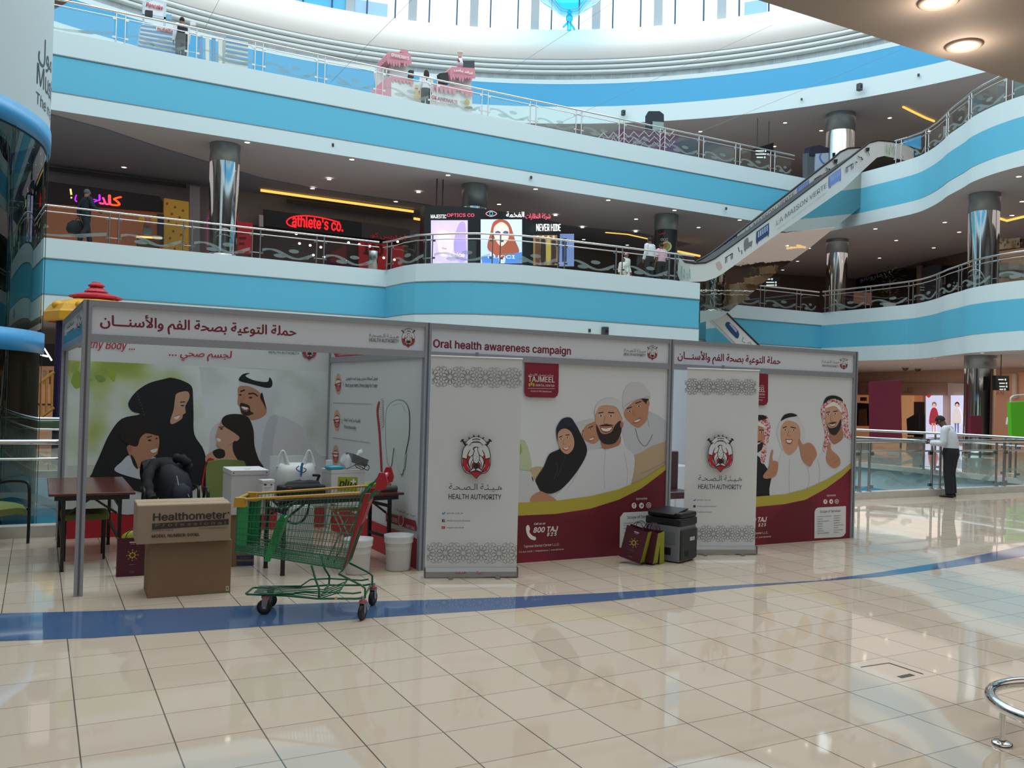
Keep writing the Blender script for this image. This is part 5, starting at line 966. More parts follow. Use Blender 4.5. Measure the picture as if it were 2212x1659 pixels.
# --- printer on the floor
PG = mat('#74777d', .5); PG2 = mat('#2a2c31', .5)
o = on_z(1466, 1218, 0); pr = thing('printer', o, 'grey and black laser printer standing on the floor before the smaller banner', 'printer'); M = frame2((o.x, o.y, 0), 22.5)
w_, d_ = .38, .42; z1 = .43
m = MB(); m.rbox(0, w_, 0, d_, .012, z1-.03, PG, .012); m.box(.02, w_-.02, .02, d_-.02, 0, .02, BLACK); m.box(-.002, .0, .1, .2, .08, .16, PG2); m.box(-.003, 0, .05, .28, .2, .33, mat('#66696f', .5))
for k in range(7): m.box(-.004, -.001, .105+.013*k, .111+.013*k, .085, .155, BLACK)
tmb(m, M); m.build('printer_body', pr)
m = MB(); m.rbox(.015, w_-.005, -.022, .02, .03, .36, PG2, .012); m.box(.2, .31, -.0235, -.0225, .23, .27, mat('#b9bcc0')); m.box(.16, .3, -.0235, -.0225, .245, .25, PRINT)
for k in range(6): m.box(.09+.016*k, .099+.016*k, -.0235, -.0225, .07, .13, BLACK)
tmb(m, M); m.build('rear_cover', pr, 'black cover with a white rating label')
m = MB(); m.rbox(-.005, w_+.005, -.015, d_+.01, z1-.03, z1+.05, mat('#1d1e22', .45), .02); tmb(m, M); m.build('scanner', pr)
m = MB(); m.rbox(.02, w_, -.01, d_-.0, z1+.052, z1+.11, mat('#17181b', .45), .025); tmb(m, M); m.build('document_feeder', pr)
m = MB(); m.hexa([V(v) for v in ((-.03, .06, z1+.09), (.30, .06, z1+.125), (.30, d_-.05, z1+.125), (-.03, d_-.05, z1+.09), (-.03, .06, z1+.1), (.30, .06, z1+.14), (.30, d_-.05, z1+.14), (-.03, d_-.05, z1+.1))], mat('#141518', .4)); tmb(m, M); m.build('paper_tray', pr)
# --- inside the closed room, glimpsed past the banners
xx = on_y(1461, 1000, 9.6).x; t = thing('visitor_chair', (xx, 9.7, 0), 'burgundy leather chair glimpsed through the gap beside the smaller banner', 'chair'); m = MB(); m.rbox(xx-.22, xx+.26, 9.5, 9.9, .42, .52, mat('#3b1822', .35), .03); m.build('seat', t); m = MB(); m.rbox(xx-.22, xx+.26, 9.86, 9.95, .5, 1.05, mat('#421a26', .35), .03); m.build('backrest', t)
for a in (-.18, .22):
    for b in (9.54, 9.88): m = MB(); m.cyl((xx+a, b, 0), (xx+a, b, .43), .014, CHROME); m.build('leg', t)
p = on_y(1462, 1100, 9.0); t = thing('toy_bucket', (p.x, 9.0, 0), 'orange tub with green stems behind the smaller banner', 'tub'); m = MB(); m.lathe((p.x, 9.0, 0), [(0, .005), (.06, .003), (.1, .2), (.105, .2), (.1, .19), (.06, .02), (0, .02)], mat('#b4561c', .5), 20); m.build('tub_body', t); m = MB()
for k in range(5): m.tube([(p.x+.02*k-.04, 9.0, .15), (p.x+.04*k-.06, 9, .28), (p.x+.07*k-.12, 9.02, .34)], .006, mat('#6f8f2a', .6), 5)
m.build('stem', t)
p = on_y(1462, 940, 10.8); t = thing('water_bottle', (p.x, 10.9, .75), 'clear plastic bottle on the shelf behind the smaller banner', 'bottle'); m = MB(); m.lathe((p.x, 10.9, .752), [(0, 0), (.04, 0), (.042, .16), (.015, .22), (.015, .24), (0, .24)], mat('#bcd0da', .1, alpha=.5), 16); m.build('bottle_body', t)
t = thing('counter', (p.x, 10.9, 0), 'narrow white counter at the back of the closed room', 'counter'); m = MB(); m.rbox(p.x-.3, p.x+.3, 10.7, 11.15, 0, .75, PANEL, .01); m.build('counter_body', t)
# --- low chrome ring rail, hatch in the floor
c = V((4.57, 2.89, 0))+V((.88, -.47, 0))*.42; t = thing('ring_rail', c, 'low polished steel ring rail on a short post at the corner', 'rail'); m = MB(); m.tube([c+V((.43*math.cos(a), .43*math.sin(a), .205)) for a in [2*math.pi*i/48 for i in range(48)]], .03, CHROME, 14, True); m.build('ring', t)
for k in range(3):
    a = math.atan2(.47, -.88)+2*math.pi*k/3; p = c+V((.42*math.cos(a), .42*math.sin(a), 0)); m = MB(); m.cyl(p+V((0, 0, .015)), p+V((0, 0, .19)), .016, CHROME, n=14); m.lathe(p, [(0, .022), (.045, .02), (.052, .014), (.052, .0)], CHROME, 20); m.build('post', t)
t = thing('floor_hatch', on_z(1930, 1450, 0), 'flush floor hatch with a dark slot and small grille in the tiles', 'hatch'); m = MB(); A = Art(m, (0, 0, .0008), (1, 0, 0), (0, 1, 0)); A.n = V((0, 0, 1)); A.line([(1859, 1441), (1920, 1432)], 1.6, PRINT, False); A.line([(1920, 1432), (1994, 1456)], 1.8, PRINT, False); m.build('slot', t); m = MB(); A = Art(m, (0, 0, .0008), (1, 0, 0), (0, 1, 0)); A.n = V((0, 0, 1)); A.poly([(1937, 1461), (1965, 1455), (1977, 1459), (1948, 1465)], PRINT)
for k in range(3): A.line([(1941+k*8, 1460-k*1.6), (1951+k*8, 1464-k*1.6)], .8, mat('#6a6258'), False)
m.build('grille', t)
# ================================================================== RAILINGS
def walk(pts, s_):
    for a, b in zip(pts, pts[1:]):
        l = math.hypot(b[0]-a[0], b[1]-a[1])
        if s_ <= l or b is pts[-1]: t = min(1, s_/l); return (a[0]+(b[0]-a[0])*t, a[1]+(b[1]-a[1])*t), ((b[0]-a[0])/l, (b[1]-a[1])/l)
        s_ -= l
def railing(label, pts, z, s0, step, h=1.0, zb=0., frost=True, group='steel and glass railings'):
    L_ = sum(math.hypot(b[0]-a[0], b[1]-a[1]) for a, b in zip(pts, pts[1:])); t = thing('railing', (pts[0][0], pts[0][1], z), label, 'railing', group); t['_o'] = (pts[0][0], pts[0][1], z)
    st_ = []; s_ = s0
    while s_ < L_-.3: st_.append(s_); s_ += step
    path = [walk(pts, L_*k/ max(2, int(L_/.7)))[0] for k in range(max(2, int(L_/.7))+1)]
    m = MB(); m.tube([(x, y, z+h) for x, y in path], .034, CHROME, 8); m.build('handrail', t)
    m = MB(); m.tube([(x, y, z+h*.82) for x, y in path], .018, CHROME, 6); m.build('mid_rail', t)
    for s_ in st_:
        for d in (-.13, .13):
            (x, y), (tx, ty) = walk(pts, min(L_, max(0, s_+d))); m = MB(); m.cyl((x, y, z+zb), (x, y, z+h-.02), .024, STEEL, n=8); m.cyl((x, y, z+zb), (x, y, z+zb+.015), .05, STEEL, n=10)
            sg = 1 if d > 0 else -1
            for q in (.2, .78): m.hexa([V((x+tx*a*sg-ty*b, y+ty*a*sg+tx*b, z+h*q+c)) for c in (-.03, .03) for a, b in ((0, -.02), (.1, -.02), (.1, .02), (0, .02))], STEEL)
            m.build('post', t)
        m = MB()
        (x, y), (tx, ty) = walk(pts, s_)
        for q in (.2, .8): m.cyl((x-tx*.13, y-ty*.13, z+h*q), (x+tx*.13, y+ty*.13, z+h*q), .012, STEEL, n=6)
        m.build('post_link', t)
    bounds = [0]+st_+[L_]
    for a, b in zip(bounds, bounds[1:]):
        a2, b2 = a+.2, b-.2
        if b2-a2 < .25: continue
        n = max(2, int((b2-a2)/.35)); P = [walk(pts, a2+(b2-a2)*k/n) for k in range(n+1)]; m = MB()
        m.strip([(x, y, z+zb+.06) for (x, y), _ in P], [(x, y, z+h*.76) for (x, y), _ in P], GLASS)
        if frost:
            def at(u, v, e=.006): (x, y), (tx, ty) = walk(pts, a2+(b2-a2)*u); return V((x+ty*e, y-tx*e, z+zb+.08+v*.34))
            K = 18; A_, B_ = [], []
            for k in range(K+1):
                u = k/K; c_ = .45+.36*math.sin(u*6.28+.6); w_ = .07+.09*abs(math.cos(u*6.28+.6)); A_.append(at(u, max(0, c_-w_))); B_.append(at(u, c_+w_))
            m.strip(A_, B_, FROST)
            for u, v, ru, rv in ((.34, .25, .13, .2), (.60, .82, .10, .2), (.83, .25, .07, .13)):
                ru = min(ru, .22/(b2-a2)); m.poly([at(u+ru*math.cos(q), v+rv*math.sin(q)) for q in [2*math.pi*i/14 for i in range(14)]], FROST)
        m.build('glass_panel', t)
    return t
off = lambda pts, d: [(x, y+d) for x, y in pts]
railing('railing along the straight edge of the second floor balcony', [(-3, 30.12), (4, 30.12), (10, 30.17), (16, 30.24), (22, 30.27), (31.0, 30.3)], Z2, 4.93, 2.13)
railing('railing along the straight edge of the first floor walkway beside the round tower', [(-3, 30.12), (10.6, 30.12)], Z1, 4.93, 2.18)
railing('curved railing around the bulging first floor balcony with the optician kiosk', [(10.75, 30.1)]+[(x+.06, y+.12) for x, y in BULGE[1:]]+[(21.3, 25.66)], Z1, .35, 2.35)
WI = [(x+.1, y+.03) for x, y in WING]
railing('railing along the first floor edge behind the escalators', [(23.5, 30.4), (32.95, 30.4)], Z1, 1.2, 2.3)
railing('wavy railing along the side gallery of the first floor', [(32.95, 30.2)]+WI[1:-8], Z1, .3, 2.35)
railing('wavy railing along the side gallery of the second floor', [(32.8, 25.5)]+[q for q in WI if 10 < q[1] < 25.2], Z2, 1.2, 2.2)
railing('short landing railing at the top of the white escalator', [(32.8, 26.2), (32.8, 25.55)], Z2, .2, .5, frost=False)
railing('nearest railing along the opening in the ground floor', [(-6, 11.52), (20.4, 11.52)], 0, 1.16, 2.07, 1.08, .13)
railing('railing on the far edge of the ground floor opening', [(-8, 18.42), (17.2, 18.42), (19, 17.2), (20.5, 14.6), (20.52, 11.7)], 0, 1.0, 2.07, 1.08, .13)
# ================================================================== COLUMNS
COLLAR = mat('#8d9498', .35, .5, name='grey_collar')
def column(px_, py_, z, zb, r_, label, shaft=None, coll=.8):
    p = on_z(px_, py_, z); d = V((p.x, p.y, 0)).normalized(); c = V((p.x, p.y, 0))+d*r_; t = thing('column', (c.x, c.y, zb), label, 'column', 'polished round columns', 'thing')
    m = MB(); m.lathe((c.x, c.y, 0), [(r_*.96, zb), (r_*.96, z-coll)], shaft or CHROME, 40)
    for k in range(3):
        a = k*2.1+.4; m.cyl((c.x+r_*.962*math.cos(a), c.y+r_*.962*math.sin(a), zb), (c.x+r_*.962*math.cos(a), c.y+r_*.962*math.sin(a), z-coll), .008, BLACK, n=4)
    m.build('shaft', t); m = MB(); m.lathe((c.x, c.y, 0), [(r_*.96, z-coll), (r_, z-coll), (r_, z-.01)], COLLAR, 40); m.build('collar', t)
    m = MB(); m.lathe((c.x, c.y, 0), [(r_, zb), (r_, zb+.12), (r_*.96, zb+.14)], STEEL, 40); m.build('base_ring', t); return t, c
column(487, 305, C1, Z1, .5, 'mirror polished column on the first floor beside the candy shop', None, .62)
_, ck = column(1026, 394, C1, Z1, .5, 'polished column rising behind the optician kiosk', None, .9)
cb_, cc = column(1440, 460, C1, Z1, .52, 'column wrapped in a black food poster behind two men', mat('#17191c', .4), .7)
m = MB(); A0 = math.atan2(-cc.y, -cc.x)
def on_col(px_, py_, c, r_):
    d = ray(px_, py_); a = d.x*d.x+d.y*d.y; b = -2*(d.x*c.x+d.y*c.y); q = c.x**2+c.y**2-r_*r_; t = (-b-math.sqrt(max(0, b*b-4*a*q)))/(2*a); return CAM+d*t
class ColArt(Art):
    def __init__(s, mb, c, r_): s.mb = mb; s.c = c; s.r = r_; s.L = 0; s.eps = .004
    def pt(s, x, y, lay): return on_col(x, y, s.c, s.r+.01+s.eps*lay)
    def text(s, t, x0, y0, x1, m, bold=0., fk='sans', hpx=10):
        s.L += 1
        vs, fs = text_geo(arabic(t) if fk == 'arab' else t, bold, 0., fk); xa = min(p[0] for p in vs); xb = max(p[0] for p in vs); ya = min(p[1] for p in vs); yb = max(p[1] for p in vs)
        
        for j, (bx_, by_) in enumerate(bold_shifts(bold)): s.mb.add([s.pt(x0+(x1-x0)*(x-xa+bx_)/(xb-xa), y0-hpx*(y-ya+by_)/(yb-ya), s.L+j+q) for x, y, q in vs], fs, m)
        s.L += 4
A = ColArt(m, cc, .5); A.ell(1440, 532, 11, 11, mat('#c9b48d')); A.ell(1440, 532, 8, 8, mat('#6f8a3a')); A.ell(1437, 530, 4, 4, mat('#a5452f')); A.text('OCC', 1427, 520, 1443, mat('#d5d5d5'), hpx=5); A.text('ابس', 1424, 508, 1437, mat('#b03040', emit=.4), fk='arab', hpx=9); m.build('poster_wrap', cb_)
column(1816, 238, C2, Z2, .72, 'polished column on the second floor above the escalator landing', None, .9)
column(2127, 413, C1, Z1, .56, 'broad polished column in the side gallery of the first floor', None, .7)
column(1809, 514, C1, Z1, .52, 'polished column on the first floor behind the escalator underside', None, .7)
column(2118, 767, G1, 0, .56, 'polished column on the ground floor beside the hanging sign', None, .5)
# ================================================================== ESCALATORS
q8 = zf(1480, 300, .3315)
WPAN = mat('#cfd2d2', .4, name='white_balustrade'); DKBLUE = mat('#24406e', .5); LTBLUE = mat('#6f86c4', .5); GRYART = mat('#74757a', .5)
def escalator(o, ang, wid, label): 
    t = thing('escalator', o, label, 'escalator', 'escalators'); t['_o'] = tuple(o); d = V((math.cos(math.radians(ang)), math.sin(math.radians(ang)), 0)); n = V((d.y, -d.x, 0))
    if n.dot(CAM-V(o)) < 0: n = -n
    return t, d, n
EO = V((21.5, 26.1, Z1)); esc, ed, en = escalator(EO, 9.5, 1.3, 'white escalator with furniture pictures climbing from the first to the second floor')
NP = lambda pts, k=0.: [on_plane(x, y, EO-en*k, en) for x, y in q8(*pts)]
top = [(-40, 760), (0, 800), (60, 810), (130, 806), (190, 778), (560, 508), (1000, 178), (1150, 62), (1200, 24), (1260, 9), (1340, 16), (1440, 34), (1490, 60)]
bot = [(1490, 150), (1390, 130), (1300, 110), (1250, 122), (1200, 168), (1030, 328), (840, 460), (560, 650), (250, 875), (200, 905), (130, 928), (40, 932), (-40, 930)]
m = MB(); m.extr(NP(top+bot), -en*.06, WPAN); A = Art(m, EO+en*.002, ed, (0, 0, 1), .002)
def esc_text(A, s_, x0, y0, x1, y1, col, hpx, caps=1.):
    A.L += 1; vs, fs = text_geo(s_, 0.); xa = min(p[0] for p in vs); xb = max(p[0] for p in vs); (X0, Y0), (X1, Y1) = q8((x0, y0), (x1, y1)); l = math.hypot(X1-X0, Y1-Y0); k = l/(xb-xa); h_ = hpx*.3315
    A.mb.add([A.pt(X0+(X1-X0)*(x-xa)/(xb-xa), Y0+(Y1-Y0)*(x-xa)/(xb-xa)-y*h_/.73, A.L+q) for x, y, q in vs], fs, col)
def sofa(A, q, x, y, s_, col, cush):
    f = lambda *p: q(*[(x+(a*.83-b*.0)*s_, y+(-a*.60+b)*s_) for a, b in p])
    A.blob(f((-50, 20), (-48, -40), (-40, -45), (40, -45), (48, -40), (50, 20), (40, 28), (-40, 28)), col, 2); A.poly(f((-38, -38), (38, -38), (38, 0), (-38, 0)), cush)
    for k in (-25, -8, 8, 25): A.poly(f((k-3, -38), (k+3, -38), (k+3, 0), (k-3, 0)), col)
    for k in (-42, 42): A.poly(f((k-3, 26), (k+3, 26), (k+2, 40), (k-2, 40)), INK)
def chairpic(A, q, x, y, s_, col):
    f = lambda *p: q(*[(x+a*.85*s_, y+(-a*.55+b)*s_) for a, b in p]); A.blob(f((-25, 10), (-25, -40), (5, -45), (8, -10), (35, -8), (32, 18), (-20, 25)), col, 2); A.poly(f((-20, 22), (-15, 22), (-17, 40)), INK); A.poly(f((25, 18), (30, 18), (29, 36)), INK)
def tablepic(A, q, x, y, s_):
    f = lambda *p: q(*[(x+a*.85*s_, y+(-a*.55+b)*s_) for a, b in p]); A.poly(f((-35, -15), (35, -15), (35, -8), (-35, -8)), INK)
    for k in (-32, -20, 20, 32): A.line(f((k, -8), (k, 30)), 1.2, INK, False)
def balus_art(A, dx, dy, low=True, text=True):
    q = lambda *p: q8(*[(x+dx, y+dy) for x, y in p])
    if low: A.blob(q((198, 815), (225, 798), (243, 840), (220, 858)), mat('#b9a7a0'), 2); tablepic(A, q, 285, 770, .85)
    if low: A.line(q((345, 705), (352, 735), (368, 725), (368, 750)), 1.4, INK, False)
    chairpic(A, q, 405, 690, 1., GRYART); sofa(A, q, 503, 622, 1., DKBLUE, mat('#aab4d0')); sofa(A, q, 972, 262, .95, LTBLUE, mat('#8fa2d4')); tablepic(A, q, 1065, 185, .8)
    for k in range(7): A.ell(*q((1125+22*math.cos(k*2.4), 135+20*math.sin(k*1.9)))[0], 1.7, 1.7, INK if k % 2 else GRYART)
    A.poly(q((1165, 62), (1192, 58), (1190, 82), (1170, 86)), INK); A.line(q((1182, 85), (1192, 112)), 1.2, INK, False)
balus_art(A, 0, 0); esc_text(A, 'LA MAISON VERTE', 585, 565, 912, 318, mat('#4d4440', .5), 45); esc_text(A, 'OPENING NOW - 2ND FLOOR NEXT TO LULU HYPERMARKET', 590, 598, 915, 352, mat('#8aa38f', .5), 15)
GLM = mat('#5fa77a', .5)
for P in (((1303, 40), (1303, 95), (1325, 95)), ((1318, 108), (1318, 55), (1335, 90), (1350, 55), (1352, 108)), ((1325, 40), (1338, 75), (1350, 40))): A.line(q8(*P), 1.3, GLM, False)
for P in (((-35, 830), (-35, 900), (-15, 900)), ((-20, 915), (-20, 850), (0, 890), (18, 850), (20, 915))): A.line(q8(*P), 1.6, GLM, False)
m.build('balustrade', esc)
m = MB(); m.tube(NP([(-40, 930), (-70, 850), (-40, 765)])+NP(top)+NP([(1510, 110), (1490, 150)]), .045, mat('#1d2024', .4), 6); m.build('handrail', esc)
W2 = 1.25; far = [(70, 800), (110, 780), (170, 745), (300, 645), (560, 440), (960, 130), (1010, 85), (1060, 62), (1130, 55), (1400, 60)]; fb = [(1400, 190), (1000, 200), (560, 530), (200, 800), (70, 850)]
m = MB(); m.extr(NP(far+fb, W2), -en*.06, WPAN); A = Art(m, EO-en*(W2-.002), ed, (0, 0, 1), .002); balus_art(A, -206, 75, False); esc_text(A, 'LA MAISON VERTE', 382, 622, 706, 372, mat('#5a524e', .5), 42); A.line(q8((140, 762), (158, 790)), 1.2, INK, False); m.build('balustrade', esc)
m = MB(); m.tube(NP(far, W2), .045, mat('#1d2024', .4), 6); m.build('handrail', esc)
low = [(97, 1200), (240, 1160), (400, 1035), (500, 945), (640, 835), (800, 720), (960, 590), (1160, 430), (1275, 345), (1400, 350)]
m = MB(); upr = [(1400, 130), (1300, 110), (1250, 122), (1200, 168), (1030, 328), (840, 460), (560, 650), (250, 875), (200, 905), (97, 935)]
m.extr(NP(low+upr, .03), -en*(W2+.0), MIRROR); m.build('mirror_cladding', esc)
m = MB(); A_ = NP([(130, 850), (560, 560), (1000, 225), (1200, 90), (1450, 95)], .1); B_ = NP([(130, 850), (560, 560), (1000, 225), (1200, 90), (1450, 95)], W2-.1); B_ = [V((b.x, b.y, a.z)) for a, b in zip(A_, [p-en*(W2-.2) for p in A_])]; m.strip(A_, B_, mat('#4a4c50', .5, .5)); m.build('step_band', esc)
# lower escalator, running down to the ground behind the booth
E2 = V((24.6, 28.3, 5.2)); es2, d2, n2 = escalator(E2, -4, 1.2, 'second white escalator descending to the ground floor behind the booth')
P2 = lambda x, y, k=0.: on_plane(*q8((x, y))[0], E2-n2*k, n2)
a, b = P2(270, 1135), P2(470, 1335); sl = (b-a).normalized(); e0 = a-sl*1.2; k1 = (a.z-.95)/-sl.z; e1 = a+sl*k1; dn = V((0, 0, -(a.z-P2(275, 1215).z)-.35))
m = MB(); m.extr([e0, e1, e1+d2*.9, e1+d2*.9+V((0, 0, -.9)), e1+V((0, 0, -.9)), e0+dn], -n2*.06, WPAN); A = Art(m, E2+n2*.002, d2, (0, 0, 1), .002)
f2 = lambda *p: q8(*p); A.blob(q8((262, 1205), (285, 1192), (345, 1250), (350, 1290), (330, 1298), (270, 1232)), DKBLUE, 2); A.poly(q8((285, 1205), (300, 1203), (340, 1250), (332, 1262)), mat('#aab4d0')); A.line(q8((380, 1290), (370, 1320), (392, 1330)), 1.4, GRYART, False); A.line(q8((405, 1332), (425, 1325), (430, 1345)), 1.4, GRYART, False); m.build('balustrade', es2)
m = MB(); m.tube([e0, a, b, e1, e1+d2*.9], .045, mat('#1d2024', .4), 6); m.build('handrail', es2)
m = MB(); m.extr([p-n2*1.1 for p in (e0, e1, e1+d2*.9, e1+d2*.9+V((0, 0, -.9)), e1+V((0, 0, -.9)), e0+dn)], -n2*.06, WPAN); m.build('balustrade', es2)
m = MB(); m.extr([p-n2*.08 for p in (e0+V((0, 0, -1.0)), e1+V((0, 0, -.8)), e1+V((0, 0, -.95)), e0+V((0, 0, -1.9)))], -n2*1.0, MIRROR); m.build('mirror_cladding', es2)
# ================================================================== ROUND GLASS TOWER
TC, TR = V((-2.90, 14.72, 0)), 2.94
tw = thing('round_tower', (TC.x, TC.y, -5), 'huge round tower of dark glass with blue rings under a white lettered drum', 'tower')
m = MB(); m.lathe(TC, [(TR-.03, -5), (TR-.03, 2.2)], DARKGLASS, 72); m.lathe(TC, [(TR-.03, 2.45), (TR-.03, 5.14)], DARKGLASS, 72)
m.lathe(TC, [(TR-.5, -5), (TR-.5, 5.14)], mat('#12211d', .6, noise=.5, scale=1.5, name='dark_inside'), 48); m.build('glass_drum', tw)
for za, zb in ((2.18, 2.47), (5.12, 5.41)): m = MB(); m.lathe(TC, [(TR-.1, za), (TR+.02, za), (TR+.02, zb), (TR-.1, zb)], mat('#3f9ed8', .3), 72); m.build('blue_ring', tw)
for k in range(12): a = 2*math.pi*k/12; m = MB(); m.cyl((TC.x+(TR-.01)*math.cos(a), TC.y+(TR-.01)*math.sin(a), -5), (TC.x+(TR-.01)*math.cos(a), TC.y+(TR-.01)*math.sin(a), 5.12), .005, mat('#35423f', .4), n=5); m.build('mullion', tw)
m = MB(); m.lathe(TC, [(TR, 5.41), (TR, 16.3)], mat('#c9d6da', .5), 96); m.build('white_drum', tw)
m = MB(); A = ColArt(m, TC, TR); A.eps = .001; A.r = TR-.006
SL = mat('#33454f', .5)
def cyl_text(t, px0, pyb, wd, hgt, fk='sans', bold=0.):  # lettering wrapped round the drum; wd = arc length in metres
    vs, fs = text_geo(arabic(t) if fk == 'arab' else t, bold, 0., fk); p = on_col(px0, pyb, TC, TR); a0 = math.atan2(p.y-TC.y, p.x-TC.x); xa = min(v[0] for v in vs); xb = max(v[0] for v in vs); ya = min(v[1] for v in vs); yb = max(v[1] for v in vs)
    m.add([(TC.x+(TR+.004+q*.002)*math.cos(a0+wd*(x-xa)/(xb-xa)/TR), TC.y+(TR+.004+q*.002)*math.sin(a0+wd*(x-xa)/(xb-xa)/TR), p.z+hgt*(y-ya)/(yb-ya)) for x, y, q in vs], fs, SL)
cyl_text('Mush', 79, 180, .95, .29); cyl_text('The mall', 77, 222, 1.0, .16); cyl_text('مول', 82, 136, .75, .42, 'arab'); m.build('lettering', tw)
# ================================================================== PLAY TOWER, FAR SHOP
pc_ = on_y(206, 690, 27.0); PTY = mat('#d39a1f', .45); PTR = mat('#b5283a', .45); PTP = mat('#1f1440', .4)
zz = lambda py: on_y(206, py, 27.0).z
pl = thing('play_tower', (pc_.x, 27.0, 0), 'yellow and red roofed play tower on purple posts beside the round tower', 'play tower')
m = MB(); R_ = 1.26; m.lathe((pc_.x, 27.0, 0), [(R_*.96, zz(700)), (R_*1.02, zz(697)), (R_*1.02, zz(680)), (R_*.98, zz(676)), (R_*.9, zz(664)), (R_*.66, zz(652)), (R_*.5, zz(650))], PTY, 8, smooth=False)
for k in range(8): a = math.pi/4*k+.39; m.ball((pc_.x+R_*.8*math.cos(a), 27+R_*.8*math.sin(a), zz(666)), .16, .16, .12, PTY, 10)
m.build('lower_roof', pl)
m = MB(); m.lathe((pc_.x, 27.0, 0), [(R_*a/100, zz(b)) for a, b in ((45, 652), (45, 647), (54, 645), (54, 641), (40, 636), (20, 633), (24, 632), (24, 630), (18, 625), (12, 621), (17, 619), (17, 616), (9, 611), (8, 609), (0, 609))], PTR, 8, smooth=False); m.build('upper_roof', pl)
for a, b in ((.75, -.5), (.75, .6), (.3, .8)): m = MB(); m.cyl((pc_.x+a, 27+b, 0), (pc_.x+a, 27+b, zz(690)), .12, PTP, n=14); m.build('post', pl)
p = on_y(128, 800, 26.6); m = MB(); m.cyl((p.x, 26.6, 0), (p.x, 26.6, zz(690)), .125, PTP, n=14); m.build('post', pl)
m = MB()
for a, b in (((84, 828), (117, 803)), ((84, 905), (117, 880))): m.cyl(on_y(*a, 26.4), on_y(*b, 26.4), .04, mat('#a8762a', .5), n=8)
for k in range(3): m.cyl(on_y(88+k*12, 824-k*8, 26.4), on_y(88+k*12, 902-k*8, 26.4), .03, mat('#a8762a', .5), n=8)
m.build('stair_rail', pl); m = MB(); m.box(p.x-1.6, p.x+1.2, 26, 28, .55, .7, mat('#2c4a34', .6)); m.build('deck', pl)
def flat(name, parent, pts, yy, mm, d=.12, label=None, down=None):
    P = [on_y(x, y, yy) for x, y in pts]
    for zf_ in (Z1, Z2):    # feet that end just above a gallery floor stand on it
        for q_ in P:
            if -.2 < q_.z-zf_ < .42 and q_.z < max(a.z for a in P)-.2: q_.z = zf_
    if down is not None: P[-1].z = P[-2].z = down
    m = MB(); m.extr(P, (0, d, 0), mm); return m.build(name, parent, label) if parent else m
def shop(name, label, x, yy, z): return thing(name, on_y(*x, yy), label, 'shop')
NEON = lambda h, e=3.: mat(h, .5, emit=e)
sh = thing('shop_front', on_y(110, 900, 36.8), 'ground floor shop with a white glowing letter on black seen past the play tower', 'shop front')
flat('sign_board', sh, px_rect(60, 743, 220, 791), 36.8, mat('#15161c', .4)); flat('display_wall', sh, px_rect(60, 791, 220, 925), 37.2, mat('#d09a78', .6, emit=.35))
m = MB(); A = Art(m, (0, 36.78, 0), (1, 0, 0), (0, 0, 1), .004); w_ = NEON('#e8edff', 2.2); A.line([(88, 768), (96, 753), (112, 779)], 4, w_, False); A.line([(90, 767), (104, 770)], 4, w_, False); A.line([(132, 778), (150, 779)], 4, w_, False); m.build('lettering', sh)
for k in range(4): flat('poster', sh, px_rect(92+k*14, 800, 101+k*14, 830), 37.0, mat(('#c9b7a8', '#8f5a3f', '#d8cabd', '#6b4634')[k], .6), .03)
flat('shelf', sh, px_rect(60, 872, 220, 876), 37.0, mat('#7a5440', .6), .15)
# ================================================================== FIRST FLOOR SHOPS
SY = 37.0
s1 = thing('shop_front', on_y(240, 520, SY), 'candy shop with orange and purple neon lettering on a dark plum fascia', 'shop front')
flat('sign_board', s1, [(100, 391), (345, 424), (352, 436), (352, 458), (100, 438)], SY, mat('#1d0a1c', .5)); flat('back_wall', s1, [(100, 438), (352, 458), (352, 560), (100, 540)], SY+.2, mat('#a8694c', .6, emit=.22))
m = MB(); A = Art(m, (0, SY-.02, 0), (1, 0, 0), (0, 0, 1), .006); A.text('كا', 234, 443, 262, NEON('#ff5a22', 1.6), .02, 0, 'arab', hpx=22); A.text('ند', 214, 441, 238, NEON('#f0488a', 1.6), .02, 0, 'arab', hpx=20); A.text('لي', 188, 440, 216, NEON('#c62bf0', 1.6), .02, 0, 'arab', hpx=22); A.line([(165, 422), (162, 432), (166, 437)], 3, NEON('#c62bf0', 1.6)); A.line([(152, 409), (154, 422)], 4, NEON('#e9dd8a', 1.6), False); A.ell(154, 428, 2, 2, NEON('#e9dd8a', 1.6)); m.build('lettering', s1)
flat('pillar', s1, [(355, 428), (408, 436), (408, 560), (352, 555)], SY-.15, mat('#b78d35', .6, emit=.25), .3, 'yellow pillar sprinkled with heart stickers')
m = MB(); A = Art(m, (0, SY-.16, 0), (1, 0, 0), (0, 0, 1), .004)
for k in range(14): A.ell(361+(k*17 % 41), 440+k*7.5, 2.6, 2.8, mat('#a05a2c' if k % 3 else '#c2403c', .6))
m.build('heart_stickers', s1); flat('partition', s1, [(410, 400), (432, 404), (432, 565), (408, 562)], SY-.1, mat('#8d8a8c', .6), .2); flat('banner_strip', s1, [(446, 470), (452, 470), (452, 540), (446, 540)], SY-.1, NEON('#8c2a78', .5), .05)
for k in range(3): m = MB(); c = on_y(306+k*13, 476+(k % 2)*3, SY-1.2); m.ball(c, .14, .14, .16, mat(('#d9ab2d', '#c26b6f', '#d9ab2d')[k], .4), 12); m.build('balloon', s1)
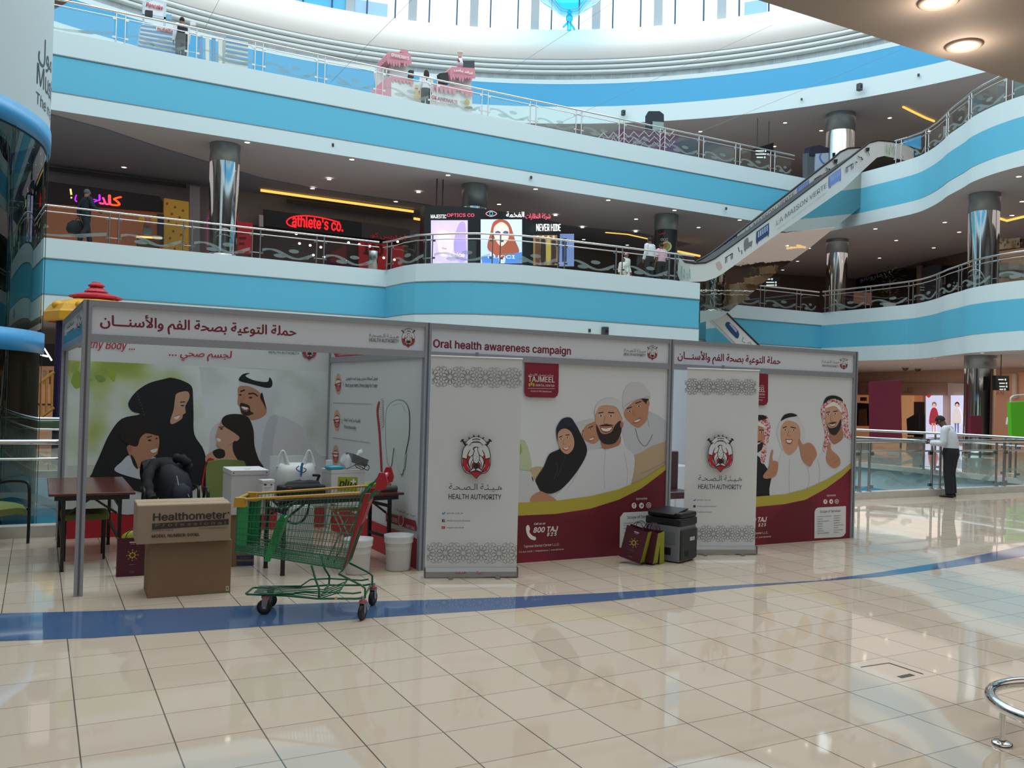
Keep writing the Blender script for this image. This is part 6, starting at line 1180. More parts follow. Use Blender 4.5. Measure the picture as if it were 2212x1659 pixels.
flat('counter', s1, [(298, 512), (345, 514), (345, 560), (298, 558)], SY-1., mat('#5e4a35', .6), .4); flat('counter_light', s1, [(295, 509), (350, 512), (350, 516), (295, 513)], SY-1.05, NEON('#ffd98a', 1.6), .1); flat('display_stand', s1, [(310, 486), (328, 488), (328, 508), (310, 506)], SY-1.05, mat('#8a8f94', .5), .1); flat('wall_panel', s1, [(340, 462), (354, 463), (354, 530), (340, 528)], SY-.2, mat('#39364f', .6), .1)
s2 = thing('shop_front', on_y(680, 520, SY), 'sports shop with red lettering and a swoosh on a black fascia', 'shop front')
flat('sign_board', s2, [(570, 452), (780, 480), (780, 513), (570, 488)], SY, mat('#0f1318', .4)); flat('interior_wall', s2, [(545, 485), (780, 513), (900, 520), (900, 585), (545, 560)], SY+.3, mat('#4a3c3c', .6))
m = MB(); A = Art(m, (0, SY-.02, 0), (1, 0, 0), (0, 0, 1), .006); r_ = NEON('#f0242e', 1.3); A.text("athlete's co.", 631, 488, 741, r_, .03, hpx=24); A.line([(640, 491), (624, 487), (619, 478), (632, 469), (662, 466.5), (700, 472), (733, 481)], 3.2, r_); m.build('lettering', s2)
flat('second_sign_board', s2, [(781, 480), (885, 496), (885, 524), (781, 513)], SY, mat('#453f43', .5)); m = MB(); A = Art(m, (0, SY-.02, 0), (1, 0, 0), (0, 0, 1), .006); A.text('أثليتس كو.', 799, 514, 876, mat('#a02a35', .5, emit=.35), .02, 0, 'arab', hpx=16); m.build('lettering', s2)
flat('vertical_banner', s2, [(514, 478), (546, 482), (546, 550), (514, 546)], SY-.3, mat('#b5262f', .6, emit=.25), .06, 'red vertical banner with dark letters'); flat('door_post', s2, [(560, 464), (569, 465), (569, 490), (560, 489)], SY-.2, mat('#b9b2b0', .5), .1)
m = MB(); A = Art(m, (0, SY-.31, 0), (1, 0, 0), (0, 0, 1), .006)
for k in range(3): A.poly(px_rect(516, 500+k*12, 536-k*4, 505+k*12), mat('#6d1a20'))
m.build('banner_letters', s2)
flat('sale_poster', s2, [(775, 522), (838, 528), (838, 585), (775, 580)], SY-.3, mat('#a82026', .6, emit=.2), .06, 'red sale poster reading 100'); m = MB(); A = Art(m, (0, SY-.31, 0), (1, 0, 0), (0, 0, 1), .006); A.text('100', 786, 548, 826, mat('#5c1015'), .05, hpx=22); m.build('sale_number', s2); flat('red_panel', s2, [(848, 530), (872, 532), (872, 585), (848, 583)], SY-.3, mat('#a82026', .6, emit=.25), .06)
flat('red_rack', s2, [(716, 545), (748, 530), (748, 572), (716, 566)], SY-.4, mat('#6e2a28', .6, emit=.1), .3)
for k in range(15): m = MB(); m.ball(on_y(640+(k*53 % 235), 505+(k*29 % 60), SY-.3), .06, .06, .05, NEON('#fff0e2', 4.), 8); m.build('spotlight', s2)
# vents and long yellow coves over the shops
def cove(pts, yy, label, z=None):
    t = thing('cove_light', on_y(*pts[0], yy), label, 'light', 'golden cove lights'); m = MB(); P = [on_y(x, y, yy) for x, y in pts]
    if z: P = [on_z(x, y, z) for x, y in pts]
    m.tube(P, .055, NEON('#ffcf62', 1.5), 6); m.build('light_strip', t)
cove([(563, 411), (893, 457)], SY-.2, 'long golden cove light above the sports shop sign'); cove([(894, 472), (912, 475)], SY-.2, 'short golden cove light beside the optician kiosk'); cove([(1308, 501), (1355, 505), (1400, 515)], 36.5, 'golden cove light to the side of the food poster column', C1-.03); cove([(1464, 543), (1512, 553)], 36, 'golden cove light low behind the escalator foot')
cove([(1951, 231), (1975, 243), (2000, 255), (2018, 262)], 30, 'curved golden cove light under the second gallery roof', C2-.04); cove([(2160, 472), (2175, 477), (2212, 468)], 25, 'curved golden cove light behind the broad gallery column', C1-.04)
def vent(pts, yy, label, xx=None):
    t = thing('air_vent', on_y(*pts[0], yy), label, 'vent', 'slot vents above the shops'); m = MB(); m.extr([on_plane(x, y, V((0, yy, 0)), V((0, 1, 0))) for x, y in pts], (0, .05, 0), mat('#3d3b3f', .7)); m.build('vent_slot', t)
vent([(106, 360), (402, 398), (402, 406), (106, 369)], SY+.22, 'long slot vent over the candy shop'); vent([(620, 430), (890, 464), (890, 472), (620, 438)], SY+.4, 'long slot vent over the sports shop')
# optician kiosk
ky = 30.6; k1 = on_y(1060, 560, ky); kk = thing('optician_kiosk', (k1.x, ky, Z1), 'black curved optician kiosk with glowing portrait posters and lettered fascia', 'kiosk'); kk['_o'] = (k1.x, ky, Z1)
ka = on_y(914, 560, ky+.5); kb = on_y(1208, 560, ky+.3); zt_ = on_y(1060, 457, ky).z
front = spline([(ka.x, ka.y, 0), (on_y(990, 560, ky).x, ky-.15, 0), (on_y(1060, 560, ky).x, ky-.3, 0), (on_y(1140, 560, ky).x, ky-.15, 0), (kb.x, kb.y, 0)], False, 6)
KB = mat('#101218', .35, name='kiosk_black'); m = MB(); m.extr([(p.x, p.y, Z1) for p in front]+[(p.x, p.y+.42, Z1) for p in front[::-1]], (0, 0, zt_-Z1), KB); m.build('kiosk_shell', kk)
def k_at(x, y, e=.03):
    best = None
    for a, b in zip(front, front[1:]):
        d = (b-a); n = V((d.y, -d.x, 0)).normalized(); p = on_plane(x, y, a, n); t = (p-a).dot(d)/d.dot(d)
        if -.05 <= t <= 1.05: best = p+n*e
    return best or on_y(x, y, ky-.3)
class KArt(Art):
    def __init__(s, mb): s.mb = mb; s.L = 0
    def pt(s, x, y, lay): return k_at(x, y, .03+.006*lay)
    text = ColArt.text
def lit_poster(label, x0, y0, x1, y1, draw, base, e=1.0):
    m = MB(); A = KArt(m)
    n = 6; A.mb.strip([k_at(x0+(x1-x0)*k/n, y1, .02) for k in range(n+1)], [k_at(x0+(x1-x0)*k/n, y0, .02) for k in range(n+1)], NEON(base, e)); draw(A); m.build('lit_poster', kk, label)
def d1(A):
    A.blob([(936, 492), (950, 484), (968, 488), (985, 512), (998, 556), (970, 563), (938, 564)], NEON('#dcc6f0', .95)); A.blob([(945, 505), (965, 500), (980, 530), (970, 552), (950, 550)], NEON('#f3d9e8', 1.)); A.blob([(990, 486), (1004, 482), (1006, 520), (1006, 562), (988, 562), (980, 530)], NEON('#b59be0', .9)); A.line([(955, 536), (965, 538)], 1.5, NEON('#c98a9a', .8)); A.text('Chloé', 972, 556, 1003, NEON('#ffffff', 1.3), hpx=10)
lit_poster('glowing lilac portrait poster', 931, 476, 1010, 569, d1, '#cfc0f2', 1.0)
def d2(A):
    A.blob([(1065, 480), (1083, 474), (1100, 484), (1112, 520), (1120, 545), (1095, 550), (1082, 560), (1065, 548), (1052, 535), (1058, 505)], NEON('#a8553f', .8)); A.blob([(1066, 492), (1082, 480), (1097, 492), (1097, 515), (1082, 532), (1068, 515)], NEON('#f3cfc4', 1.)); A.ell(1074, 503, 6, 4, NEON('#5b5f8a', .7)); A.ell(1091, 503, 6, 4, NEON('#5b5f8a', .7)); A.poly([(1040, 555), (1126, 545), (1126, 569), (1040, 569)], NEON('#4f86d8', .9)); A.line([(1077, 519), (1087, 519)], 1.5, NEON('#b2525a', .8)); A.text('GUCCI', 1052, 559, 1110, NEON('#ffffff', 1.2), hpx=7)
lit_poster('glowing portrait poster of a red haired woman in sunglasses', 1038, 474, 1127, 569, d2, '#c5d5f5', 1.0)
def d3(A):
    for k, c in enumerate(('#5b3a24', '#2c2220', '#b09a4e', '#3a2c26')): A.blob([(1156+k*11, 515+(k % 2)*5), (1163+k*11, 512), (1166+k*11, 540), (1164+k*11, 568), (1156+k*11, 568)], NEON(c, .7)); A.ell(1160+k*11, 512, 2.6, 3.4, NEON('#d9b48f', .8))
lit_poster('glowing brown group poster', 1151, 508, 1203, 573, d3, '#8a6a42', .8)
m = MB(); A = KArt(m); A.text('MAJESTIC', 931, 472, 964, NEON('#ffffff', 1.3), .01, hpx=8); A.text('OPTICS CO', 966, 469, 1023, NEON('#f05a78', 1.3), .01, hpx=7); A.text('الفخمة', 1091, 470, 1129, NEON('#ffffff', 1.3), .009, 'arab', hpx=12); A.text('شركة النظارات', 1131, 476, 1184, NEON('#f05a78', 1.3), .009, 'arab', hpx=14)
A.line([(1046, 463), (1057, 457), (1069, 463), (1057, 469)], 1.4, NEON('#f0a0b0', 1.2), True, True); A.ell(1057, 463, 4, 4.5, NEON('#35c0b8', 1.)); A.ell(1057, 463, 2.6, 3, KB); A.text('NEVER HIDE', 1152, 500, 1204, NEON('#ffffff', 1.3), .012, hpx=15); m.build('lettering', kk)
flat('side_screen', kk, px_rect(1208, 505, 1240, 575), ky+.75, mat('#7f93c9', .5, emit=.5), .1, 'pale blue lit side screen'); flat('screen_text', kk, px_rect(1215, 515, 1224, 565), ky+.73, mat('#23407a', .5), .02)
for x in (942, 955):
    t = thing('hanging_rod', on_y(x, 440, ky+.4), 'thin black rod from the ceiling %s the optician kiosk edge' % ('nearer to' if x == 942 else 'just inside'), 'rod'); m = MB(); p = on_y(x, 460, ky+.6); m.cyl((p.x, p.y, zt_+.003), (p.x, p.y, C1-.002), .02, BLACK, n=6); m.build('rod', t)
t = thing('litter_bin', (lambda p: (p.x, p.y, Z1))(on_y(805, 580, 31)), 'cylindrical steel litter bin behind the first floor railing', 'bin'); p = on_y(805, 580, 31); m = MB(); m.lathe((p.x, 31, 0), [(0, Z1), (.18, Z1), (.18, Z1+.78), (.17, Z1+.8), (0, Z1+.8)], STEEL, 20); m.build('bin_body', t)
# ================================================================== SIDE GALLERY AND GROUND FLOOR SHOPS
def wallrect(px4, a, b, back=0.): # quad on the vertical plane through plan points a-b
    o = V((a[0], a[1], 0)); d = V((b[0]-a[0], b[1]-a[1], 0)).normalized(); n = V((d.y, -d.x, 0)); n = n if n.dot(CAM-o) > 0 else -n
    return [on_plane(x, y, o+n*back, n) for x, y in px4], n, d, o
RA, RB = (47.2, 40.3), (43.3, 30.8)
def wpanel(name, parent, pts, mm, back=.15, d=.1, label=None):
    P, n, _, _ = wallrect(pts, RA, RB, back); m = MB(); m.extr(P, -n*d, mm); return m.build(name, parent, label)
g = thing('shop_front', wallrect([(1900, 930)], RA, RB)[0][0], 'ground floor clothes shop with lit posters behind the far railing', 'shop front')
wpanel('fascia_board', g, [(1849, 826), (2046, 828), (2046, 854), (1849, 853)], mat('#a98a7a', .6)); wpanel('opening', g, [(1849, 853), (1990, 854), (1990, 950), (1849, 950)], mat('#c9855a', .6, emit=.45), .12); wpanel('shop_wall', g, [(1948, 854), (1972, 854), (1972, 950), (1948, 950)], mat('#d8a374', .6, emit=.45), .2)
wpanel('clothes_rail', g, [(1849, 870), (1880, 872), (1880, 920), (1849, 920)], mat('#1c1a1d', .8), .3, .3); wpanel('price_card', g, [(1858, 858), (1869, 858), (1869, 866), (1858, 866)], mat('#5a3a2c', .6), .3); wpanel('clothes_rack', g, [(1974, 868), (1986, 868), (1986, 950), (1974, 950)], mat('#3a2a26', .8), .3, .3); wpanel('pram_display', g, [(1958, 905), (1984, 890), (1984, 940), (1960, 940)], mat('#141417', .7), .5, .3); wpanel('chair_display', g, [(1855, 885), (1870, 883), (1872, 920), (1854, 920)], mat('#6a5040', .7), .6, .05); wpanel('white_pier', g, [(2047, 827), (2085, 829), (2085, 858), (2047, 858)], mat('#c9bfba', .5), .2)
P, n, d, o = wallrect([(0, 0)], RA, RB)
def wart(back): m = MB(); return m, Art(m, o+n*back, d if d.x > 0 else -d, (0, 0, 1), .006)
m, A = wart(.27); GL = mat('#6b4a44', .5); A.line([(1845, 846), (1845, 838), (1853, 846), (1853, 838)], 1.3, GL, False); A.line([(1872, 838), (1872, 846), (1880, 846)], 1.3, GL, False); A.line([(1950, 847), (1970, 847), (1970, 838), (1962, 838), (1962, 847)], 1.3, GL, False); m.build('lettering', g)
for lab, x0, x1, y0, y1, drs, hr in (('lit poster of a girl in a red dress', 2000, 2037, 854, 945, '#b03a4a', '#8a6a55'), ('lit poster of a curly haired child in a white top', 2054, 2082, 854, 940, '#e6e2e6', '#2c1c1a')):
    P_ = [(x0, y0), (x1, y0), (x1, y1), (x0, y1)]; m, A = wart(.3); A.poly(P_, NEON('#cfd4f2', 1.1)); cx = (x0+x1)/2; A.ell(cx, y0+20, 5, 6, NEON(hr, .8)); A.ell(cx, y0+22, 3.5, 4.5, NEON('#e6bfae', 1.)); A.blob([(cx-6, y0+30), (cx+6, y0+30), (cx+10, y0+60), (cx-10, y0+62)], NEON(drs, .8)); A.poly([(cx-5, y0+60), (cx-1, y0+60), (cx-2, y0+84), (cx-4, y0+84)], NEON('#6a7ab0' if x0 > 2040 else '#e0b8a8', .8)); A.poly([(cx+1, y0+60), (cx+5, y0+60), (cx+4, y0+84), (cx+2, y0+84)], NEON('#6a7ab0' if x0 > 2040 else '#e0b8a8', .8)); A.poly([(x0, y0), (x0+14, y0), (x0+8, y0+6)], NEON('#c83a3a', .9)) if x0 < 2040 else None; m.build('lit_poster', g, lab)
g2 = thing('shop_front', wallrect([(2150, 900)], RB, (41, 24))[0][0], 'second ground floor shop front beyond the hanging sign', 'shop front')
def wp2(name, pts, mm, back=.15, d_=.1, label=None, par=None):
    P, n_, _, _ = wallrect(pts, RB, (41, 24), back); m = MB(); m.extr(P, -n_*d_, mm); return m.build(name, par or g2, label)
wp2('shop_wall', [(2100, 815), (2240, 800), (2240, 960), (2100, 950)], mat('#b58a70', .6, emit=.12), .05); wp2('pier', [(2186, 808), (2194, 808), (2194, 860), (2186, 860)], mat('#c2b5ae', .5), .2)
P, n_, d_, o_ = wallrect([(0, 0)], RB, (41, 24)); m = MB(); A = Art(m, o_+n_*.3, d_ if d_.x > 0 else -d_, (0, 0, 1), .006); A.text('AN', 2152, 853, 2168, GL, hpx=8); m.build('lettering', g2)
def standing(name, label, cat, pts, yy, mm, foot=None, d=.1):
    t = thing(name, (lambda p: (p.x, yy, 0))(on_y(pts[0][0], pts[0][1], yy)), label, cat); P = [on_y(x, y, yy) for x, y in pts]; m = MB(); m.extr(P, (0, d, 0), mm); m.build('panel', t); zb = min(p.z for p in P)
    if zb > .02:
        for p in (P[-1], P[-2]): m = MB(); m.cyl((p.x*.98+P[-2].x*.01+P[-1].x*.01, yy+d/2, 0), (p.x*.98+P[-2].x*.01+P[-1].x*.01, yy+d/2, zb+.02), .04, GREYINK); m.build('leg', t)
    return t
standing('display_board', 'tall burgundy cloth covered board behind the railing near the clothes shop', 'board', [(1881, 825), (1945, 821), (1949, 950), (1882, 950)], 24, mat('#6a1233', .8, name='burgundy_cloth')); standing('display_board', 'small burgundy board at the foot of the ground floor column', 'board', [(2097, 898), (2121, 898), (2121, 945), (2097, 945)], 19.5, mat('#6a1233', .8)); standing('display_board', 'bright green board at the picture edge with a round topped frame', 'board', [(2183, 869), (2235, 866), (2235, 946), (2186, 944)], 15, mat('#57b81f', .6))
t = thing('arch_frame', (lambda p: (p.x, 15.3, 0))(on_y(2195, 900, 15.3)), 'round topped white frame behind the bright green board', 'frame'); m = MB(); P = [on_y(x, y, 15.3) for x, y in ((2183, 945), (2183, 870), (2186, 858), (2198, 854), (2230, 853))]; m.tube(spline(P, False, 4), .03, mat('#c9b9ae', .5), 8); m.build('frame_tube', t); m = MB(); m.extr([on_y(x, y, 15.35) for x, y in ((2176, 917), (2178, 903), (2184, 898), (2190, 897), (2190, 917))], (0, .05, 0), mat('#d9d6d4', .5)); m.build('white_shape', t)
def hang_sign(px4, zc, yy, rods, label, rows, back=.12):
    t = thing('hanging_sign', on_y(*px4[0], yy), label, 'sign', 'black hanging direction signs'); m = MB(); m.extr([on_y(x, y, yy) for x, y in px4], (0, back, 0), mat('#0e1412', .35)); A = Art(m, (0, yy-.003, 0), (1, 0, 0), (0, 0, 1), .003)
    for (x0, y0, x1) in rows: A.poly(px_rect(x0, y0-1.2, x1, y0+1.2), NEON('#dfeeee', 1.)); A.poly(px_rect(x1+2, y0-2, x1+5, y0+2), NEON('#dfeeee', 1.))
    m.build('sign_panel', t)
    for x in rods: p = on_y(x, px4[0][1], yy+back/2); m = MB(); m.cyl((p.x, p.y, p.z-.05), (p.x, p.y, zc-.003), .015, BLACK, n=6); m.build('rod', t)
hang_sign([(2151, 811), (2180, 812), (2180, 844), (2151, 843)], G1, 20, (2162,), 'black hanging sign beside the ground floor column', ((2156, 820, 2168), (2158, 828, 2170), (2158, 835, 2170), (2158, 841, 2166)))
hang_sign([(1650, 598), (1685, 598), (1685, 622), (1650, 622)], C1, 33, (1660, 1680), 'small black hanging sign behind the escalator on the first floor', ((1655, 603, 1664), (1655, 610, 1672), (1655, 616, 1672)))
hang_sign([(1626, 322), (1671, 308), (1671, 335), (1626, 347)], C2, 34, (1635, 1660), 'black hanging sign over the second floor near the escalator', ((1632, 326, 1650), (1632, 333, 1655), (1634, 340, 1648)))
# first floor side gallery: dark shop band, plant, planter kiosk
g3 = thing('shop_front', wallrect([(1900, 640)], RA, RB)[0][0], 'dim first floor shop band with faint Arabic lettering behind the gallery railing', 'shop front')
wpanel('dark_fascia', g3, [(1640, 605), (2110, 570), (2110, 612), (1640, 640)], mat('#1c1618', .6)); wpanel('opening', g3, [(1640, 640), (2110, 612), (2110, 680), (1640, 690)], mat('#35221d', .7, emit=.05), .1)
m, A = wart(.27); A.text('ماروتاتو', 1858, 612, 1905, mat('#6d6470', .5, emit=.2), 0, 0, 'arab', hpx=14); m.build('lettering', g3); wpanel('pier', g3, [(1980, 574), (1990, 573), (1990, 660), (1980, 660)], mat('#8a7a74', .6), .4); wpanel('lit_panel', g3, [(1843, 630), (1880, 632), (1880, 660), (1843, 655)], mat('#a97a6c', .6, emit=.3), .3); wpanel('glass_sign', g3, [(1992, 578), (2030, 570), (2030, 650), (1992, 655)], mat('#4c4f5c', .3), .5)
for k in range(5): wpanel('long_vent', g3, [(1730+k*64, 578-k*6), (1782+k*64, 573-k*6), (1782+k*64, 577-k*6), (1730+k*64, 582-k*6)], mat('#3a3030', .7), .2) if k < 5 else None
p = on_z(1928, 650, Z1); p = on_y(1922, 640, 28.5); t = thing('potted_plant', (p.x, 28.5, Z1), 'tall dark leafy plant in a pot in the first floor side gallery', 'plant'); m = MB(); m.lathe((p.x, 28.5, 0), [(0, Z1+.01), (.22, Z1), (.3, Z1+.5), (.26, Z1+.5), (0, Z1+.45)], mat('#9c9a96', .5), 16); m.build('pot', t); m = MB(); rnd = random.Random(3)
for k in range(150):
    a = rnd.random()*6.28; h_ = rnd.random(); r_ = (.15+.6*math.sin(h_*3))*rnd.random(); c = V((p.x+r_*math.cos(a), 28.5+r_*math.sin(a), Z1+.75+h_*1.5)); dd = V((math.cos(a), math.sin(a), rnd.random()-.3))*.22; nn = dd.cross(V((0, 0, 1))).normalized()*.04; m.add([c, c+dd*.5+nn, c+dd, c+dd*.5-nn], [(0, 1, 2, 3)], mat('#2a3a26', .7))
m.build('foliage', t); m = MB(); m.cyl((p.x, 28.5, Z1+.4), (p.x, 28.5, Z1+1.6), .025, mat('#4a3a2a', .8)); m.build('stem', t)
pk = on_y(2180, 590, 21.6); t = thing('planter_kiosk', (pk.x, 21.8, Z1), 'beige stepped counter with planter boxes in the first floor side gallery', 'kiosk')
BG = mat('#b39c7e', .6)
for nm, r4, yy in (('counter', [(2135, 560), (2230, 545), (2230, 625), (2135, 632)], 21.6), ('upper_box', [(2145, 545), (2215, 535), (2215, 560), (2145, 562)], 22.0), ('planter_box', [(2173, 517), (2203, 513), (2203, 535), (2173, 537)], 22.2)): flat(nm, t, r4, yy, BG, .5)
m = MB()
for k in range(40): c = on_y(2152+rnd.random()*55, 520+rnd.random()*18, 22.1); m.add([c, c+V((.08, 0, .04)), c+V((.1, 0, .14)), c+V((0, 0, .1))], [(0, 1, 2, 3)], mat('#8d8f8a' if k % 2 else '#5b6a4a', .7))
m.build('flowers', t); flat('glass_case', t, px_rect(2160, 572, 2212, 598), 21.55, mat('#9db0ac', .2), .05); flat('shelf', t, px_rect(2160, 584, 2212, 587), 21.5, mat('#5d5348', .6), .05)
# ================================================================== SECOND FLOOR KIOSKS
PINK = mat('#c47f8e', .5, name='pink_icing'); KW = mat('#d3d4d6', .5)
gk = thing('sweet_kiosk', on_y(910, 235, 32), 'pink icing topped sweets kiosk with two towers on the second floor', 'kiosk'); gk['_o'] = tuple(on_y(910, 235, 32))
def drips(A, x0, y0, x1, y1, n, h_, mm, seed):
    rr = random.Random(seed); A.poly([(x0, y0-3), (x1, y1-3), (x1, y1+2), (x0, y0+2)], mm)
    for k in range(n): x = x0+(x1-x0)*(k+.5)/n; y = y0+(y1-y0)*(k+.5)/n; l = h_*(.35+.65*rr.random()); w_ = (x1-x0)/n*.38; A.blob([(x-w_*1.3, y), (x-w_, y+l*.6), (x, y+l), (x+w_, y+l*.6), (x+w_*1.3, y)], mm, 3)
for x0, x1, yt, yb, ttl, fk, ysh in ((836, 888, 114, 165, "GRANDMA'S", 'sans', 0), (972, 1026, 146, 205, 'غراند ماس', 'arab', 0)):
    flat('tower', gk, [(x0+12, yt+20), (x1-8, yt+24), (x1-8, yb+10), (x0+12, yb+5)], 32.2, KW, .6)
    m = MB(); m.extr([on_y(x, y, 31.9) for x, y in ((x0, yt+3), (x0+4, yt-2), (x1-2, yt+1), (x1, yt+5), (x1, yt+20), (x0, yt+16))], (0, 1.1, 0), PINK); A = Art(m, (0, 31.89, 0), (1, 0, 0), (0, 0, 1), .006); drips(A, x0, yt+15, x1, yt+19, 9, 16, PINK, int(x0)); A.text(ttl, x0+8, yt+9, x1-6, TEETH, .03, 0, fk, hpx=7); m.build('icing_header', gk)
    if x0 < 900: flat('name_crest', gk, [(x0+28, yt-2), (x0+30, yt-6), (x0+46, yt-5), (x0+46, yt+2)], 31.95, PINK, .2)
flat('front_counter', gk, [(845, 168), (1020, 196), (1020, 262), (845, 228)], 31.9, KW, .8); m = MB(); A = Art(m, (0, 31.89, 0), (1, 0, 0), (0, 0, 1), .006); A.poly([(800, 198), (838, 165), (845, 168), (845, 215), (800, 205)], PINK); drips(A, 845, 168, 892, 176, 6, 18, PINK, 4); drips(A, 930, 182, 1020, 198, 10, 18, PINK, 5); A.text("GRANDMA'S", 930, 216, 985, mat('#b0454f', .5), .03, hpx=8); A.poly([(893, 185), (912, 188), (912, 222), (893, 219)], mat('#b9a27a', .5, emit=.4)); A.poly([(893, 192), (912, 195), (912, 197), (893, 194)], mat('#6f6f72')); A.ell(1005, 224, 6, 7, mat('#b29a3e')); A.ell(1008, 235, 9, 3, mat('#6f726a')); m.build('icing_front', gk)
flat('side_counter', gk, [(812, 150), (832, 140), (836, 168), (818, 190)], 32.6, KW, .3); flat('till', gk, [(950, 158), (968, 156), (971, 180), (952, 178)], 31.8, BLACK, .3); flat('small_till', gk, [(885, 151), (894, 152), (894, 168), (885, 166)], 31.8, BLACK, .2)
t = thing('display_screen', on_y(1010, 150, 33), 'black screen standing behind the second icing tower', 'screen'); flat('screen_panel', t, [(998, 131), (1025, 131), (1025, 152), (998, 150)], 32.9, mat('#1b2230', .3), .08); flat('screen_post', t, [(1008, 152), (1014, 152), (1014, 260), (1008, 259)], 32.95, BLACK, .05, down=Z2)
wk = thing('pancake_kiosk', on_y(350, 115, 32), 'blue and white striped pancake kiosk with a house shaped sign', 'kiosk'); wk['_o'] = tuple(on_y(350, 115, 32)); flat('sign_house', wk, [(308, 32), (308, 4), (332, -4), (360, 6), (358, 42)], 32.2, mat('#b9cdd4', .5), .15); m = MB(); m.extr([on_y(x, y, 32.19) for x, y in ((313, 28), (313, 8), (332, 2), (354, 10), (352, 36))], (0, .02, 0), mat('#dcdde0', .5)); A = Art(m, (0, 32.17, 0), (1, 0, 0), (0, 0, 1), .006); A.text('Pancake', 315, 14, 352, mat('#c03048', .5), .03, .3, hpx=9); m.build('sign_face', wk)
flat('side_post', wk, [(308, 30), (312, 31), (312, 60), (308, 60)], 32.2, mat('#b9cdd4', .5), .1); flat('side_post', wk, [(354, 36), (358, 37), (358, 66), (354, 66)], 32.2, mat('#b9cdd4', .5), .1)
def striped(nm, pts, n, yy, a, b):
    m = MB(); P = [on_y(x, y, yy) for x, y in pts]; P[2].z = P[3].z = Z2; m.extr(P, (0, .7, 0), mat(a, .5)); A = Art(m, (0, yy-.003, 0), (1, 0, 0), (0, 0, 1), .004); (x0, y0), (x1, y1), (x2, y2), (x3, y3) = pts
    for k in range(n): f, g_ = (k+.15)/n, (k+.6)/n; A.poly([(x0+(x3-x0)*f, y0+(y3-y0)*f), (x1+(x2-x1)*f, y1+(y2-y1)*f), (x1+(x2-x1)*g_, y1+(y2-y1)*g_), (x0+(x3-x0)*g_, y0+(y3-y0)*g_)], mat(b, .5))
    m.build(nm, wk)
striped('counter', [(305, 52), (405, 66), (402, 126), (297, 104)], 6, 31.8, '#c6cdd2', '#4d86b8'); striped('counter', [(488, 75), (536, 84), (536, 146), (486, 136)], 6, 32, '#c3c4bf', '#4d86b8'); m = MB()
for k in range(4): m.extr([on_y(x, y, 32.05) for x, y in ((430+k*14, 78+k*2), (438+k*14, 79+k*2), (438+k*14, 132+k*2), (430+k*14, 130+k*2))], (0, .1, 0), mat('#4d86b8' if k % 2 == 0 else '#d0cfc5', .5))
m.build('fence', wk); m = MB(); A = Art(m, (0, 31.79, 0), (1, 0, 0), (0, 0, 1), .006); A.poly([(337, 54), (377, 60), (377, 72), (337, 66)], KW); A.text('nutella', 340, 66, 374, mat('#b04048', .5), .04, hpx=8); m.build('name_plate', wk); flat('till', wk, [(314, 21), (330, 23), (330, 34), (314, 32)], 31.9, BLACK, .2); flat('card_rack', wk, [(360, 30), (371, 32), (371, 42), (360, 41)], 31.9, mat('#6fa3c2', .5), .15); flat('paper_cup', wk, [(411, 46), (422, 47), (424, 54), (412, 54)], 31.9, KW, .12)
zk = thing('zigzag_counter', on_y(1370, 325, 33), 'purple counter with pale zigzag pattern on the second floor', 'counter'); zk['_o'] = tuple(on_y(1370, 325, 33)); m = MB(); PZ = mat('#57304f', .6); P = [on_y(x, y, 32.6) for x, y in ((1282, 300), (1345, 278), (1466, 290), (1466, 345), (1282, 310))]; P[3].z = P[4].z = Z2; m.extr(P, (0, .8, 0), PZ); A = Art(m, (0, 32.59, 0), (1, 0, 0), (0, 0, 1), .006); ZW = mat('#b7b0a6', .6)
for r_ in range(3):
    A.line([(1292+k*11, 296-k*.4+r_*12+(-9 if k % 2 else 3)-(k > 5)*0) for k in range(16)], 2.4-r_*.4, ZW, False)
m.build('counter_front', zk); t = thing('photo_board', on_y(1415, 280, 33.4), 'dark photo board of dancers standing behind the zigzag counter', 'board'); flat('board', t, [(1396, 250), (1402, 240), (1425, 240), (1434, 247), (1435, 284), (1396, 280)], 33.6, mat('#1c2733', .4), .08); flat('price_rows', t, [(1410, 262), (1434, 264), (1434, 282), (1410, 280)], 33.55, mat('#8fa3a2', .5), .03); flat('board_post', t, [(1413, 282), (1418, 282), (1418, 325), (1413, 324)], 33.62, BLACK, .05, down=Z2)
nk = thing('navy_kiosk', on_y(1770, 380, 31.5), 'navy and pale blue kiosk beside the second floor column', 'kiosk'); nk['_o'] = tuple(on_y(1770, 380, 31.5)); flat('kiosk_top', nk, [(1750, 317), (1770, 313), (1792, 320), (1790, 338), (1750, 336)], 31.0, mat('#151f38', .4), .35); flat('kiosk_front', nk, [(1762, 332), (1790, 330), (1790, 392), (1762, 392)], 30.98, mat('#9fb0c6', .4), .3, down=Z2); flat('kiosk_shelves', nk, [(1744, 330), (1762, 332), (1762, 392), (1744, 390)], 31.05, mat('#4c5560', .5), .3, down=Z2); m = MB(); A = Art(m, (0, 30.97, 0), (1, 0, 0), (0, 0, 1), .006); A.line([(1774, 332), (1771, 340), (1778, 352), (1790, 356)], 3, mat('#3f6fc0', .5)); m.build('kiosk_logo', nk)
t = thing('display_screen', on_y(1635, 345, 33), 'blue tinted glass screen standing at the escalator top landing', 'screen'); P = [on_y(x, y, 25.9) for x, y in ((1953, 303), (1990, 292), (1990, 322), (1953, 312))]; m = MB(); m.extr(P, (0, .03, 0), mat('#3f9fd8', .2, alpha=.85)); m.build('screen_panel', t)
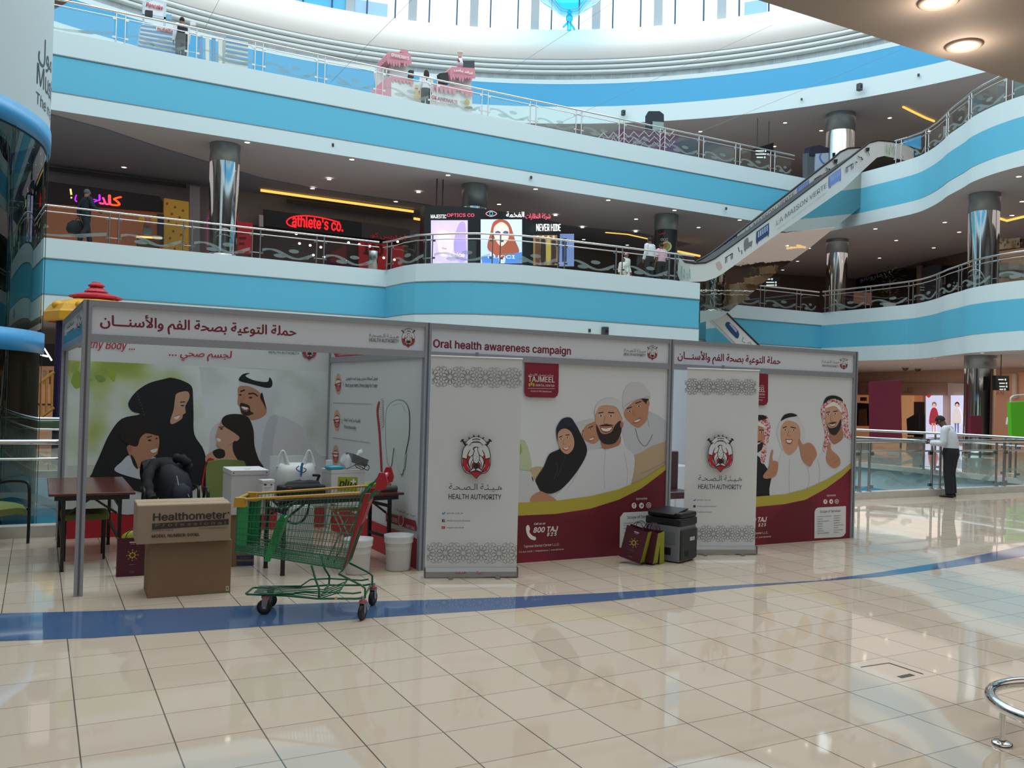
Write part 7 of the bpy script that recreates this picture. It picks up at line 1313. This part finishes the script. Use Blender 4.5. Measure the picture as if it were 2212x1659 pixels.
# ================================================================== CEILING LIGHTS, SENSORS, WIRES
LENS = mat('#fff1e0', .4, emit=7.); RIM = mat('#b7b2ae', .5)
def downlights(z, pts, r_, where):
    prot = None
    for k, (x, y) in enumerate(sorted(pts)):
        p = on_z(x, y, z); lab = '%s small ceiling light from the round tower %s' % (ORD[k] if k < 16 else 'farthest', where)
        if k > 15: lab = 'small round ceiling light beyond the sixteenth %s' % where
        if prot is None:
            t = thing('ceiling_light', p, lab, 'light', 'round ceiling lights '+where); m = MB(); m.lathe((p.x, p.y, 0), [(r_*.8, z-.012), (r_*1.05, z-.02), (r_*1.25, z-.004), (r_*1.25, z)], RIM, 16); m.build('light_rim', t); m = MB(); m.poly([(p.x+r_*.82*math.cos(a), p.y-r_*.82*math.sin(a), z-.011) for a in [2*math.pi*i/16 for i in range(16)]], LENS); m.build('light_lens', t, 'glowing lens'); prot = t
        else: copy_thing(prot, p, lab)
downlights(C1-.04, [(268, 361), (675, 407), (904, 415), (855, 435), (1200, 465), (1258, 491), (1373, 500), (1261, 517), (1355, 529), (711, 387)], .11, 'in the inner walkway ceiling')
downlights(C1, [(534, 307), (760, 344), (968, 378), (1078, 441), (1157, 408), (1314, 432), (1374, 473), (1457, 454), (1509, 491), (1598, 475)], .11, 'over the first floor railing')
downlights(C1, [(1691, 583), (1723, 564), (1748, 536), (1891, 494), (1900, 557), (1936, 519), (2017, 535), (2041, 480), (2072, 501), (2186, 465), (2201, 381), (2208, 435)], .11, 'in the side gallery ceiling')
downlights(C2, [(1513, 284), (1673, 316), (1696, 265), (1774, 282), (1922, 254.5), (2008, 283)], .12, 'on the second floor ceiling')
downlights(G1, [(1894, 800), (1968, 784), (2012, 797), (2019, 774), (2060, 790), (2122, 762), (2189, 806), (2211, 787)], .12, 'on the ground floor ceiling')
for lab, x, y in (('big round downlight glowing alone low in the near ceiling', 2082, 97), ('big round downlight cut off by the top edge of the near ceiling', 2027, 2)):
    p = on_z(x, y, 3.73); t = thing('downlight', p, lab, 'light', 'big downlights in the near ceiling'); m = MB(); m.lathe((p.x, p.y, 0), [(.064, 3.727), (.078, 3.715), (.092, 3.722), (.094, 3.73)], mat('#8d8178', .5), 28); m.build('light_rim', t); m = MB(); m.poly([(p.x+.066*math.cos(a), p.y-.066*math.sin(a), 3.724) for a in [2*math.pi*i/28 for i in range(28)]], mat('#ffe6c8', .4, emit=14.)); m.build('light_lens', t, 'glowing lens')
    l = bpy.data.lights.new('downlight_glow', 'POINT'); l.energy = 5; l.color = (1, .8, .62); l.shadow_soft_size = .05; lo = bpy.data.objects.new('downlight_glow', l); COL.objects.link(lo); lo.location = (p.x, p.y, 3.62)
def camera_box(p, lab, s_=1., n=(0, -1, 0)):
    t = thing('security_camera', p, lab, 'security camera', 'small dark cameras on the white bands'); m = MB(); m.rbox(p.x-.09*s_, p.x+.09*s_, p.y-.2*s_, p.y-.01, p.z-.14*s_, p.z+.14*s_, mat('#3a4146', .4), .03*s_); m.build('camera_body', t); m = MB(); m.cyl((p.x, p.y-.2*s_, p.z), (p.x, p.y-.215*s_, p.z), .05*s_, BLACK); m.build('camera_lens', t)
p = on_z(1303, 716, 4.1); camera_box(on_y(1303, 716, 25.58), 'dark boxy camera on the white band of the bulging balcony', 1.1); camera_box(on_y(1272, 714, 25.6), 'tiny dark sensor beside the boxy camera on the bulging balcony', .4)
for x, y, lab in ((718, 314, 'tiny sensor on the second floor band over the sports shop'), (1146, 384, 'tiny sensor on the second floor band over the optician kiosk'), (1567, 451, 'tiny sensor on the second floor band by the escalator')): camera_box(on_y(x, y, 30.1), lab, .42)
for x, y, s_, lab in ((1852, 190, 1.2, 'dark boxy camera on the white ring under the roof'), (1982, 163, .45, 'tiny sensor on the white ring above the gallery cove light'), (1344, 245, 1., 'small dark camera on the white ring behind the zigzag counter'), (1730, 215, .4, 'tiny sensor on the white ring short of the boxy camera')):
    d = ray(x, y); a = d.x**2+d.y**2; b = -2*(d.x*RC[0]+d.y*RC[1]); c = RC[0]**2+RC[1]**2-(RR-.22*s_)**2; tt = (-b+math.sqrt(b*b-4*a*c))/(2*a); camera_box(CAM+d*tt, lab, s_)
p = on_z(2187, 344, 10.2); camera_box(on_plane(2187, 344, V((29.55, 20, 0)), V((-.95, .1, 0)).normalized()), 'tiny sensor on the second floor side gallery band', .45); camera_box(on_plane(2181, 737, V((29.45, 20, 0)), V((-.95, .1, 0)).normalized()), 'tiny sensor on the first floor side gallery band', .45)
for x, y, lab in ((1956, 793, 'dome camera hanging from the ground floor ceiling by the burgundy board'), (1983, 795, 'dome camera hanging from the ground floor ceiling nearer the column')):
    p = on_z(x, y, G1); t = thing('dome_camera', p, lab, 'security camera', 'dome cameras in the ground floor ceiling'); m = MB(); m.lathe((p.x, p.y, 0), [(.17, G1), (.17, G1-.06)], RIM, 14); m.build('mount', t); m = MB(); m.lathe((p.x, p.y, 0), [(.15, G1-.06), (.13, G1-.14), (.07, G1-.2), (0, G1-.22)], mat('#2a2524', .2), 14); m.build('dome', t)
for k, (a, b, lab) in enumerate((((440, 66), (473, 0), 'thin steel wire rising from the railing near the striped kiosk'), ((715, 177), (889, 0), 'thin steel wire rising from the railing short of the sweets kiosk'), ((1085, 163), (1332, 0), 'thin steel wire crossing the roof ring behind the hanging ornament'), ((1195, 272), (1660, 58), 'long thin steel wire crossing the sky blue roof band'), ((1500, 290), (1964, 100), 'thin steel wire crossing the white ring near the mezzanine ceiling'))):
    p0, p1 = on_y(*a, 30.0), on_y(*b, 27.0); dd = (p1-p0); t = thing('steel_wire', p0, lab, 'wire', 'thin steel wires under the roof'); m = MB(); m.cyl(p0, p0+dd*(1.5 if k < 3 else 1.02), .006, mat('#7d8a90', .4), n=5); m.build('wire', t)
t = thing('hanging_ornament', on_y(1231, 0, 38), 'bright cyan glass ornament hanging before the roof windows', 'ornament'); t['_o'] = tuple(on_y(1231, 0, 38)); oc = on_y(1231, 0, 38); zo = lambda py: on_y(1231, py, 38).z; CY = glass_mat('cyan_glass', (.05, .75, .95), .1); c0_ = (oc.x, 38, 0); s_ = (on_y(1241, 0, 38)-on_y(1231, 0, 38)).length/10
m = MB(); m.lathe(c0_, [(60*s_, zo(-26)), (58*s_, zo(-10)), (50*s_, zo(0)), (22*s_, zo(26)), (17*s_, zo(30)), (0, zo(31))], CY, 20); m.build('bowl', t); m = MB(); m.ball((oc.x, 38, zo(40)), 6.5*s_, 6.5*s_, 8*s_, CY, 14); m.build('ball', t); m = MB(); m.cyl((oc.x, 38, zo(48)), (oc.x, 38, zo(66)), 4*s_, CY, n=8); m.tube([(oc.x-2*s_, 38, zo(48)), (oc.x-12*s_, 38, zo(62))], 2*s_, CY, 6); m.tube([(oc.x+2*s_, 38, zo(48)), (oc.x+12*s_, 38, zo(62))], 2*s_, CY, 6); m.build('drops', t); m = MB(); m.cyl((oc.x, 38, zo(-60)), (oc.x, 38, 27), .03, STEEL, n=6); m.build('suspension_rod', t)
m = MB(); P = [on_z(x, y, 16.2) for x, y in ((100, 29), (120, 19), (158, -1), (200, -60), (60, -60))]; m.extr(P, (0, 0, .09), mat('#6b6062', .8)); struct(m, 'ceiling_corner')
# lamp light inside galleries
for loc, sx, sy, pw, col in (((8, 34, C1-.15), 30, 4, 260, (1, .93, .9)), ((36, 27, C1-.15), 8, 24, 460, (1, .86, .8)), ((36, 27, G1-.1), 9, 22, 800, (1, .86, .76)), ((6, 34, G1-.1), 26, 4, 160, (1, .9, .82)), ((38, 30, C2-.2), 10, 24, 300, (1, .9, .82))): area_light('gallery_lamp_light', loc, sx, sy, pw, col)
# ================================================================== PEOPLE
def skin_obj(name, parent, M, verts, edges, mm, sub=2):
    me = bpy.data.meshes.new(name); names = list(verts); idx = {k: i for i, k in enumerate(names)}; org = parent.location
    me.from_pydata([tuple((M @ V(verts[k][:3]))-org) for k in names], [(idx[a], idx[b]) for a, b in edges], [])
    import bmesh
    bm = bmesh.new(); bm.from_mesh(me); lay = bm.verts.layers.skin.verify(); bm.verts.ensure_lookup_table()
    for k in names: r_ = verts[k][3]; bm.verts[idx[k]][lay].radius = (r_, verts[k][4] if len(verts[k]) > 4 else r_)
    bm.verts[0][lay].use_root = True; bm.to_mesh(me); bm.free(); me.materials.append(mm)
    o = bpy.data.objects.new(name, me); COL.objects.link(o); o.parent = parent
    k = o.modifiers.new('skin', 'SKIN'); k.use_smooth_shade = True; k.branch_smoothing = .3
    u = o.modifiers.new('smooth', 'SUBSURF'); u.levels = sub; u.render_levels = sub
    return o
def person(loc, face, h, label, J=None, skin='#8a5a42', top=None, bottom=None, shoes='#141416', hair='#15110f', sleeve=1., robe=None, long_hair=False, scarf=None, hem=0., vest=None, girth=1., tuck=False):
    """joints in a 1.75 m frame: x to the person's left, -y forward is not used; +y is forward"""
    s_ = h/1.75
    P = dict(pelvis=(0, 0, .96), waist=(0, 0, 1.10), chest=(0, .01, 1.30), neck=(0, 0, 1.47), head=(0, .02, 1.58), crown=(0, .015, 1.68),
             shL=(-.18, 0, 1.41), elL=(-.23, -.02, 1.14), wrL=(-.24, .06, .90), haL=(-.24, .08, .83), shR=(.18, 0, 1.41), elR=(.23, -.02, 1.14), wrR=(.24, .06, .90), haR=(.24, .08, .83),
             hiL=(-.09, 0, .90), knL=(-.10, .02, .50), anL=(-.10, -.02, .09), toL=(-.11, .14, .035), hiR=(.09, 0, .90), knR=(.10, .02, .50), anR=(.10, -.02, .09), toR=(.11, .14, .035))
    J = dict(J or {}); look = J.pop('look', (0, 1, 0)); P.update(J)
    R_ = dict(pelvis=(.13, .10), waist=(.12, .09), chest=(.145, .10), neck=.055, head=(.078, .095), crown=(.062, .07), shL=.06, elL=.042, wrL=.03, haL=(.034, .02), shR=.06, elR=.042, wrR=.03, haR=(.034, .02), hiL=.085, knL=.06, anL=.034, toL=.018, hiR=.085, knR=.06, anR=.034, toR=.018)
    M = Matrix.Translation(loc) @ Matrix.Rotation(math.radians(face), 4, 'Z') @ Matrix.Scale(s_, 4)
    t = thing('person', loc, label, 'person'); 
    def vs(keys, add=0., scale=1.):
        o = {}
        for k in keys: r_ = R_[k]; r_ = r_ if isinstance(r_, tuple) else (r_, r_); o[k] = (*P[k], (r_[0]*scale+add)*s_, (r_[1]*scale+add)*s_)
        return o
    B = vs(P); E = [('pelvis', 'waist'), ('waist', 'chest'), ('chest', 'neck'), ('neck', 'head'), ('head', 'crown')]
    for sd in 'LR':
        E += [('chest', 'sh'+sd), ('sh'+sd, 'el'+sd), ('el'+sd, 'wr'+sd), ('wr'+sd, 'ha'+sd), ('pelvis', 'hi'+sd), ('hi'+sd, 'kn'+sd), ('kn'+sd, 'an'+sd), ('an'+sd, 'to'+sd)]
        wr, ha = V(P['wr'+sd]), V(P['ha'+sd]); d = (ha-wr).normalized(); sg = 1 if sd == 'R' else -1; sd_ = V((0, 1, 0)) if abs(d.y) < .7 else V((0, 0, 1)); sd_ = (sd_-d*sd_.dot(d)).normalized(); cur = V((-sg, 0, 0)) if abs(d.x) < .7 else V((0, 0, -1))
        for k in range(4):
            a = ha+sd_*(.024-.016*k)+d*.03; b = a+d*(.035-.004*abs(k-1))+cur*.008; c = b+d*.024+cur*.022
            for nm, p, r_ in (('f%d' % k, a, .0095), ('g%d' % k, b, .0085), ('h%d' % k, c, .007)): B[nm+sd] = (*p, r_*s_)
            E += [('ha'+sd, 'f%d' % k+sd), ('f%d' % k+sd, 'g%d' % k+sd), ('g%d' % k+sd, 'h%d' % k+sd)]
        a = wr.lerp(ha, .45)+sd_*.035; b = a+sd_*.018+d*.035
        B['t0'+sd] = (*a, .011*s_); B['t1'+sd] = (*b, .009*s_); E += [('wr'+sd, 't0'+sd), ('t0'+sd, 't1'+sd)]
    sk = mat(skin, .6); skin_obj('body', t, M, B, E, sk)
    hd, cr = V(P['head']), V(P['crown']); up = (cr-hd).normalized(); fw = V(look)
    fw = (fw-up*fw.dot(up)).normalized(); rt = fw.cross(up)
    HM = Matrix((( rt.x, fw.x, up.x, 0), (rt.y, fw.y, up.y, 0), (rt.z, fw.z, up.z, 0), (0, 0, 0, 1))); HC = hd.lerp(cr, .35)
    def hp(x, y, z): return M @ (HC+rt*x+fw*y+up*z)
    m = MB(); k = s_
    m.ball(hp(0, .092, -.012), .014*k, .022*k, .024*k, sk, 8, (M.to_3x3() @ HM.to_3x3()).normalized())
    for sg in (-1, 1):
        m.ball(hp(sg*.033, .076, .012), .013*k, .008*k, .006*k, mat('#d8d2cc', .4), 8); m.ball(hp(sg*.033, .081, .012), .006*k, .005*k, .006*k, mat('#120c0a', .4), 8)
        m.ball(hp(sg*.033, .083, .030), .019*k, .006*k, .004*k, mat(hair, .8), 8); m.ball(hp(sg*.082, .0, -.005), .010*k, .02*k, .03*k, sk, 8)
    m.ball(hp(0, .090, -.052), .024*k, .008*k, .007*k, mat('#7a3f38', .6), 8); m.build('face', t)
    m = MB(); RM = (M.to_3x3() @ HM.to_3x3()).normalized(); n = 18; vsx = []; fs = []
    rows = 7
    for j in range(rows+1):
        ph = math.pi*.60*j/rows
        for i in range(n):
            a = 2*math.pi*i/n; front = max(0, math.sin(a)); p_ = ph*(1-.40*front); x, y, z = .082*math.sin(p_)*math.cos(a), .100*math.sin(p_)*math.sin(a)-.008, .106*math.cos(p_)+.012; vsx.append(hp(x, y, z))
    for j in range(rows):
        for i in range(n): fs.append((j*n+i, (j+1)*n+i, (j+1)*n+(i+1) % n, j*n+(i+1) % n))
    if scarf: m.add(vsx, fs, scarf, True); lumpz = [(0, -.02), (-.1, -.06), (-.25, -.07), (-.38, -.06)]; \
        [m.add([hp(q*(.09+.04*j/6), -.03-.05*j/6-.02*(1-q*q), .05-.07*j) for j in range(7) for q in (-1, -.6, -.2, .2, .6, 1)], [(j*6+i, j*6+i+1, (j+1)*6+i+1, (j+1)*6+i) for j in range(6) for i in range(5)], scarf, True)]; m.build('headscarf', t)
    else:
        m.add(vsx, fs, mat(hair, .8), True)
        if long_hair: m.add([hp(q*(.085+.03*math.sin(j*.55)), -.045-.05*(1-q*q)-.01*j, .06-.055*j) for j in range(8) for q in (-1, -.6, -.2, .2, .6, 1)], [(j*6+i, j*6+i+1, (j+1)*6+i+1, (j+1)*6+i) for j in range(7) for i in range(5)], mat(hair, .8), True)
        m.build('hair', t)
    tk = ['pelvis', 'waist', 'chest', 'neck', 'shL', 'elL', 'shR', 'elR']+(['wrL', 'wrR'] if sleeve >= 1 else [])
    if robe:
        m = MB(); n = 20; prof = [(.10, .06, 1.46), (.19, .11, 1.40), (.19, .13, 1.25), (.18, .13, 1.05), (.21, .16, .8), (.23, .18, .4), (.25, .20, hem+.06)]; px_, py_ = P['chest'][0], P['chest'][1]
        vs2 = [M @ V((a*math.cos(2*math.pi*i/n), b*math.sin(2*math.pi*i/n)*(1+.04*math.sin(5*i)), z)) for a, b, z in prof for i in range(n)]; m.add(vs2, [(j*n+i, (j+1)*n+i, (j+1)*n+(i+1) % n, j*n+(i+1) % n) for j in range(len(prof)-1) for i in range(n)], robe, True); m.build('robe', t)
    side = (V(P['shR'])-V(P['shL'])).normalized(); cm = robe or top
    def loft(m, rings, mm, n=18):
        vv = []
        for k_, (c, rx, ry) in enumerate(rings):
            c = V(c); a_ = V(rings[max(k_-1, 0)][0]); b_ = V(rings[min(k_+1, len(rings)-1)][0]); ax = (b_-a_).normalized(); fx = ax.cross(side).normalized()
            for i in range(n): q = 2*math.pi*i/n; vv.append(M @ (c+side*(rx*math.cos(q))+fx*(ry*math.sin(q))))
        m.add(vv, [(j*n+i, j*n+(i+1) % n, (j+1)*n+(i+1) % n, (j+1)*n+i) for j in range(len(rings)-1) for i in range(n)], mm, True)
    pe, wa, ch_, ne = (V(P[k_]) for k_ in ('pelvis', 'waist', 'chest', 'neck')); up_ = V((0, 0, .06)); g = girth
    tor = [(pe-up_, .175*g, .128*g), (pe, .178*g, .13*g), (wa, .172*g, .128*g), (wa.lerp(ch_, .5), .18*g, .13*g), (ch_, .198*g, .132*g), (ch_.lerp(ne, .45), .205*g, .118), (ch_.lerp(ne, .72), .17, .10), (ch_.lerp(ne, .9), .09, .08), (ch_.lerp(ne, 1.05), .066, .068)]
    m = MB(); loft(m, tor if not tuck else [(pe.lerp(wa, .25), .17*g, .125*g)]+tor[2:], cm)
    for sd in 'LR':
        sh, el, wr, ha = (V(P[k_+sd]) for k_ in ('sh', 'el', 'wr', 'ha')); end = wr.lerp(ha, .1)
        pts = [ch_.lerp(sh, .6)+V((0, 0, .035)), sh, sh.lerp(el, .5), el, el.lerp(end, .5), end] if sleeve >= 1 else [ch_.lerp(sh, .6)+V((0, 0, .035)), sh, sh.lerp(el, .45), sh.lerp(el, .8)]
        m.tube([M @ p_ for p_ in spline(pts, False, 3)], .06*s_, cm, 12, rs=[(lambda f: (.085-.03*f if sleeve >= 1 else .085-.01*f)*s_)(i/(len(pts)*3-3)) for i in range(len(pts)*3-2)])
    m.build('shirt', t)
    if vest: m = MB(); loft(m, [(c, rx+.014, ry+.014) for c, rx, ry in tor[:6]]+[(ch_.lerp(ne, .7), .13, .10)], vest); m.build('vest', t)
    if bottom and not robe:
        m = MB(); loft(m, [(pe.lerp(wa, .55), .168*g, .122*g), (pe, .182*g, .135*g), (pe-V((0, 0, .08)), .185*g, .14*g), (pe-V((0, 0, .17)), .165*g, .12*g)], bottom)
        for sd in 'LR':
            hi, kn, an = (V(P[k_+sd]) for k_ in ('hi', 'kn', 'an')); hi = hi+V((0, 0, -.04)); pts = [hi, hi.lerp(kn, .5), kn, kn.lerp(an, .5), an.lerp(kn, .02)+V((0, 0, -.02))]
            m.tube([M @ p_ for p_ in spline(pts, False, 3)], .08*s_, bottom, 14, rs=[(.108-.028*min(1, i/6)-.006*max(0, (i-6)/6))*g*s_ for i in range(13)])
        m.build('trousers', t)
    for sd in 'LR':
        a, b = V(P['an'+sd]), V(P['to'+sd]); d = (b-a); d.z = 0; d.normalize(); m = MB(); o = a.copy(); o.z = .0; vv = []
        sx = V((d.y, -d.x, 0)); prof = [(-.07, .03, .05), (-.05, .038, .095), (.03, .04, .085), (.10, .048, .06), (.16, .042, .045), (.195, .02, .03)]
        n = 10
        for y, w_, hh in prof:
            for i in range(n): q = 2*math.pi*i/n; vv.append(M @ (o+d*y+sx*(w_*math.cos(q))+V((0, 0, max(.004, hh*.5+hh*.5*math.sin(q))))))
        m.add(vv, [(j*n+i, j*n+(i+1) % n, (j+1)*n+(i+1) % n, (j+1)*n+i) for j in range(len(prof)-1) for i in range(n)], mat(shoes, .35), True); m.add(vv, [list(range(n))[::-1], [(len(prof)-1)*n+i for i in range(n)]], mat(shoes, .35)); m.build('shoe', t)
    return t
SHIRT = mat('#c9cdd4', .7, name='white_shirt'); TROU = mat('#15161c', .8, name='dark_trousers')
# the man reading at the near railing; he faces the opening and bends his head over it
p = on_z(2046, 1073, 0)
man = person((p.x, p.y-.06, 0), 22, 1.66, 'person in white shirt and dark trousers bending over the railing by the opening',
    J=dict(waist=(0, .0, 1.10), chest=(0, .06, 1.30), neck=(0, .13, 1.455), head=(0, .20, 1.54), crown=(0, .255, 1.625), shL=(-.18, .08, 1.40), elL=(-.25, .10, 1.12), wrL=(-.20, .33, 1.105), haL=(-.18, .39, 1.11), shR=(.18, .08, 1.40), elR=(.24, .10, 1.12), wrR=(.18, .33, 1.11), haR=(.16, .39, 1.115), look=(0, .85, -.5)), skin='#6b4733', top=SHIRT, bottom=TROU, girth=1.16, tuck=True)
t = thing('magazine', man.matrix_basis @ V((0, 0, 0)), 'open dark magazine resting on the railing before the reading person', 'magazine'); Mg = Matrix.Translation((p.x, p.y-.06, 0)) @ Matrix.Rotation(math.radians(22), 4, 'Z'); m = MB()
for a in (-1, 1): m.hexa([V(v) for v in ((0, .36, 1.10), (a*.17, .36, 1.112), (a*.17, .56, 1.112), (0, .56, 1.10), (0, .36, 1.106), (a*.17, .36, 1.12), (a*.17, .56, 1.12), (0, .56, 1.106))], mat('#24262c', .4))
tmb(m, Mg); m.build('pages', t)
p = on_y(184, 515, 30.75)
suit = person((p.x, 30.75, Z1), -68, 1.78, 'grey haired person in a dark suit walking along the first floor railing', J=dict(shR=(.18, .02, 1.41), elR=(.24, .12, 1.15), wrR=(.24, .36, 1.05), haR=(.24, .43, 1.05), elL=(-.22, -.12, 1.15), wrL=(-.22, -.12, .90), haL=(-.22, -.12, .83), knL=(-.1, .12, .50), anL=(-.1, .20, .09), toL=(-.1, .36, .035), knR=(.1, -.02, .50), anR=(.1, -.22, .12), toR=(.1, -.08, .035)), skin='#8f6650', top=mat('#13212c', .8), bottom=mat('#12202a', .8), hair='#55585b')
t = thing('travel_bag', (p.x-.25, 30.9, Z1), 'dark soft bag carried by the person in the dark suit', 'bag'); M = Matrix.Translation((p.x, 30.75, Z1)) @ Matrix.Rotation(math.radians(-68), 4, 'Z') @ Matrix.Scale(1.78/1.75, 4); m = MB(); lump(m, [(-.24, -.2, .34, .13, .2), (-.24, -.2, .45, .16, .27), (-.24, -.19, .62, .15, .24), (-.24, -.16, .74, .09, .13)], mat('#10181c', .8), 31); tmb(m, M); m.build('bag_body', t); m = MB(); m.tube(spline([(-.24, -.24, .7), (-.22, -.18, .8), (-.22, -.12, .815), (-.22, -.06, .8), (-.24, -.04, .68)], False), .012, BLACK, 6); tmb(m, M); m.build('handle', t)
p = on_y(1402, 598, 26.9); person((p.x, 26.9, Z1), 10, 1.78, 'person in white shirt and dark trousers seen from behind on the bulging balcony', skin='#6e4a36', top=SHIRT, bottom=TROU, girth=1.1, tuck=True)
p = on_y(1427, 600, 27.5); person((p.x, 27.5, Z1), 5, 1.76, 'person in a pink shirt standing beside the white shirted person', skin='#6e4a36', top=mat('#c9a0b4', .7), bottom=TROU, sleeve=.7, girth=1.1)
p = on_y(1352, 590, 30); person((p.x, 30, Z1), 200, 1.72, 'person in a long white robe and red checked headscarf behind the balcony railing', skin='#8a5f48', robe=mat('#d6d7d2', .7), scarf=KEFF)
p = on_y(1346, 592, 28.6); person((p.x, 28.6, Z1), 140, 1.2, 'small dark haired child in a white top walking before the robed person', skin='#7a503c', top=mat('#d0d2cc', .7), bottom=mat('#c4bfa8', .7))
p = on_y(919, 222, 31.2); person((p.x, 31.2, Z2), -10, 1.7, 'person with long dark hair and white top seen from behind at the sweets kiosk', skin='#9a7058', top=mat('#cfcfd4', .7), bottom=mat('#23242c', .8), long_hair=True, hair='#2a1416')
p = on_y(391, 115, 31.2); person((p.x, 31.2, Z2), 10, 1.72, 'person in a dark vest over white sleeves beside the striped kiosk', skin='#7a5644', top=SHIRT, bottom=mat('#3c3a42', .8), vest=mat('#10141c', .8))
c = on_y(993, 143, 32.1); t = thing('chef_figure', c, 'small chef statue with a white hat on the second icing tower', 'statue'); m = MB(); k = (on_y(993, 111, 32.1).z-c.z)/40
for nm, prof, mm in (('jacket', [(0, 0), (9, 0), (9, 10), (6, 20), (3, 22), (0, 23)], KW), ('head', [(0, 22), (4, 23), (5, 27), (4, 31), (0, 32)], mat('#c79a80', .6)), ('hat', [(4.6, 30), (5, 33), (8, 36), (7, 39), (0, 41)], mat('#cdbfae', .7))):
    m = MB(); m.lathe((c.x, c.y, c.z), [(r_*k, z*k) for r_, z in prof], mm, 14); m.build(nm, t)
m = MB(); m.tube([c+V((-7*k, -4*k, 17*k)), c+V((-10*k, -9*k, 11*k)), c+V((-6*k, -12*k, 8*k))], 2.2*k, mat('#7d3038', .6), 8); m.build('arm', t)
